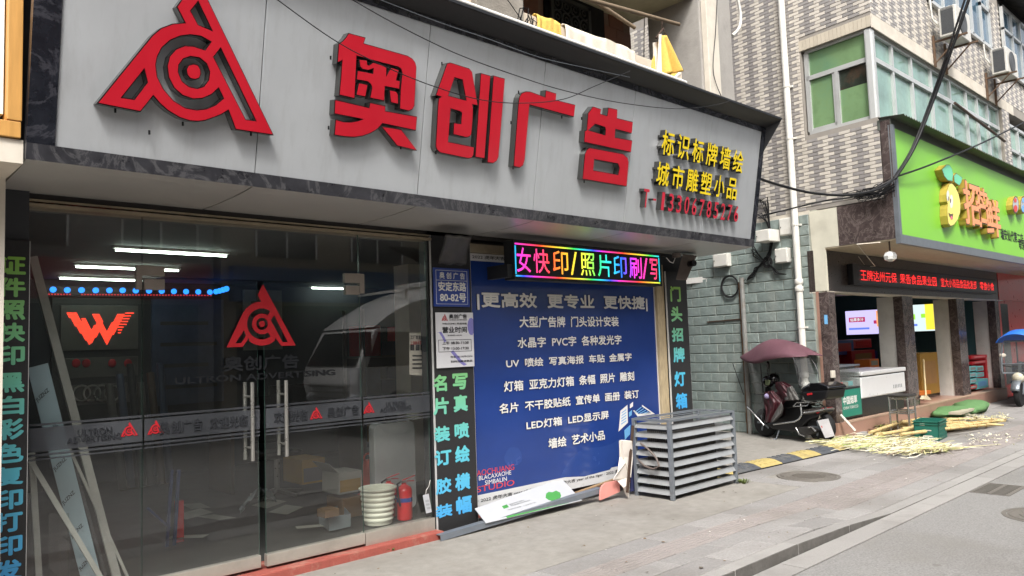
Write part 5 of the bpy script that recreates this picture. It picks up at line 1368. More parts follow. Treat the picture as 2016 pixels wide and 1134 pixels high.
MB().box(8.85, y0_ - .05, .95, 13.6, y1_ + .06, 3.05).build('cargo_box', M['twhite'], t, bev=.02)
MB().box(7.0, -3.2, .5, 13.4, -1.85, .75).build('chassis', M['dark'], t)
b = MB()
for y_ in (y1_ - .15, y0_ + .15): b.bar((7.75, y_, 2.78), (9.0, y_, 2.98), .04, .04)
for x, z in ((7.75, 2.6), (8.4, 2.7)): b.bar((x, y0_ + .15, z + .18), (x, y1_ - .15, z + .18), .04, .04); b.bar((x, y1_ - .15, z), (x, y1_ - .15, z + .18), .04, .04)
b.build('roof_rack', M['twhite'], t)
for x in (7.45, 12.3):
    for y_ in (y1_ - .12, y0_ + .12):
        wh = MB().lathe((x, y_ - .12, .44), [(.2, 0), (.4, .0), (.44, .04), (.44, .2), (.4, .24), (.2, .24)], 26, ax=(0, 1, 0)).build('wheel', M['rubber'], t, smooth=40)
        MB().lathe((x, y_ - .125, .44), [(.0, .04), (.24, .02), (.25, .0), (.25, .25), (.24, .23), (0, .2)], 20, ax=(0, 1, 0), cap=False).build('rim', M['steel'], wh, smooth=40)
mr = MB(); mr.box(6.6, y1_ + .1, 1.5, 6.68, y1_ + .28, 1.95); mr.build('mirror', M['dark'], t, bev=.02)
MB().box(7.95, y1_ - .001, 1.55, 8.25, y1_ + .004, 1.85).build('door_sticker', M['bpan'], t)

t.location.x += 1.05
ORG[t.name] = V(t.location)
# ------------------------------------------------------------------ corner house on the right
def sX(y): return 11.84 + (y - 7.039) * math.tan(SA)
def sp(y, z, off=0): return V((sX(y), y, z)) - SN * off          # point on the side wall, off = metres out of it
M['grout'] = mat('tile_grout_grey', (150, 144, 136), .9, var=.08)
M['tl'] = mat('light_wall_tile', (202, 195, 184), .45, var=.09, sc_=7, piecevar=.09, dirt=(158, 150, 138), ds=1.4, da=.45, dstreak=2.5)
M['td'] = mat('dark_wall_tile', (148, 144, 141), .45, var=.1, sc_=7, piecevar=.1, dirt=(118, 112, 106), ds=1.4, da=.45, dstreak=2.5)
M['teal'] = mat('green_stone_tile', (128, 140, 136), .7, var=.14, sc_=9, bump=1, bs=14, piecevar=.12, dirt=(158, 160, 152), ds=1.6, da=.5, dstreak=2)
M['tealg'] = mat('stone_tile_grout', (172, 172, 158), .9)
M['marb'] = marble('brown_marble', (78, 68, 66), (150, 138, 132), 3.2, .18, .4)
M['pinkg'] = mat('pink_granite', (166, 130, 114), .35, var=.15, sc_=90, dirt=(120, 96, 84), ds=3, da=.4)
M['winal'] = mat('window_aluminium', (196, 198, 196), .35, .3, var=.06, dirt=(140, 138, 132), ds=3, da=.4)
M['wgreen'] = mat('green_papered_pane', (116, 146, 104), .18, var=.2, sc_=3, spec=.6, dirt=(84, 122, 100), ds=1.5, da=.8)
M['wteal'] = mat('pale_green_pane', (124, 156, 144), .06, var=.3, sc_=2.2, spec=.9, dirt=(150, 176, 160), ds=1.2, da=.6)
M['wblue'] = mat('blue_pane', (70, 98, 116), .05, var=.25, sc_=1.5, spec=.9)
B2 = thing('corner_house', 'tiled corner house with a fruit shop below and zigzag grey and white tile above', 'building', (13, 6, 0))
YB = 15
def foot(z0, z1, yf, xr=26, ys=None, ins=0):
    b = MB(); y0 = yf
    return b.hexa([(sX(y0) + ins, y0, z0), (xr, y0, z0), (xr, YB, z0), (sX(YB) + ins, YB, z0), (sX(y0) + ins, y0, z1), (xr, y0, z1), (xr, YB, z1), (sX(YB) + ins, YB, z1)])
b = foot(3.56, 4.76, 4.33)
b.v += foot(6.13, 10.5, 4.33).v; b.f += [[i + 8 for i in q] for q in foot(0, 1, 5).f]; b.m += [0] * 6
b.hexa([(sX(5.5), 5.5, 4.76), (26, 5.5, 4.76), (26, YB, 4.76), (sX(YB), YB, 4.76), (sX(5.5), 5.5, 6.13), (26, 5.5, 6.13), (26, YB, 6.13), (sX(YB), YB, 6.13)])
b.box(17.99, 4.33, 4.76, 18.5, 5.5, 6.13); b.box(21.5, 4.33, 4.76, 26, 5.5, 6.13)
wall = b.build('wall', M['grout'], B2)
b = MB(); b.hexa([sp(5.4, 0), sp(5.4, 0, -.25), sp(YB, 0, -.25), sp(YB, 0), sp(5.4, 3.56), sp(5.4, 3.56, -.25), sp(YB, 3.56, -.25), sp(YB, 3.56)])
lower = b.build('side_wall', M['tealg'], B2)
# stone tiles, one by one
def stone(L, h):
    c = .012
    return MB().add([(0, 0, 0), (0, L, 0), (0, L, h), (0, 0, h), (-.012, c, c), (-.012, L - c, c), (-.012, L - c, h - c), (-.012, c, h - c)],
                    [(4, 7, 6, 5), (0, 4, 5, 1), (1, 5, 6, 2), (2, 6, 7, 3), (3, 7, 4, 0)]).mesh('stone_tile', fix=False)
sm_ = stone(.339, .161); sm_.materials.append(M['teal']); sh_ = stone(.166, .161); sh_.materials.append(M['teal'])
rz = (0, 0, -SA)
for j in range(21):
    z = .01 + j * .1672
    s = -1.5 + (0 if j % 2 else .1725) 
    if j % 2 == 0: piece('stone_tile', sh_, SP + SD * -1.5 + V((0, 0, z)) - SN * .001, lower, rz)
    while s < 2.6:
        if abs(s) < 99: piece('stone_tile', sm_, SP + SD * s + V((0, 0, z)) - SN * .001, lower, rz)
        s += .345
# zigzag wall tiles: the 300 nearest as single tiles, the rest joined
TL, TH, TP, TR = .174, .0495, .18, .0557
def wt(L): 
    return MB().add([(0, 0, 0), (0, L, 0), (0, L, TH), (0, 0, TH), (-.007, .002, .002), (-.007, L - .002, .002), (-.007, L - .002, TH - .002), (-.007, .002, TH - .002)],
                    [(4, 7, 6, 5), (0, 4, 5, 1), (1, 5, 6, 2), (2, 6, 7, 3), (3, 7, 4, 0)])
tiles = []
s0, zr = -2.728, 3.575
for j in range(78):
    z = zr + j * TR
    for i in range(-1, 32):
        a = s0 + i * TP + (0 if j % 2 == 0 else TP / 2); e = a + TL; a = max(a, s0); e = min(e, 2.9)
        if e - a < .03: continue
        y_a, y_e = 7.039 + a * math.cos(SA), 7.039 + e * math.cos(SA)
        if 4.735 < z + TH and z < 6.31 and y_a < 5.52:
            if y_e <= 5.53: continue
            a = (5.52 - 7.039) / math.cos(SA)
            if e - a < .02: continue
        if y_a < 4.31 and z < 4.72: 
            a = max(a, (4.31 - 7.039) / math.cos(SA))
        if y_a < 5.55 and z < 3.58: continue
        if z > 7.75: continue
        tiles.append((a, e, z, (i % 2 == 0)))
def vis(t): 
    p = SP + SD * t[0] + V((0, 0, t[2])); return (p - EYE).length
okt = [t for t in tiles if abs(t[1] - t[0] - TL) < 1e-6 and t[2] < 6.9]
okt.sort(key=vis)
one = set(id(t) for t in okt[:300])
mt = {}
for k in (True, False):
    mt[k] = wt(TL).mesh('wall_tile', fix=False); mt[k].materials.append(M['tl' if k else 'td'])
b = MB()
for t in tiles:
    if id(t) in one: piece('wall_tile', mt[t[3]], SP + SD * t[0] + V((0, 0, t[2])) - SN * .001, wall, rz)
    else:
        o = SP + SD * t[0] + V((0, 0, t[2])) - SN * .001
        q = wt(t[1] - t[0])
        b.add([o + SN * p.x + SD * p.y + V((0, 0, p.z)) for p in q.v], q.f, 0 if t[3] else 1)
for j in range(40):      # street side
    for zr2, xa, xb, zmx in ((6.325, 11.54, 22, 8.3), (4.6, 17.995, 18.48, 6.12)):
        z = zr2 + j * TR
        if z > zmx: continue
        i = -1
        while True:
            a = xa + i * TP + (0 if j % 2 == 0 else TP / 2); e = a + TL; i += 1
            if a > xb: break
            a, e = max(a, xa), min(e, xb)
            if e - a < .02 or (13.95 < (a + e) / 2 < 17.42 and z > 7.2) or ((a + e) / 2 > 18.3 and z > 7.0 and (a + e) / 2 < 20.5): continue
            q = [(a, 4.33, z), (e, 4.33, z), (e, 4.33, z + TH), (a, 4.33, z + TH), (a + .002, 4.323, z + .002), (e - .002, 4.323, z + .002), (e - .002, 4.323, z + TH - .002), (a + .002, 4.323, z + TH - .002)]
            b.add(q, [(4, 5, 6, 7), (0, 1, 5, 4), (1, 2, 6, 5), (2, 3, 7, 6), (3, 0, 4, 7)], 0 if i % 2 == 0 else 1)
b.build('facade_tiles', [M['tl'], M['td']], B2, kind='stuff', fix=False)
# soldier course and lintel
me = MB().box(-.008, 0, 0, 0, .062, .165).mesh('soldier_tile', fix=False); me.materials.append(mat('soldier_tile', (196, 186, 168), .5, var=.08, piecevar=.06))
for i in range(18):
    piece('soldier_tile', me, sp(4.345 + i * .0655, 6.135, .001), wall, rz)
MB().box(11.53, 4.322, 6.11, 18.85, 4.34, 6.318).build('lintel_band', M['cream'], B2)
b = MB(); b.hexa([sp(5.52, 3.5, .004), sp(5.52, 3.5, -.1), sp(9.5, 3.5, -.1), sp(9.5, 3.5, .004), sp(5.52, 3.572, .004), sp(5.52, 3.572, -.1), sp(9.5, 3.572, -.1), sp(9.5, 3.572, .004)])
b.build('tile_border', M['cream'], B2)
# corner window
win = MB()
win.box(11.7, 4.5, 4.74, 17.98, 4.56, 6.14)
win.hexa([sp(4.5, 4.74, -.12), sp(4.5, 4.74, -.16), sp(5.5, 4.74, -.16), sp(5.5, 4.74, -.12), sp(4.5, 6.14, -.12), sp(4.5, 6.14, -.16), sp(5.5, 6.14, -.16), sp(5.5, 6.14, -.12)])
win = win.build('corner_window', M['black'], B2)
def spane(ya, yb, za, zb, m_, off=-.085):
    b = MB(); b.hexa([sp(ya, za, off), sp(ya, za, off - .01), sp(yb, za, off - .01), sp(yb, za, off), sp(ya, zb, off), sp(ya, zb, off - .01), sp(yb, zb, off - .01), sp(yb, zb, off)])
    return b.build('pane', M[m_], win)
def sframe(ya, yb, za, zb, off=-.05, th=.05):
    b = MB(); b.hexa([sp(ya, za, off), sp(ya, za, off - th), sp(yb, za, off - th), sp(yb, za, off), sp(ya, zb, off), sp(ya, zb, off - th), sp(yb, zb, off - th), sp(yb, zb, off)])
    return b
zT, zM, zB = 6.09, 5.68, 4.82
yA, yM, yE = 4.46, 4.96, 5.46
spane(yA, yM, zM, zT, 'wgreen'); spane(yM, yE, zM, zT, 'wgreen'); spane(yM, yE, zB, zM, 'wgreen')
spane(yA, yM, zB, zB + .52, 'wgreen'); spane(yA, yM, zB + .52, zM, 'wdark') if 'wdark' in M else None
M['wdark'] = mat('dark_pane', (44, 50, 44), .1, var=.4, sc_=4, spec=.6, dirt=(110, 70, 50), ds=3, da=.5); spane(yA, yM, zB + .52, zM, 'wdark')
b = MB()
for q in ((yA, yE, zT, zT + .05), (yA, yE, zM - .035, zM + .035), (yA, yE, zB - .08, zB), (yE - .05, yE + .02, zB, zT), (yM - .03, yM + .03, zB, zM - .035)):
    f_ = sframe(*q); b.add(f_.v, f_.f)
b.build('window_frame', M['winal'], win)
f_ = sframe(yM + .03, yE - .05, zB, zB + .045, -.06); f_.add(sframe(yM + .03, yM + .07, zB, zM - .04, -.06).v, f_.f); f_.build('sash', M['winal'], win)
MB().box(sX(4.36) + .015, 4.345, 4.72, sX(4.36) + .135, 4.47, 6.13).build('corner_post', M['winal'], B2, bev=.03, seg=3)
xs_ = [11.72, 12.42, 13.22, 14.12, 15.05, 15.95, 16.6, 17.25, 17.95]
for i in range(8):
    for za, zb in ((zM + .03, zT), (4.6, zM - .03)):
        MB().box(xs_[i] + .02, 4.43, za, xs_[i + 1] - .02, 4.44, zb).build('pane', M['wteal'], win)
b = MB()
for i, x in enumerate(xs_): b.box(x - .03, 4.385, 4.6, x + .03, 4.43, zT)
for z in (zT, zM): b.box(11.69, 4.38, z - .03, 17.98, 4.428, z + .04)
b.build('window_frame', M['winal'], win)
MB().tube([(14.95, 4.3, 5.62), (17.9, 4.3, 5.4)], .025, 8).build('clothes_rail', M['brownst'], B2)
b = MB(); b.box(17.97, 4.34, 4.7, 18.0, 4.5, 6.11); b.build('window_reveal', M['rough'], B2)
# next windows
w2 = MB().box(18.5, 4.5, 4.3, 21.5, 4.56, 5.95).build('window', M['black'], B2)
b = MB()
for x in (18.53, 19.25, 20, 20.75, 21.45): b.box(x - .03, 4.36, 4.3, x + .03, 4.42, 5.9)
for z in (5.88, 5.35): b.box(18.5, 4.36, z - .03, 21.5, 4.41, z + .03)
b.build('window_frame', M['winal'], w2)
for i, (a, e) in enumerate(((18.56, 19.22), (19.28, 19.97), (20.03, 20.72), (20.78, 21.42))):
    for za, zb in ((4.3, 5.32), (5.38, 5.85)): MB().box(a, 4.42, za, e, 4.43, zb).build('pane', M['wteal'], w2)
w3 = MB().box(14.0, 4.31, 7.2, 17.4, 4.36, 9).build('window', M['black'], B2)
b = MB()
for x in (14.0, 14.6, 15.4, 16.2, 16.8, 17.35): b.box(x, 4.25, 7.2, x + .06, 4.31, 9)
b.box(14, 4.25, 7.17, 17.41, 4.31, 7.23); b.box(16.8, 4.25, 7.93, 17.41, 4.3, 8.0)
b.build('window_frame', M['winal'], w3)
for a, e in ((14.06, 14.6), (14.66, 15.4), (15.46, 16.2), (16.26, 16.8), (16.86, 17.35)): MB().box(a, 4.29, 7.23, e, 4.3, 8.95).build('pane', M['wblue'], w3)
w4 = MB().box(18.35, 4.31, 6.95, 20.4, 4.36, 9).build('window', M['black'], B2)
b = MB()
for x in (18.35, 19.0, 19.65, 20.35): b.box(x, 4.25, 6.95, x + .05, 4.31, 8.4)
for z in (6.95, 7.85, 8.35): b.box(18.35, 4.25, z, 20.4, 4.305, z + .05)
b.build('window_frame', M['winal'], w4)
for a, e in ((18.4, 19.0), (19.05, 19.65), (19.7, 20.35)): MB().box(a, 4.29, 7.0, e, 4.3, 8.35).build('pane', M['wblue'], w4)
b = MB(); b.grid(lambda u, v: V((18.25 + 2.2 * u, 4.32 - .55 * v, 8.62 - .14 * v + .012 * math.sin(u * 140))), 88, 2); b.build('window_awning', M['tin'], w4, solid=.004)
# marble facing, beam and soffit of the shop
b = MB(); b.hexa([sp(4.2, 2.95, .01), (sX(4.2) + .3, 4.2, 2.95), (sX(5.06) + .3, 5.06, 2.95), sp(5.06, 2.95, .01), sp(4.2, 3.545, .01), (sX(4.2) + .3, 4.2, 3.545), (sX(5.06) + .3, 5.06, 3.545), sp(5.06, 3.545, .01)])
b.hexa([sp(4.17, 3.545, .01), (sX(4.17) + .3, 4.17, 3.545), (sX(4.31) + .3, 4.31, 3.545), sp(4.31, 3.545, .01), sp(4.17, 4.68, .01), (sX(4.17) + .3, 4.17, 4.68), (sX(4.31) + .3, 4.31, 4.68), sp(4.31, 4.68, .01)])
b.build('marble_facing', M['marb'], B2)
MB().prism([[sp(5.065, 3.545, .006), sp(5.065, 2.95, .006), sp(5.3, 2.95, .006), sp(5.3, 2.285, .006), sp(5.5, 2.285, .006), sp(5.53, 3.545, .006)]], SN * .04).build('cream_panel', mat('pale_stone_panel', (212, 208, 190), .5, var=.06, dirt=(176, 170, 150), ds=2), B2, fix=False)
b = MB(); b.hexa([sp(4.2, 2.93), (24, 4.2, 2.93), (24, 5.4, 2.93), sp(5.36, 2.93), sp(4.2, 2.948), (24, 4.2, 2.948), (24, 5.4, 2.948), sp(5.36, 2.948)])
b.build('soffit', mat('soffit_boards', (186, 172, 148), .6, var=.12, sc_=2, streak=5, dirt=(140, 124, 100), ds=2), B2)
MB().box(sX(5.36) + .01, 5.36, 2.28, 21, 5.6, 2.93).build('beam', mat('dark_brown_stone', (62, 55, 52), .3, var=.25, sc_=30), B2)
MB().box(11.66, 5.35, 2.262, 21, 5.6, 2.285).build('beam_trim', M['cream'], B2)
stp = MB().hexa([(sX(5.29) + .02, 5.29, -.02), (20.5, 5.29, -.02), (20.5, 9.5, -.02), (sX(9.5) + .1, 9.5, -.02), (sX(5.29) + .02, 5.29, .25), (20.5, 5.29, .25), (20.5, 9.5, .25), (sX(9.5) + .1, 9.5, .25)]).build('shop_step', M['pinkg'], B2, bev=.01)
MB().box(11.72, 5.283, .225, 20.505, 5.45, .253).build('step_edge', mat('step_nosing', (178, 150, 130), .5, var=.12, sc_=40, dirt=(130, 106, 90), ds=3), B2)
for k, (xa, xb, wd) in enumerate(((None, None, 0), (14.77, 15.27, 1), (17.72, 18.2, 1), (20.35, 20.65, 1))):
    b = MB()
    if k == 0:
        b.hexa([sp(5.285, -.01, .012), (11.84, 5.285, -.01), (11.86, 5.45, -.01), sp(5.45, -.01, .012), sp(5.285, 2.262, .012), (11.84, 5.285, 2.262), (11.86, 5.45, 2.262), sp(5.45, 2.262, .012)])
    else: b.box(xa, 5.36, .25, xb, 5.52, 2.262)
    b.build('column', M['marb'], B2)
    if wd: MB().box(xa + .02, 5.52, .25, xa + .4, 5.82, 2.262).build('white_pier', mat('white_panel', (206, 204, 198), .5, var=.04, dirt=(160, 156, 148), ds=4, da=.4), B2)
b = MB(); b.hexa([sp(5.45, 0, .01), (11.9, 5.45, 0), (11.9, 5.5, 0), sp(5.5, 0, .01), sp(5.45, 2.28, .01), (11.9, 5.45, 2.28), (11.9, 5.5, 2.28), sp(5.5, 2.28, .01)]); b.build('granite_strip', M['pinkg'], B2)
b = MB(); b.hexa([sp(5.26, -.01, .03), (11.92, 5.26, -.01), (11.92, 5.5, -.01), sp(5.5, -.01, .03), sp(5.26, .26, .03), (11.92, 5.26, .26), (11.92, 5.5, .26), sp(5.5, .26, .03)]); b.build('column_base', M['pinkg'], B2)
M['twall'] = mat('teal_wall_paint', (58, 92, 96), .7, var=.06)
b = MB(); b.box(12.2, 9.4, .25, 20.5, 9.5, 3.0); b.box(20.4, 5.6, .25, 20.5, 9.4, 3.0); b.hexa([sp(5.5, .25, -.26), sp(5.5, .25, -.3), sp(9.4, .25, -.3), sp(9.4, .25, -.26), sp(5.5, 3, -.26), sp(5.5, 3, -.3), sp(9.4, 3, -.3), sp(9.4, 3, -.26)])
b.build('inner_wall', M['twall'], B2)
b = MB(); b.box(11.9, 5.6, 2.62, 20.5, 9.5, 2.72); b.build('inner_ceiling', M['white'], B2)
MB().box(11.7, 9.5, 0, 26, 15, 3.5).build('rear_body', M['shopwall'], B2)
MB().box(20.66, 5.45, -.02, 26, 5.6, 2.3).build('next_shopfront', M['extred'], B2)
MB().box(20.7, 5.35, 2.28, 26, 5.6, 2.93).build('next_shop_beam', M['extred'], B2)
b = MB(); b.box(20.75, 5.42, .3, 21.6, 5.45, 2.2); b.build('next_shop_glass', M['farglass'], B2)
MB().box(20.66, 5.36, .0, 20.78, 5.5, 2.3).build('red_door_frame', M['extred'], B2)
# green shop sign
M['lime'] = mat('lime_sign_board', (128, 196, 62), .38, var=.05, sc_=2, spec=.5)
M['gal'] = mat('galvanised_trim', (126, 132, 138), .4, .5, var=.15, sc_=8)
GYP = 4.15
t = thing('fruit_shop_sign', 'lime green shop sign with a lemon emblem and orange characters', 'shop sign', (15, GYP, 2.9))
MB().box(11.585, GYP, 3.0, 24, GYP + .05, 4.56).build('panel', M['lime'], t)
MB().box(11.5, GYP - .02, 2.87, 24, GYP + .05, 3.0).build('frame_strip', M['gal'], t)
b = MB(); b.box(11.505, GYP - .015, 3.0, 11.585, GYP + .05, 4.6); b.build('frame_strip', M['gal'], t)
M['awn'] = mat('corrugated_awning', (92, 96, 90), .5, .2, var=.15, sc_=5)
b = MB()
b.grid(lambda u, v: V((11.48 + 12 * u, 4.32 - .36 * v, 4.72 - .03 * v + .014 * (1 if (u * 240) % 2 < 1 else -1))), 240, 1)
b.build('awning', M['awn'], t, solid=.004, fix=False)
b = MB(); b.box(11.52, GYP + .01, 4.55, 23, GYP + .2, 4.7); b.build('awning_back', M['awn'], t)
M['lemon'] = mat('lemon_face', (240, 226, 120), .45, var=.06, sc_=4)
M['lemside'] = mat('mustard_return', (168, 146, 62), .5, var=.15, sc_=6)
M['mint'] = mat('mint_leaf', (112, 200, 160), .45, var=.04)
M['orange'] = mat('orange_letter', (236, 156, 110), .45, var=.04)
M['outl'] = mat('brown_outline', (92, 80, 62), .5)
FYP = GYP - .11
def lf(l, sc__, ox, oy, d=0): return [oY(ox + x / sc__, oy + y / sc__, FYP - d) for x, y in l]
def off2(l, k):
    c = sum(l, V((0, 0, 0))) / len(l); return [c + (p - c) * k for p in l]
def cut(name, out, m_, k=.94):
    b = MB(); b.prism([out], (0, .108, 0), 1, 2); b.prism([[p - V((0, .003, 0)) for p in off2(out, k)]], (0, .002, 0), 0, 0)
    return b.build(name, [M[m_], M['outl'], M['lemside']], t, fix=False)
lem = lf([(235, 150), (270, 142), (320, 200), (365, 300), (390, 430), (385, 560), (350, 660), (300, 730), (250, 757), (220, 715), (204, 600), (204, 500), (210, 440), (196, 400), (196, 300), (206, 230)], 7.09, 1836, 340)
cut('lemon_emblem', lem, 'lemon', .96)
cut('leaf_emblem', lf([(920, 890), (980, 828), (1020, 828), (1055, 880), (1072, 960), (1060, 1052), (1000, 1040), (950, 980)], 6.67, 1716, 200), 'mint', .92)
cut('leaf_emblem', lf([(1075, 970), (1110, 938), (1192, 1000), (1180, 1060), (1150, 1106), (1086, 1060)], 6.67, 1716, 200), 'mint', .9)
def ell(cx, cy, rx, ry, d, n=12): return lf([(cx + rx * math.cos(i * 6.2832 / n), cy + ry * math.sin(i * 6.2832 / n)) for i in range(n)], 7.09, 1836, 340, d)
b = MB(); b.prism([ell(215, 320, 18, 75, .006)], (0, .002, 0)); b.prism([ell(263, 400, 22, 95, .006)], (0, .002, 0)); b.build('printed_eyes', M['whpr'], t, fix=False)
b = MB(); b.prism([ell(228, 360, 7, 30, .009)], (0, .002, 0)); b.prism([ell(252, 390, 7, 30, .009)], (0, .002, 0))
b.prism([lf([(222, 556), (250, 578), (288, 570), (280, 652), (258, 646), (236, 610)], 7.09, 1836, 340, .006)], (0, .002, 0)); b.build('printed_pupils', M['outl'], t, fix=False)
b = MB(); b.prism([ell(266, 628, 14, 26, .009)], (0, .002, 0)); b.build('printed_tongue', mat('pink_print', (214, 110, 130), .5), t, fix=False)
for c, ll, ur in (('招', (1901, 440), (1927, 365)), ('芒', (1926, 436), (1942, 374)), ('鲜', (1944, 462), (1966, 396))):
    a, e = oY(*ll, FYP), oY(*ur, FYP)
    text('character_back', c, (a.x - .02, FYP + .11, a.z - .02), (e.x + .02, FYP + .11, a.z - .02), (a.x - .02, FYP + .11, e.z + .02), [M['outl'], M['lemside']], t, off=.035, deep=.106)
    text('character', c, (a.x, FYP + .002, a.z), (e.x, FYP + .002, a.z), (a.x, FYP + .002, e.z), [M['orange'], M['orange']], t, off=.02, deep=.004)
for x, m_ in ((1120 + 40, 'pred'), (1250 + 20, 'pcyan')):
    cut('round_emblem', ell(x, 450, 45, 125, 0), 'pvc', .85)
    b = MB(); b.prism([ell(x, 500, 26, 50, .008)], (0, .002, 0)); b.prism([ell(x - 3, 385, 18, 32, .008)], (0, .002, 0)); b.build('printed_emblem', M[m_], t, fix=False)
for s, ll, ur in (('瑞安仙代第二店', (1970, 466), (2012, 444)), ('联系电话咨询', (2006, 486), (2040, 478))):
    a, e = oY(*ll, GYP), oY(*ur, GYP)
    text('lettering', s, (a.x, GYP, a.z - .05), (e.x, GYP, a.z - .05), (a.x, GYP, a.z + .17), M['ink'], t, off=.03)
# red running-text display
LYY = 5.26
t = thing('led_display', 'long red running text LED display over the fruit shop doors', 'LED display', (16.3, LYY, 2.39))
MB().box(12.5, LYY + .004, 2.4, 20.15, LYY + .09, 2.74).build('housing', M['edge'], t, bev=.006)
b = MB(); fr = .03
b.box(12.5, LYY - .006, 2.4, 20.15, LYY + .01, 2.43); b.box(12.5, LYY - .006, 2.71, 20.15, LYY + .01, 2.74); b.box(12.5, LYY - .006, 2.43, 12.72, LYY + .01, 2.71); b.build('bezel', M['dark'], t)
M['rled'] = rainbow('red_led_text', 0, 1, .95, 1, (255, 44, 44), .021)
for s, xa, xb in (('王牌达州元保', 12.78, 14.3), ('果香食品果业园', 14.45, 16.3), ('宜大小商品食品批发部', 16.55, 18.75), ('零食小食', 19.0, 20.0)):
    textR('lit_characters', s, xa, xb, 2.475, 2.655, LYY + .0, M['rled'], t, off=-.004, lift=.006)
# lamp under the soffit
t = thing('bulkhead_lamp', 'clear glass lamp hanging from the soffit of the fruit shop', 'lamp', tuple(oY(1752, 490, 4.35)))
c = oY(1752, 496, 4.35); c2 = V((c.x, c.y, 2.93))
MB().cyl(c, c2, .012, 8).build('stem', M['brownst'], t)
MB().lathe(c - V((0, 0, .14)), [(.03, 0), (.085, .03), (.095, .08), (.07, .13), (.03, .15)], 8).build('globe', mat('lamp_glass', (214, 214, 210), .15, var=.1, spec=.6), t)
b = MB(); b.tube([c2, c2 + V((-.4, .3, -.03)), oY(1723, 524, 5.2), oY(1705, 525, 5.3), oY(1690, 505, 5.34)], .006, 5); b.build('cord', M['cream'], t, smooth=60)

# ------------------------------------------------------------------ pipes, boxes and cables on the side wall
M['pvcp'] = mat('white_pvc_pipe', (222, 220, 212), .45, var=.04, dirt=(180, 174, 160), ds=2, da=.4)
t = thing('drainpipe', 'white plastic drainpipe running down the side of the corner house', 'drainpipe', tuple(sp(5.74, .6)))
p0 = sp(5.74, .9, .07)
b = MB(); b.cyl(V((p0.x, p0.y, 0.0)), V((p0.x, p0.y, 9)), .052, 16)
for z in (.95, .8, .72, 2.3, 2.42): b.lathe((p0.x, p0.y, z), [(.06, 0), (.066, .01), (.066, .07), (.06, .08)], 16)
b.build('pipe', M['pvcp'], t, smooth=50)
for z in (1.72, 3.35, 4.75, 5.6):
    b = MB(); b.lathe((p0.x, p0.y, z), [(.06, 0), (.062, .03)], 16); b.ob(sp(5.66, z, .0), -SN * .03, SD * .16, (0, 0, .03))
    b.build('pipe_clip', M['pvcp'], t)
t = thing('iron_pipe', 'rusty grey conduit pipe standing against the green tiled wall', 'pipe', tuple(sp(6.82, 0)))
q0 = sp(6.82, 0, .055)
MB().cyl(q0, q0 + V((0, 0, 2.62)), .04, 12).build('pipe', mat('grey_conduit', (150, 150, 146), .5, .3, var=.15, dirt=(130, 90, 50), ds=4, da=.6), t, smooth=60)
MB().ob(q0 + SD * .035 - V((0, 0, 0)), SD * .035, SN * .03, (0, 0, 2.55)).build('backing_strip', mat('rusty_angle', (110, 82, 56), .8, var=.3, sc_=8), t)
MB().bar(oS(1392, 634, .02), oS(1462, 628, .02), .02, .02).build('bracket_arm', M['brownst'], t)
M['boxw'] = mat('white_meter_box', (216, 214, 206), .5, var=.05, dirt=(170, 160, 140), ds=4, da=.5)
def ubox(label, x0, y0, x1, y1, dp, marks=()):
    a, c = oS(x0, y1, dp), oS(x1, y0, dp)        # a: lower left of the face, c: upper right
    t = thing('utility_box', label, 'utility box', tuple(a))
    L = (c - a).dot(SD); H_ = c.z - a.z
    a = V((a.x, a.y, a.z))
    MB().ob(a, SD * L, SN * (dp - .002), (0, 0, H_)).build('case', M['boxw'], t, bev=.012)
    MB().ob(a - SN * .006 + SD * L * .06 + V((0, 0, H_ * .06)), SD * L * .88, SN * .006, (0, 0, H_ * .88)).build('lid', M['boxw'], t, bev=.003)
    for s, u0, u1, v0, v1 in marks:
        f = lambda u, v: a + SD * L * u + V((0, 0, H_ * v)) - SN * .007
        text('lettering', s, f(u0, v0), f(u1, v0), f(u0, v1), M['gtx'] if s != '52#' else M['ink'], t, off=.01)
    b = MB(); k_ = a + SD * L * .12 + V((0, 0, H_ * .5)) - SN * .008; b.lathe(k_, [(.008, 0), (.008, .006)], 8, ax=-SN); b.build('lock', M['screw'], t)
ubox('white meter box just right of the shop sign soffit', 1404, 498, 1431, 527, .12)
ubox('off-white junction box marked 52 beside the right end of the shop sign', 1488, 450, 1514, 478, .3, (('52#', .72, .4, .7, .86), ('112-152', .9, .2, .45, .58)))
ubox('cream utility box left of the white drainpipe, the upper one', 1535, 426, 1563, 465, .06, (('中国电信', .85, .3, .78, .86), ('12345678', .8, .25, .2, .26)))
ubox('white utility box with green print below the cream one', 1526, 487, 1549, 519, .12, (('中国移动', .9, .15, .7, .82),))
t = thing('cable_bundle', 'bundle of black cables hanging down the green tiled wall beside the sign', 'cables', tuple(oS(1505, 470, .05)))
b = MB(); rr = random.Random(11)
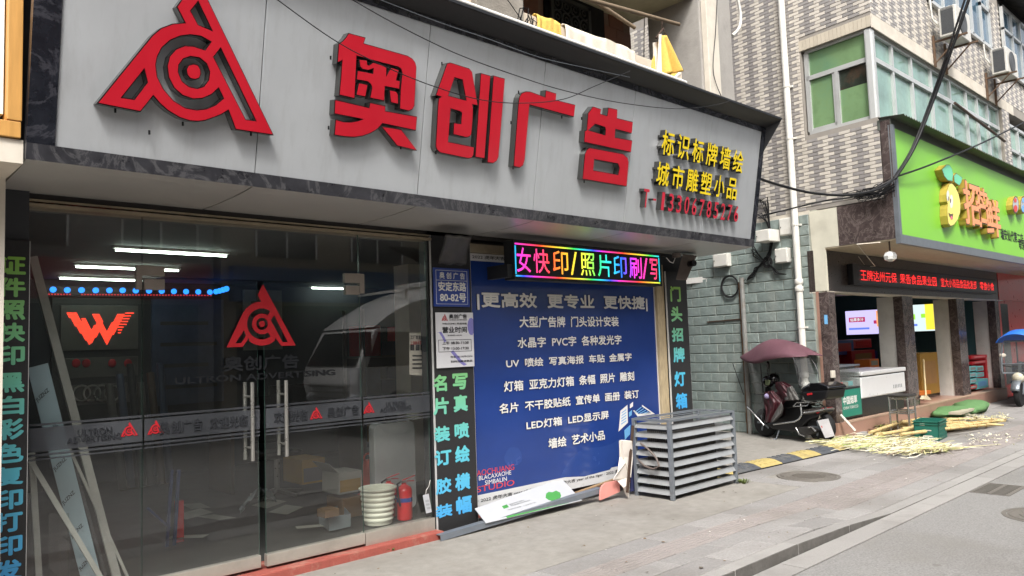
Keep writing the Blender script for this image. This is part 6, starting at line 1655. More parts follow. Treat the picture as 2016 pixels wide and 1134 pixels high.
for i in range(16):
    j = lambda: rr.uniform(-7, 7)
    P = [(1490 + j(), 392 + j()), (1506 + j(), 395 + j()), (1515 + j() * .6, 430 + j()), (1520 + j() * .5, 470 + j()), (1516 + j() * .6, 500 + j())]
    if i < 7: P += [(1508 + j() * .5, 512 + j() * .5), (1498, 520 + j() * .3), (1480 + j(), 545), (1470, 552)]
    elif i < 12: P = [(1488 + j(), 430 + j()), (1500 + j(), 423 + j()), (1512 + j() * .4, 440), (1521, 480 + j()), (1512, 516 + j() * .4), (1530 + j(), 538 + j() * .4), (1545 + j() * .5, 540)]
    else: P = [(1478 + j(), 485 + j()), (1490 + j(), 500 + j()), (1508 + j() * .4, 516 + j() * .4), (1490 + j(), 530 + j()), (1476 + j(), 548)]
    b.tube([oS(*p, rr.uniform(.03, .09)) for p in P], rr.choice((.005, .007, .009)), 5, cap=False)
for r_ in (.06, .075, .09):
    c = oS(1511, 516, .06); b.tube([c + SD * (r_ * math.cos(q * .5)) + V((0, 0, r_ * math.sin(q * .5))) for q in range(13)], .01, 6, closed=True)
b.build('cables', M['rubber'], t, smooth=60)
t = thing('cable_coil', 'coil of black cable hung on the green tiled wall', 'cable coil', tuple(oS(1438, 563, .04)))
b = MB(); c = oS(1437, 564, .04)
for k in range(4):
    rr_ = .165 + .007 * k; b.tube([c + SD * (rr_ * math.cos(q * .3142)) + V((0, 0, rr_ * 1.05 * math.sin(q * .3142))) - SN * .008 * (k % 2) for q in range(20)], .007, 6, closed=True)
b.tube([oS(1452, 560, .04), oS(1462, 556, .04), oS(1468, 549, .04)], .006, 5); b.build('cable', M['rubber'], t, smooth=60)
t = thing('wall_hook', 'small white plastic hook box on the marble column, the upper fitting', 'fitting', tuple(oY(1639, 733, 5.27)))
c = oY(1639, 736, 5.27); MB().box(c.x - .05, 5.25, c.z - .06, c.x + .06, 5.284, c.z + .05).build('body', M['cream'], t, bev=.006)
t = thing('tap', 'white tap on the marble column below the hook box', 'tap', tuple(oY(1645, 770, 5.26)))
c = oY(1645, 769, 5.26); b = MB(); b.tube([c + V((0, .03, .02)), c + V((0, -.04, .02)), c + V((0, -.06, -.03))], .018, 8); b.build('body', M['pvcp'], t, smooth=60)
t = thing('number_sticker', 'small blue and white sticker on the marble column', 'sticker', tuple(oY(1626, 629, 5.28)))
c = oY(1626, 629, 5.28); b = MB(); b.box(c.x - .05, 5.276, c.z - .07, c.x + .05, 5.283, c.z + .07); b.build('sticker', M['pcyan'], t)
M['cable'] = mat('black_cable', (20, 20, 22), .5)
def wire(label, pts, r_, nm='overhead_cable', n=14, m_='cable'):
    P = [onp(x, y, (0, d, 0), (0, 1, 0)) for x, y, d in pts]
    t = thing(nm, label, 'cable', tuple(P[0])); out = []
    Q = [P[0]] + P + [P[-1]]
    for i in range(1, len(Q) - 2):
        for k in range(n):
            u = k / n; a, p, q, e = Q[i - 1], Q[i], Q[i + 1], Q[i + 2]
            out.append(.5 * ((2 * p) + (q - a) * u + (2 * a - 5 * p + 4 * q - e) * u * u + (3 * p - a - 3 * q + e) * u ** 3))
    out.append(P[-1])
    MB().tube(out, r_, 7).build('cable', M[m_], t, smooth=60); return t
wire('thick black twin cable rising from the corner of the green sign', [(1762, 352, 4.08), (1800, 290, 3.95), (1840, 190, 3.7), (1876, 90, 3.4), (1914, -20, 3.1)], .022)
wire('second strand of the thick black cable rising from the green sign', [(1760, 350, 4.1), (1796, 290, 3.98), (1833, 195, 3.75), (1868, 95, 3.45), (1904, -15, 3.15)], .015)
wire('thin black cable from the green sign corner to the right edge', [(1764, 348, 4.08), (1830, 325, 4.0), (1930, 283, 3.9), (2030, 234, 3.8)], .014)
wire('black cable from the right end of the sign to the green sign corner', [(1493, 351, 4.9), (1540, 366, 4.8), (1600, 380, 4.6), (1670, 384, 4.35), (1730, 372, 4.15), (1763, 350, 4.08)], .018)
wire('black cable drooping along the top of the green tiled wall', [(1500, 425, 5.9), (1540, 415, 5.55), (1620, 396, 5.2), (1690, 385, 4.5), (1760, 352, 4.09)], .013)
t = thing('cable_knot', 'matted knot of black cables at the corner of the green sign', 'cables', tuple(oS(1720, 385, .1))); b = MB(); rr = random.Random(2)
for i in range(22):
    b.tube([oS(1660 + rr.uniform(-5, 40), 385 + rr.uniform(-6, 8), .06), oS(1700 + rr.uniform(-18, 18), 382 + rr.uniform(-10, 18), .1), oS(1728 + rr.uniform(-16, 16), 372 + rr.uniform(-10, 26), .12), oS(1752 + rr.uniform(-8, 10), 360 + rr.uniform(-12, 16), .1)], rr.choice((.006, .009)), 5, cap=False)
b.build('cables', M['cable'], t, smooth=60)
wire('thin black wire sagging across the red characters of the sign', [(540, -5, 4.1), (660, 80, 4.1), (760, 132, 4.1), (860, 172, 4.1), (950, 197, 4.1), (1030, 203, 4.1), (1110, 195, 4.1), (1170, 170, 4.1), (1240, 140, 4.16)], .0035)
wire('thin black wire crossing the upper part of the sign', [(686, -5, 4.1), (780, 48, 4.1), (900, 106, 4.1), (1020, 150, 4.1), (1110, 178, 4.1), (1220, 202, 4.1), (1330, 214, 4.1), (1400, 208, 4.12), (1440, 198, 4.15)], .0035)
wire('thin pale wire along the underside of the top edge of the sign', [(740, -4, 4.28), (860, 42, 4.28), (960, 76, 4.28), (1060, 112, 4.28), (1150, 133, 4.27), (1240, 152, 4.25)], .003, m_='gal')
wire('black wire hanging down the grey column', [(1412, -5, 5.1), (1409, 60, 5.1), (1404, 130, 5.1), (1410, 165, 5.1), (1426, 202, 5.1)], .005)
wire('white hose hanging beside the grey column', [(1452, -5, 5.6), (1458, 30, 5.6), (1455, 55, 5.6), (1442, 70, 5.6)], .022, 'hose', m_='pvcp')
wire('thin black wire falling from above onto the cable tangle', [(996, -5, 4.9), (1015, 22, 4.95), (1032, 48, 5.0)], .004)
wire('vertical black wire on the zigzag tiles beside the brown wall', [(1269, -5, 6.0), (1268, 80, 6.0), (1267, 152, 6.0)], .006)
# outdoor air conditioners
M['acw'] = mat('ac_white', (196, 194, 187), .5, var=.05, dirt=(170, 160, 140), ds=4, da=.4)
M['coil'] = mat('ac_coil', (92, 94, 96), .6, .3, var=.15, sc_=60)
M['rust'] = mat('rusty_angle_iron', (96, 76, 60), .85, var=.3, sc_=14)
def acunit(label, X, z, L=.74):
    t = thing('air_conditioner', label, 'air conditioner', (X, 4.1, z))
    y0, y1, H_ = 3.9, 4.17, .5
    MB().box(X, y0, z, X + L, y1, z + H_).build('case', M['acw'], t, bev=.015)
    b = MB(); b.box(X - .006, y0 + .04, z + .04, X + .002, y1 - .04, z + H_ - .05); 
    for i in range(20): b.box(X - .012, y0 + .04, z + .05 + i * .0225, X - .006, y1 - .04, z + .058 + i * .0225)
    b.build('side_grille', M['coil'], t)
    b = MB(); b.lathe((X + L * .42, y0 - .004, z + H_ / 2), [(.19, 0), (.2, .0), (.2, .012), (.18, .012)], 28, ax=(0, -1, 0))
    for r_ in (.05, .1, .15): b.lathe((X + L * .42, y0 - .012, z + H_ / 2), [(r_, 0), (r_ + .008, 0), (r_ + .008, .006)], 24, ax=(0, -1, 0), cap=False)
    b.build('fan_guard', M['coil'], t)
    MB().lathe((X + L * .42, y0 - .002, z + H_ / 2), [(.0, .002), (.185, .002)], 24, ax=(0, -1, 0), cap=False).build('fan_opening', M['edge'], t)
    for xx in (X + .08, X + L - .1):
        b = MB(); b.box(xx, 3.78, z - .03, xx + .035, 4.28, z - .002); b.box(xx, 4.28, z - .45, xx + .035, 4.315, z + .1); b.bar((xx + .017, 3.9, z - .025), (xx + .017, 4.29, z - .38), .02, .02)
        b.build('bracket', M['rust'], t)
    b = MB(); b.tube([(X + .1, 4.18, z + .2), (X - .05, 4.25, z + .35), (X - .02, 4.28, z + .9), (X, 4.3, z + 1.5)], .016, 8); b.build('pipe', M['pvcp'], t, smooth=60)
a1 = oY(1872, 68, 4.0); acunit('white outdoor air conditioner on rusty brackets under the upper window', a1.x, a1.z)
a2 = oY(1973, 143, 4.0); acunit('white outdoor air conditioner further right on the tiled facade', a2.x, a2.z)
# ------------------------------------------------------------------ in and before the fruit shop
M['tobgreen'] = mat('tobacco_green', (26, 124, 104), .35, var=.04)
M['whtpl'] = mat('freezer_white', (222, 222, 222), .3, var=.03, spec=.5)
M['show'] = glass('showcase_glass', (.9, .93, .92), 1.4, 0, .08)
M['cartred'] = mat('red_carton', (176, 30, 38), .5, var=.1)
M['cartteal'] = mat('teal_carton', (110, 186, 188), .5, var=.1)
M['cartbrown'] = mat('brown_carton', (150, 112, 70), .8, var=.1)
M['cartorange'] = mat('orange_carton', (206, 112, 40), .6, var=.15)
M['cartblue'] = mat('blue_carton', (40, 64, 140), .5, var=.15)
M['cardy2'] = mat('dim_yellow_carton', (150, 114, 48), .7, var=.08)  # yellow carton toned down, indoor dimness put into its colour
yc = 5.34
t = thing('tobacco_counter', 'green fronted glass tobacco counter at the fruit shop entrance', 'counter', (12.3, 5.6, .25))
MB().box(11.9, yc + .01, .28, 12.7, 5.75, .76).build('cabinet', M['edge'], t)
MB().box(11.93, yc, .31, 12.68, yc + .012, .73).build('front_panel', M['tobgreen'], t)
textR('lettering', '中国烟草', 12.0, 12.52, .5, .63, yc, M['whpr'], t, off=.03)
textR('lettering', 'CHINA TOBACCO', 12.0, 12.54, .43, .475, yc, M['whpr'], t, off=.01)
MB().box(11.9, yc + .01, .76, 12.7, 5.72, 1.1).build('showcase', [M['show']], t)
b = MB()
for x, m_ in ((11.95, 0), (12.15, 1), (12.35, 2), (12.52, 0)): b.box(x, 5.45, .77, x + .14, 5.6, .84, m_)
b.build('goods', [M['cartteal'], M['cartred'], M['cardw']], t)
b = MB(); b.box(11.88, yc, 1.09, 12.71, 5.73, 1.115); b.build('counter_top', M['gal'], t)
t = thing('chest_freezer', 'white chest freezer on a dark base at the fruit shop entrance', 'freezer', (13.6, 5.6, .25))
MB().box(12.72, 5.36, .26, 14.5, 5.95, .56).build('base', M['edge'], t)
MB().box(12.7, 5.33, .55, 14.56, 6.0, .90).build('body', M['whtpl'], t, bev=.02)
MB().box(12.7, 5.31, .915, 14.58, 6.02, .985).build('lid', M['whtpl'], t, bev=.015)
MB().box(12.705, 5.335, .895, 14.55, 6.0, .92).build('seal', M['edge'], t)
b = MB()
for i in range(6): b.box(14.0 + i * .07, 5.326, .64, 14.03 + i * .07, 5.331, .7)
b.build('vent_slots', M['gtx'], t)
M['scr1'] = glow('screen_lavender', (206, 196, 250), .62)
M['scr2'] = glow('screen_white', (215, 235, 235), .62)
def tv(label, XW, pa, pb, m_, extra):
    a, c = oX(*pa, XW), oX(*pb, XW)     # top-left, bottom-right px
    t = thing('television', label, 'television', (XW, (a.y + c.y) / 2, c.z))
    MB().box(XW, c.y - .02, c.z - .03, XW + .06, a.y + .02, a.z + .03).build('case', M['edge'], t)
    MB().box(XW - .004, c.y, c.z, XW, a.y, a.z).build('screen', M[m_], t)
    for u0, u1, v0, v1, mm in extra:
        MB().box(XW - .007, a.y + (c.y - a.y) * u1, c.z + (a.z - c.z) * v0, XW - .004, a.y + (c.y - a.y) * u0, c.z + (a.z - c.z) * v1).build('picture', M[mm], t)
    return t, a, c
for k, c_ in (('g_red', (170, 40, 90)), ('g_yel', (240, 220, 70)), ('g_grn', (150, 220, 60)), ('g_org', (240, 160, 110)), ('g_blue', (90, 120, 220))): M[k] = glow('screen_' + k, c_, .7)
t, a, c = tv('lit television showing a lavender picture behind the first doorway of the fruit shop', 20.33, (1664, 613), (1760, 656), 'scr1', [(.07, .42, .52, .72, 'g_red'), (.06, .5, .2, .28, 'g_blue'), (.66, 1, .3, .95, 'g_org'), (.6, .66, .42, .56, 'g_red'), (.74, .9, .1, .5, 'g_yel')])
text('lettering', '仙草多汁', V((20.32, a.y + (c.y - a.y) * .1, c.z + (a.z - c.z) * .55)), V((20.32, a.y + (c.y - a.y) * .39, c.z + (a.z - c.z) * .55)), V((20.32, a.y + (c.y - a.y) * .1, c.z + (a.z - c.z) * .69)), M['scr2'], t, off=.02, lift=.0)
tv('lit television showing a green and yellow picture behind the second doorway', 20.33, (1755, 603), (1841, 651), 'scr2', [(.3, .56, .45, .65, 'g_grn'), (.8, 1, .05, 1, 'g_yel'), (.7, .8, .5, .65, 'g_grn'), (.3, .6, .2, .28, 'g_blue')])
def crate_box(label, px0, px1, y, dep, m_, nm='carton', m2=None, group=None, n=1):
    a, c = oY(px0[0], px1[1], y), oY(px1[0], px0[1], y)
    t = thing(nm, label, 'box', ((a.x + c.x) / 2, y, a.z), group)
    z0 = max(a.z, .255)
    MB().box(a.x, y, z0, c.x, y + dep, c.z).build('box', M[m_], t, bev=.006)
    if m2: MB().box(a.x + (c.x - a.x) * .15, y - .004, z0 + (c.z - z0) * .25, c.x - (c.x - a.x) * .15, y, c.z - (c.z - z0) * .2).build('print', M[m2], t)
    return t
crate_box('tall yellow carton standing inside the second doorway', (1817, 693), (1845, 779), 5.75, .5, 'cardy2', m2='cartbrown')
crate_box('orange bucket shaped box at the foot of the tall yellow carton', (1812, 768), (1833, 779), 5.6, .25, 'cartorange')
crate_box('blue and red cartons stacked at the back of the first doorway, left pile', (1645, 669), (1680, 700), 8.0, .6, 'cartblue', m2='cartred')
crate_box('dark red carton pile behind the freezer, top carton', (1681, 667), (1715, 686), 8.0, .6, 'cartred', m2='extred')
crate_box('dark red carton pile behind the freezer, lower carton', (1678, 688), (1722, 722), 7.9, .6, 'cartred', m2='cartbrown')
crate_box('orange printed carton standing on the freezer side by the white pier', (1713, 706), (1730, 724), 6.2, .3, 'cartorange', m2='cardw')
crate_box('dark blue carton left of the white pier, low on the back wall', (1722, 690), (1736, 725), 8.1, .5, 'cartblue')
# gift boxes at the third doorway
g = 'gift boxes stacked at the third doorway'
k = 0
for lab, p0, p1, m_, m2 in (('red gift box on top of the stack at the third doorway', (1913, 698), (1943, 707.5), 'cartred', 'extred'), ('red gift box second from the top at the third doorway', (1914, 708.5), (1943, 718), 'cartred', 'extred'),
                            ('teal gift box, upper left of the teal ones', (1909, 720), (1922, 731.5), 'cartteal', 'cardw'), ('teal gift box, upper right of the teal ones', (1922.5, 720), (1936, 731.5), 'cartteal', 'cardw'),
                            ('teal gift box, middle left of the teal ones', (1909, 732.5), (1922, 743.5), 'cartteal', 'gtx'), ('teal gift box, middle right of the teal ones', (1922.5, 732.5), (1937, 743.5), 'cartteal', 'gtx'),
                            ('teal gift box, lower left of the teal ones', (1910, 744.5), (1923, 755.5), 'cartteal', 'gtx'), ('teal gift box, lower right of the teal ones', (1923.5, 744.5), (1945, 767), 'cartteal', 'pcyan'),
                            ('red and white gift box at the bottom of the stack', (1910, 757), (1923, 767), 'cartred', 'cardw')):
    crate_box(lab, p0, p1, 5.5 + .0 * k, .3, m_, 'gift_box', m2, g); k += 1
crate_box('tall red printed gift box standing right of the teal ones', (1944, 698), (1952, 764), 5.62, .3, 'cartred', 'gift_box', 'extred', g)
t = thing('white_carton_tower', 'tall stack of white spotted cartons beyond the third column', 'box stack', (18.4, 6.2, .25))
for i in range(5):
    b = MB(); a, c = oY(1899, 722 - i * 24, 6.1), oY(1917, 699 - i * 24, 6.1); b.box(a.x, 6.1, a.z, c.x, 6.5, c.z - .01); b.build('carton', M['cardw'], t, bev=.006)
M['broomh'] = mat('broom_handle', (206, 184, 140), .5)
t = thing('broom', 'broom with a pale wooden handle leaning at the second doorway', 'broom', tuple(oY(1826, 785, 5.3)))
a, c = oY(1818, 708, 5.5), oY(1823, 780, 5.28); MB().cyl(a, c, .016, 8).build('handle', M['broomh'], t, smooth=60)
f = lambda x, y, d=5.28: oY(x, y, d)
MB().prism([[f(1820, 779), f(1826, 779), f(1835, 788), f(1816, 786)]], (0, .05, 0)).build('bristles', mat('straw', (206, 190, 160), .9, var=.2, sc_=60), t, fix=False)
t = thing('dustpan', 'red plastic dustpan lying below the shop step', 'dustpan', tuple(oZ(1830, 810)))
p = [oZ(1812, 813, .01), oZ(1838, 812, .01), oZ(1851, 808, .01), oZ(1820, 806, .01)]
b = MB(); b.hexa(p + [p[0] + V((0, 0, .02)), p[1] + V((0, 0, .02)), p[2] + V((0, 0, .16)), p[3] + V((0, 0, .18))]); b.build('pan', M['cartred'], t, bev=.02)
t = thing('floor_squeegee', 'white floor stand leaning at the foot of the marble column', 'squeegee', tuple(oZ(1685, 853)))
b = MB(); b.bar(oY(1655, 816, 5.22), oY(1684, 848, 5.05), .05, .03); b.build('handle', M['pvcp'], t, bev=.006)
c = oZ(1683, 852); b = MB(); b.box(c.x - .14, c.y - .1, 0, c.x + .22, c.y + .04, .05); b.build('foot', M['boxw'], t, bev=.012)
t = thing('stone_plank', 'flat grey stone plank lying at the foot of the marble column', 'plank', tuple(oZ(1665, 862)))
c = oZ(1640, 864); MB().ob(c, (.75, -.22, 0), (.08, .28, 0), (0, 0, .05)).build('plank', M['kerb'], t, bev=.008)
# stainless stool
M['inox'] = mat('stainless', (172, 170, 166), .25, .85, var=.2, sc_=8)
t = thing('metal_stool', 'stainless steel tube stool with a dark top before the fruit shop', 'stool', (12.85, 4.8, 0))
cx_, cy_, hs_ = 12.85, 4.78, .14
zt_ = oY(1787, 776, 4.75).z
P = [V((cx_ + sx * hs_, cy_ + sy * hs_, 0)) for sx, sy in ((-1, -1), (1, -1), (1, 1), (-1, 1))]
for q in P: MB().tube([q, q + V((0, 0, zt_ - .02))], .016, 8).build('leg', M['inox'], t, smooth=60)
b = MB()
for i in range(4):
    for z in (zt_ * .55, zt_ * .6, zt_ - .05, zt_ - .03): b.cyl(P[i] + V((0, 0, z)), P[(i + 1) % 4] + V((0, 0, z)), .012, 8)
b.build('rail', M['inox'], t, smooth=60)
MB().box(cx_ - hs_ - .03, cy_ - hs_ - .03, zt_ - .02, cx_ + hs_ + .03, cy_ + hs_ + .03, zt_ + .012).build('seat', M['tin'], t, bev=.01)
t = thing('brick', 'grey brown block lying under the metal stool', 'brick', (12.75, 4.6, 0))
a = oZ(1776, 863); MB().ob(V((a.x, a.y, 0)), (.42, .0, 0), (-.02, .14, 0), (0, 0, .11)).build('block', mat('brick_grey', (136, 122, 110), .9, var=.15, sc_=14, bump=.4), t, bev=.012)
# green crate
M['crate'] = mat('green_plastic_crate', (30, 98, 84), .45, var=.08, dirt=(60, 110, 96), ds=5)
t = thing('plastic_crate', 'dark green plastic crate standing on the pavement before the fruit shop', 'crate', (12.55, 4.25, 0))
k0, k1, k2 = V((12.27, 4.42, 0)), V((12.31, 4.09, 0)), V((12.83, 4.15, 0))
ea, eb = (k1 - k0), (k2 - k1); H_ = oX(1802, 829, 12.27).z
b = MB(); th = .012
na, nb = ea.normalized(), eb.normalized()
b.ob(k0, ea, nb * th, (0, 0, H_)); b.ob(k0 + eb - nb * th, ea, nb * th, (0, 0, H_)); b.ob(k0, eb, na * th, (0, 0, H_)); b.ob(k0 + ea - na * th, eb, na * th, (0, 0, H_)); b.ob(k0, ea, eb, (0, 0, .015))
b.build('body', M['crate'], t)
b = MB()
for z in (H_ - .05, H_ - .012): 
    b.ob(k0 - nb * .015 - na * .015 + V((0, 0, z)), ea + na * .03, nb * .02, (0, 0, .014)); b.ob(k0 + eb - nb * .005 - na * .015 + V((0, 0, z)), ea + na * .03, nb * .02, (0, 0, .014))
    b.ob(k0 - na * .015 - nb * .015 + V((0, 0, z)), eb + nb * .03, na * .02, (0, 0, .014)); b.ob(k0 + ea - na * .005 - nb * .015 + V((0, 0, z)), eb + nb * .03, na * .02, (0, 0, .014))
for i in range(7):
    for j in range(4): b.ob(k1 + eb * (.1 + i * .12) + V((0, 0, .05 + j * .055)) + na * .0, nb * .03, na * .006, (0, 0, .04))
b.build('ribs', M['crate'], t)
o_ = k0 - nb * .004
b = MB()
for u, v, w_, h_ in ((.25, .78, .2, .1), (.38, .5, .32, .05), (.36, .2, .36, .06), (.22, .08, .52, .06)):
    b.ob(o_ + ea * u + V((0, 0, H_ * v)), ea * w_, nb * .003, (0, 0, H_ * h_))
b.build('printed_label', M['cream'], t)
# sugar cane stalks
M['cane'] = mat('peeled_cane', (196, 174, 122), .6, var=.22, sc_=8, dirt=(160, 124, 70), ds=6, da=.5)
M['cane2'] = mat('cane_node', (176, 140, 84), .7, var=.2)
rr = random.Random(21); g = 'peeled sugar cane stalks heaped before the fruit shop'
for i in range(26):
    lay = i % 3
    x0, y0 = rr.uniform(1700, 1880), 0
    y0 = 846 - (x0 - 1700) * .03 + rr.uniform(-16, 12)
    if x0 > 1840: y0 = rr.uniform(838, 862)
    x1 = x0 + rr.uniform(85, 170); x1 = min(x1, rr.uniform(1945, 1990)); y1 = rr.uniform(826, 838) if x1 > 1930 else rr.uniform(822, 845)
    a, c = oZ(x0, y0, .03 + lay * .05), oZ(x1, y1, .03 + lay * .04)
    if (a - c).length > 3.2: c = a + (c - a).normalized() * 3.2
    if a.y > 5.22: a.y = 5.2
    if c.y > 5.22: c.y = 5.2
    for q in (a, c):
        if 12.2 < q.x < 12.9 and q.y < 4.5: q.y = 4.55
    mid = a.lerp(c, .5) + V((0, 0, rr.uniform(-.01, .03)))
    t = thing('sugar_cane', 'peeled yellow sugar cane stalk in the heap beyond the green crate', 'sugar cane', tuple(a), g)
    MB().tube([a, a.lerp(mid, .6), mid, c], [.026, .027, .025, .016], 7).build('stalk', M['cane'], t, smooth=60)
    L = (c - a).length; n = int(L / .22); b = MB()
    for k in range(1, n):
        u = k / n; p = a.lerp(mid, u * 2) if u < .5 else mid.lerp(c, u * 2 - 1)
        d = (c - a).normalized(); b.tube([p - d * .008, p, p + d * .008], [.024, .03, .024], 7, cap=False)
    b.build('nodes', M['cane2'], t, smooth=60)
b = MB(); rr = random.Random(8)
mats_ = [mat('peel_yellow', (190, 184, 134), .7, var=.15), mat('peel_green', (150, 164, 92), .7, var=.2), mat('peel_pale', (212, 207, 184), .7), mat('peel_brown', (112, 92, 70), .8, var=.2)]
def peel(px, py, L, wd, m_, ang, lift=.0):
    p = oZ(px, py); d = V((math.cos(ang), math.sin(ang), 0)); s = V((-d.y, d.x, 0)); z0 = rr.uniform(.004, .03) + lift; cur = rr.uniform(-.8, .8)
    vs, n = [], 6
    for k in range(n + 1):
        u = k / n; q = p + d * L * (u - .5) + s * cur * L * (u - .5) ** 2 + V((0, 0, z0 + rr.uniform(0, .025)))
        vs += [q - s * wd * .5, q + s * wd * .5 + V((0, 0, rr.uniform(0, .008)))]
    b.add(vs, [(2 * k, 2 * k + 1, 2 * k + 3, 2 * k + 2) for k in range(n)], m_)
for i in range(1100):
    t_ = rr.random(); px = 1640 + 225 * t_ ** 1.1
    ctr = 871 + 18 * ((px - 1640) / 225); half = 17 * math.sin(math.pi * min(1, max(0.02, (px - 1615) / 270))) 
    py = ctr + rr.gauss(0, .5) * half
    peel(px, py, rr.choice((rr.uniform(.1, .35), rr.uniform(.3, .95))), rr.uniform(.005, .014), rr.choices((0, 1, 2, 3), (5, 1.6 if px < 1740 else .4, 3.5, .9))[0], rr.gauss(-.1, .42), rr.uniform(0, .035))
for i in range(170):
    px = rr.uniform(1695, 1780); py = 846 - (px - 1695) * .06 + rr.gauss(0, 4); peel(px, py, rr.uniform(.1, .4), rr.uniform(.012, .03), rr.choices((0, 1, 3), (2, 1, 4))[0], rr.gauss(0, .7), rr.uniform(0, .06))
for i in range(90):
    px = rr.uniform(1895, 1988); py = 829 + rr.gauss(0, 4); peel(px, py, rr.uniform(.08, .3), rr.uniform(.01, .024), rr.choice((0, 2, 2)), rr.uniform(0, 6), rr.uniform(0, .06))
for i in range(46): peel(rr.uniform(1900, 2016), rr.uniform(855, 880), rr.uniform(.02, .07), .02, 2, rr.uniform(0, 6))
peel(1890, 886, 1.6, .016, 0, -.35); 
b.build('cane_peelings', mats_, kind='stuff', fix=False)
M['sack'] = mat('green_sack', (92, 130, 82), .8, var=.12, sc_=12, bump=.5, bs=40)
t = thing('green_sack', 'two lobed green sack lying on the cane heap', 'sack', tuple(oZ(1905, 818)))
c = oZ(1884, 820); d = oZ(1926, 812)
b = lump(c + V((0, .1, .08)), (.6, .26, .11), 3, amp=.35); e = lump(d + V((0, .1, .1)), (.7, .28, .14), 6, amp=.35)
b.f += [[i + len(b.v) for i in q] for q in e.f]; b.m += e.m; b.v += e.v
b.build('sack', M['sack'], t, smooth=70)
t = thing('plank', 'pale rough plank lying behind the green sack', 'plank', tuple(oZ(1920, 805)))
a, c = oZ(1880, 814, .12), oZ(1938, 795, .1); MB().bar(a, c, .2, .04).build('plank', mat('pale_plank', (176, 168, 148), .8, var=.15), t)

# ------------------------------------------------------------------ scooter with canopy
ra, fa = V((11.27, 5.36, 0)), V((11.55, 6.42, 0))
fd = (fa - ra).normalized(); lf_ = V((-fd.y, fd.x, 0))
def T(x, y, off=0): return onp(1450 + x / 4.5375, 640 + y / 4.5375, ra + lf_ * off, lf_)
t = thing('scooter', 'black electric scooter with a maroon rain canopy parked against the green tiled wall', 'scooter', tuple(ra.lerp(fa, .5)))
M['maroon'] = mat('maroon_fabric', (64, 26, 33), .45, var=.15, sc_=12, bump=.3, bs=30, spec=.5)
M['maroonc'] = mat('maroon_canopy', (98, 66, 75), .6, var=.12, sc_=5, spec=.3, bump=.5, bs=7, dirt=(118, 90, 94), ds=3, da=.5)
M['blk'] = mat('black_plastic', (22, 22, 24), .35, var=.15, spec=.5)
M['gloss'] = mat('gloss_black', (18, 18, 20), .15, spec=.6, coat=.4)
M['chrome'] = mat('chrome_bar', (190, 190, 188), .2, .85, var=.1)
M['clear'] = glass('clear_screen', (.78, .8, .8), 1.35, .05, .12, (150, 150, 150))
M['mesh'] = mat('grey_mesh_cloth', (92, 90, 88), .7, var=.2, sc_=20)
def wheel(c, r_, w_):
    wh = MB().lathe(c - lf_ * w_ / 2, [(r_ * .6, 0), (r_ * .9, 0), (r_, w_ * .3), (r_, w_ * .7), (r_ * .9, w_), (r_ * .6, w_)], 28, ax=lf_).build('wheel', M['rubber'], t, smooth=35)
    MB().lathe(c - lf_ * w_ * .42, [(0, -.01), (r_ * .2, -.01), (r_ * .22, .0), (r_ * .55, .012), (r_ * .62, 0), (r_ * .62, w_ * .84), (r_ * .22, w_ * .86), (0, w_ * .9)], 24, ax=lf_, cap=False).build('rim', M['blk'], wh, smooth=40)
    b = MB()
    for k in range(5):
        a = k * 1.2566; b.bar(c + lf_ * w_ * .5, c + lf_ * w_ * .5 + (fd * math.cos(a) + V((0, 0, 1)) * math.sin(a)) * r_ * .58, .03, .012, side=lf_)
    b.build('spokes', M['gal'], wh)
wheel(fa + V((0, 0, .225)), .225, .1); wheel(ra + V((0, 0, .235)), .235, .11)
def slabp(name, pts, half, m_, bev=.02, offc=0, seg=3):
    q = [T(*p, half + offc) for p in pts]
    return MB().prism([q], -lf_ * (2 * half)).build(name, M[m_], t, bev=bev, seg=seg)
slabp('body', [(250, 885), (340, 855), (430, 800), (420, 700), (560, 690), (610, 740), (770, 745), (800, 770), (740, 820), (650, 850), (600, 900), (560, 940), (500, 955), (330, 935)], .1, 'blk', .03)
slabp('seat', [(412, 700), (440, 675), (560, 668), (620, 690), (600, 725), (450, 745), (418, 735)], .13, 'blk', .04)
slabp('tail_fairing', [(560, 760), (690, 740), (790, 745), (780, 775), (640, 800), (570, 800)], .12, 'gpan', .03)
slabp('rear_mudguard', [(650, 850), (700, 830), (760, 835), (780, 860), (740, 850), (690, 858)], .07, 'blk', .01)
slabp('motor', [(530, 915), (640, 905), (700, 930), (710, 960), (650, 985), (580, 985), (540, 950)], .14, 'tin', .03)
# rain apron draped from the handlebar
b = MB()
ap_o = [(245, 610), (300, 585), (350, 600), (405, 670), (400, 710), (345, 820), (300, 865), (258, 868), (262, 760), (246, 690)]
q = [T(*p, .2) for p in ap_o]; ce = sum(q, V((0, 0, 0))) / len(q)
b.prism([[c_.lerp(ce, .12) - lf_ * .03 for c_ in q]], -lf_ * .36)
def drape(nm, Ls, Rs, m_, off, amp, fq, ph=0):
    bb = MB()
    def fn(u, v):
        l_, r_ = interp2(Ls, u), interp2(Rs, u)
        return T(l_[0] + (r_[0] - l_[0]) * v, l_[1] + (r_[1] - l_[1]) * v, off + .05 * math.sin(v * 3.14) + amp * math.sin(v * fq + u * 4 + ph) * (.4 + u) + amp * .5 * math.sin(v * fq * 1.9 - u * 7))
    return bb.grid(fn, 24, 24).build(nm, M[m_], t, smooth=80, solid=.008)
def interp2(l, u):
    x = u * (len(l) - 1); i = min(int(x), len(l) - 2); f_ = x - i
    return (l[i][0] + (l[i + 1][0] - l[i][0]) * f_, l[i][1] + (l[i + 1][1] - l[i][1]) * f_)
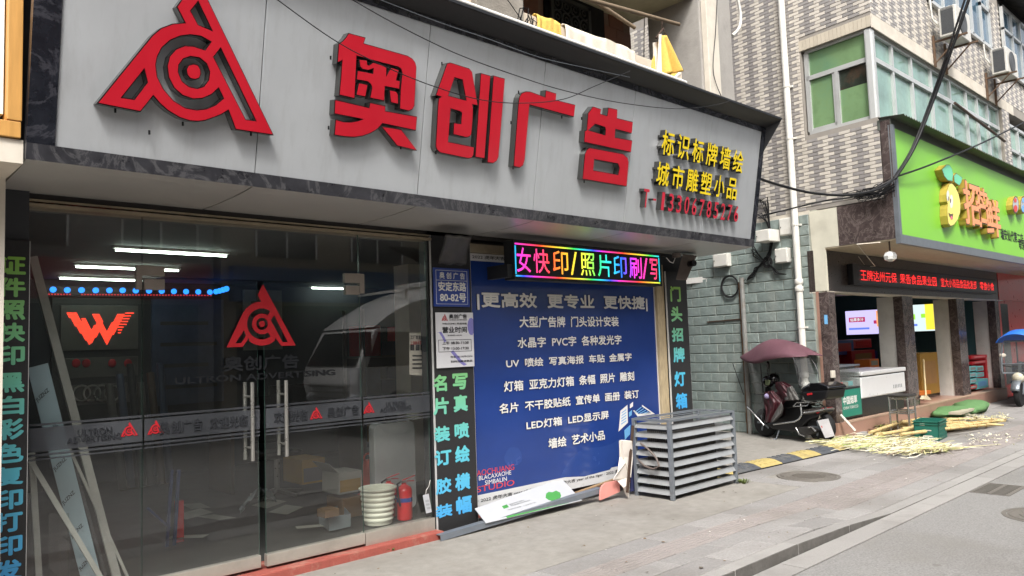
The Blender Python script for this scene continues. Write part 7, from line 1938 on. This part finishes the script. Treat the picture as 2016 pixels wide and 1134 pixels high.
drape('apron_cloth', [(248, 600), (242, 650), (246, 700), (262, 770), (256, 870)], [(330, 585), (372, 640), (408, 690), (385, 740), (315, 868)], 'maroon', .19, .018, 11)
drape('glove_cloth', [(350, 510), (345, 550), (370, 600), (430, 668)], [(420, 505), (485, 540), (525, 600), (560, 670)], 'maroon', .17, .016, 12, 1)
drape('mesh_cloth', [(455, 560), (440, 600), (430, 672)], [(498, 543), (530, 600), (560, 668)], 'mesh', .215, .014, 9, 2)
drape('mesh_cloth', [(400, 690), (350, 770), (300, 868)], [(418, 740), (405, 800), (345, 862)], 'mesh', .215, .012, 8)
b.build('apron', M['maroon'], t, bev=.05, seg=3)
MB().ball(T(275, 635, .22), (.05, .05, .045)).build('lining_patch', mat('lilac_lining', (150, 140, 176), .6), t, smooth=80)
b = MB(); b.ball(T(282, 505, .08), (.11, .1, .1)); b.ball(T(330, 480, .02), (.1, .1, .09)); b.build('handlebar_pod', M['gloss'], t, smooth=80)
MB().lathe(T(278, 510, .16), [(0, .02), (.05, .02), (.055, 0)], 16, ax=lf_, cap=False).build('headlamp', mat('lamp_green_glass', (120, 130, 100), .15), t)
b = MB(); b.cyl(T(262, 485, .3), T(330, 475, -.22), .018, 8); b.build('handlebar', M['blk'], t, smooth=60)
b = MB(); b.tube([T(283, 470, .24), T(275, 400, .26), T(280, 380, .27)], .008, 6); b.build('mirror_stem', M['blk'], t)
MB().ball(T(282, 357, .27), (.045, .02, .062)).build('mirror', M['gloss'], t, smooth=80)
b = MB(); b.bar(T(283, 470, 0), fa + V((0, 0, .3)) - fd * .03, .06, .06); b.bar(fa + V((0, 0, .4)) + lf_ * .07 - fd * .05, fa + V((0, 0, .225)) + lf_ * .07, .03, .03); b.build('fork', M['blk'], t)
# top box
slabp('top_box', [(568, 590), (820, 575), (800, 660), (690, 680), (600, 675)], .2, 'blk', .03)
slabp('top_box_lid', [(564, 588), (580, 560), (640, 520), (735, 515), (815, 545), (828, 572), (700, 592)], .2, 'gloss', .04)
b = MB(); b.ob(T(632, 628, .203), T(678, 622, .203) - T(632, 628, .203), lf_ * .006, (0, 0, .03)); b.build('box_badge', M['cartred'], t)
# canopy
spn = [(45, 280), (100, 240), (165, 212), (235, 150), (330, 120), (430, 126), (520, 168), (600, 215), (652, 268)]
edg = [(70, 325), (110, 340), (190, 348), (260, 318), (330, 303), (420, 288), (500, 288), (580, 283), (640, 277)]
def interp(l, u):
    u = min(max(u, 0), 1)
    if len(l) > 6:
        xs_2 = [q[0] for q in l]; n_ = len(l) - 1; acc = [0, 0, 0]
        for d_ in (-.06, -.03, 0, .03, .06):
            q_ = min(max(u + d_ * min(1, u / .06, (1 - u) / .06), 0), 1) * n_; i_ = min(int(q_), n_ - 1); f_ = q_ - i_
            acc[0] += l[i_][0] + (l[i_ + 1][0] - l[i_][0]) * f_; acc[1] += l[i_][1] + (l[i_ + 1][1] - l[i_][1]) * f_; acc[2] += 1
        return (acc[0] / acc[2], acc[1] / acc[2])
    x = u * (len(l) - 1); i = min(int(x), len(l) - 2); f_ = x - i
    return (l[i][0] + (l[i + 1][0] - l[i][0]) * f_, l[i][1] + (l[i + 1][1] - l[i][1]) * f_)
def can(u, v):
    w_ = 2 * v - 1; hw_ = .05 + .31 * math.sin(math.pi * min(1, u * .9 + .05)) ** .7; s = T(*interp(spn, u), 0); e = T(*interp(edg, u), hw_)
    e0 = e - lf_ * hw_
    k = abs(w_) ** 2.4
    p = s.lerp(e0, k) + lf_ * hw_ * w_
    return p + V((0, 0, -.012 * abs(math.sin(u * 12.5)) * (1 - k)))
MB().grid(can, 32, 18).build('canopy', M['maroonc'], t, smooth=70, solid=.006)
b = MB()
for s_ in (1, -1):
    o_ = .3 * s_
    b.cyl(T(85, 335, 0) + lf_ * o_, T(160, 615, 0) + lf_ * o_ * .8, .007, 6); 
b.cyl(T(212, 345, .32), T(238, 600, .2), .009, 6); b.cyl(T(355, 292, -.3), T(345, 458, -.2), .007, 6)
b.tube([T(160, 615, .24), T(240, 622, .24)], .007, 6)
b.tube([T(505, 290, .3), T(540, 380, .3), T(555, 470, .28), T(560, 560, .22)], .007, 6); b.tube([T(650, 280, .1), T(700, 350, .1), T(730, 420, .12), T(738, 500, .14)], .007, 6)
b.build('canopy_frame', M['blk'], t, smooth=60)
b = MB(); b.grid(lambda u, v: T(85 + 120 * u + (75 - 45 * u) * v, 338 + 8 * u + (278 - 5 * u) * v, .26 + .03 * math.sin(u * 6)), 8, 8)
b.grid(lambda u, v: T(165 + 80 * u - 10 * v, 622 + 200 * v - 10 * math.sin(u * 4), .22 + .04 * math.sin(u * 5 + v * 3)), 8, 8)
b.build('front_screen', M['clear'], t, smooth=80)
b = MB(); b.grid(lambda u, v: T(505 + (145 + 30 * v) * u + 55 * v, 290 + 255 * v + 5 * u, .28 - .15 * u), 8, 8); b.build('rear_screen', M['clear'], t, smooth=80)
b = MB()
b.tube([T(97, 732, .2), T(130, 762, .22), T(170, 810, .22), T(246, 894, .18)], .014, 8)
b.tube([T(330, 888, .2), T(520, 862, .22), T(562, 838, .22), T(582, 800, .2), T(572, 700, .16)], .014, 8)
b.tube([T(508, 726, .18), T(540, 692, .18), T(655, 690, .18), T(630, 720, .18), T(510, 727, .18)], .01, 8)
b.tube([T(600, 785, .18), T(700, 770, .2), T(795, 750, .16), T(800, 738, .1), T(745, 705, .05)], .012, 8)
b.tube([T(640, 690, .1), T(740, 690, .1), T(795, 660, .1)], .012, 8)
b.tube([T(530, 915, .16), T(560, 975, .16), T(610, 995, .16)], .012, 8)
b.tube([T(640, 915, .16), T(672, 910, .16), T(705, 950, .16)], .012, 8)
b.build('crash_bar', M['chrome'], t, smooth=60)
b = MB(); b.tube([T(382, 935, .08), T(355, 1015, .16), T(325, 1026, .2)], .01, 6); b.build('kickstand', M['gal'], t)
MB().prism([[T(672, 765, .11), T(770, 738, .11), T(782, 755, .11), T(720, 795, .11)]], -lf_ * .22).build('tail_light', M['cartred'], t, bev=.01)
MB().hexa([T(728, 845, .1), T(735, 850, -.06), T(735, 850, -.08), T(728, 845, .08), T(745, 800, .1), T(822, 780, -.06), T(822, 780, -.08), T(745, 800, .08)]).build('plate_bracket', M['cream'], t)
p_ = [T(792, 1010, .16), T(878, 990, .07), T(820, 835, .07), T(722, 852, .16)]
pn = (p_[1] - p_[0]).cross(p_[3] - p_[0]).normalized()
MB().hexa([p_[0], p_[1], p_[1] - pn * .006, p_[0] - pn * .006, p_[3], p_[2], p_[2] - pn * .006, p_[3] - pn * .006]).build('number_plate', mat('plate_grey', (166, 164, 164), .4), t)
PT = lambda u, v: (p_[0] * (1 - u) + p_[1] * u) * (1 - v) + (p_[3] * (1 - u) + p_[2] * u) * v
b = MB()
for k, (v0, h_, mi) in enumerate(((.56, .12, 1), (.46, .06, 0), (.36, .05, 0), (.26, .05, 0), (.16, .05, 0))):
    for i in range(6):
        u = .1 + i * .13
        b.prism([[PT(u, v0) + pn * .001, PT(u + .1, v0) + pn * .001, PT(u + .1, v0 + h_) + pn * .001, PT(u, v0 + h_) + pn * .001]], -pn * .0005, mi)
b.build('plate_print', [M['pvc'], M['cartred']], t, fix=False)

# ------------------------------------------------------------------ cargo tricycle at the right edge
TXX = 18.45
def TQ(x, y, d=0): return oX(x, y, TXX + d)
t = thing('cargo_tricycle', 'dark blue cargo tricycle with a bright blue canopy at the right edge', 'tricycle', (19.5, 4.6, 0))
M['bluec'] = mat('blue_canopy', (50, 116, 214), .45, var=.05)
M['navy'] = mat('navy_body', (26, 46, 84), .4, var=.1)
wc = TQ(2006, 772); cy_ = oZ(2007, 801).y; R_ = .25
c = V((TXX, cy_, R_))
wh = MB().lathe(c - V((0, .05, 0)), [(R_ * .62, 0), (R_ * .92, 0), (R_, .03), (R_, .07), (R_ * .92, .1), (R_ * .62, .1)], 28, ax=(0, 1, 0)).build('wheel', M['rubber'], t, smooth=35)
MB().lathe(c - V((0, .045, 0)), [(0, 0), (R_ * .63, 0), (R_ * .63, .09), (0, .09)], 20, ax=(0, 1, 0), cap=False).build('rim', M['gal'], wh)
zl = TQ(2005, 742).z
b = MB()
for s_ in (-1, 1): b.bar(c + V((0, s_ * .075, 0)), c + V((.12, s_ * .09, zl - R_)), .03, .03)
b.bar(c + V((.12, 0, zl - R_ - .05)), c + V((.25, 0, zl - R_ + .3)), .05, .05); b.build('fork', M['gal'], t)
b = MB(); b.grid(lambda u, v: c + V((-(R_ + .04) * math.cos(2.4 * u + .3), (v - .5) * .16, (R_ + .04) * math.sin(2.4 * u + .3))), 12, 2); b.build('mudguard', M['gal'], t, smooth=80, solid=.006)
MB().lathe(V((TXX - .02, cy_, zl - .02)), [(.0, -.03), (.09, 0), (.11, .03), (.11, .08), (.05, .14)], 20, ax=(1, 0, 0), cap=False).build('headlamp', mat('lamp_lens', (196, 190, 170), .2, spec=.6), t, smooth=50)
# screen frame
hw = TQ(1969, 700).y - cy_; zt, zb_, zm = TQ(1980, 672).z, TQ(1972, 735).z, TQ(1972, 717).z
b = MB()
fr = [(hw * .93, zb_), (hw, zb_ + .05), (hw, zm + .1), (hw * .93, zt - .08), (hw * .8, zt)]
lp = [V((TXX + .02 + (z - zb_) * .18, cy_ + y, z)) for y, z in fr] + [V((TXX + .02 + (z - zb_) * .18, cy_ - y, z)) for y, z in reversed(fr)]
b.tube(lp, .017, 8, closed=True); b.cyl(V((TXX + .06, cy_ + hw, zm)), V((TXX + .06, cy_ - hw, zm)), .014, 8)
b.build('screen_frame', M['gal'], t, smooth=60)
MB().prism([lp], (.006, 0, 0)).build('windscreen', M['clear'], t, fix=False)
b = MB()
zc = TQ(1990, 652).z
b.grid(lambda u, v: V((TXX - .02 + 2.3 * u, cy_ + (hw + .06) * math.sin((v - .5) * 2.6) / math.sin(1.3), zt - .03 + (zc - zt + .06) * (math.cos((v - .5) * 2.6) - math.cos(1.3)) / (1 - math.cos(1.3)) * (1 - .35 * max(0, .12 - u) / .12))), 14, 16)
b.build('canopy', M['bluec'], t, smooth=80, solid=.01)
b = MB()
for x in (1.2, 2.2):
    for s_ in (-1, 1): b.cyl(V((TXX + x, cy_ + s_ * hw * .95, .5)), V((TXX + x, cy_ + s_ * hw * .95, zt)), .016, 6)
b.build('canopy_post', M['gal'], t)
b = MB(); b.box(TXX + .35, cy_ - hw * .8, .25, TXX + 1.0, cy_ + hw * .8, .5); b.box(TXX + .95, cy_ - hw - .05, .32, TXX + 2.6, cy_ + hw + .05, .85); b.build('body', M['navy'], t, bev=.02)
MB().box(TXX + .75, cy_ - .25, .5, TXX + 1.1, cy_ + .25, .72).build('seat', M['blk'], t, bev=.04)
for s_ in (-1, 1):
    q = V((TXX + 1.8, cy_ + s_ * (hw - .02), .26))
    MB().lathe(q - V((0, .06, 0)), [(.15, 0), (.24, 0), (.26, .03), (.26, .09), (.24, .12), (.15, .12)], 24, ax=(0, 1, 0)).build('wheel', M['rubber'], t, smooth=35)
b = MB(); b.tube([V((TXX + .3, cy_ + .36, zl + .22)), V((TXX + .22, cy_ + .15, zl + .2)), V((TXX + .22, cy_ - .15, zl + .2)), V((TXX + .3, cy_ - .36, zl + .22))], .015, 8); b.build('handlebar', M['blk'], t, smooth=60)
MB().ball(V((TXX + .1, cy_ + hw - .02, TQ(1985, 700).z)), (.03, .07, .05)).build('mirror', M['cream'], t, smooth=80)
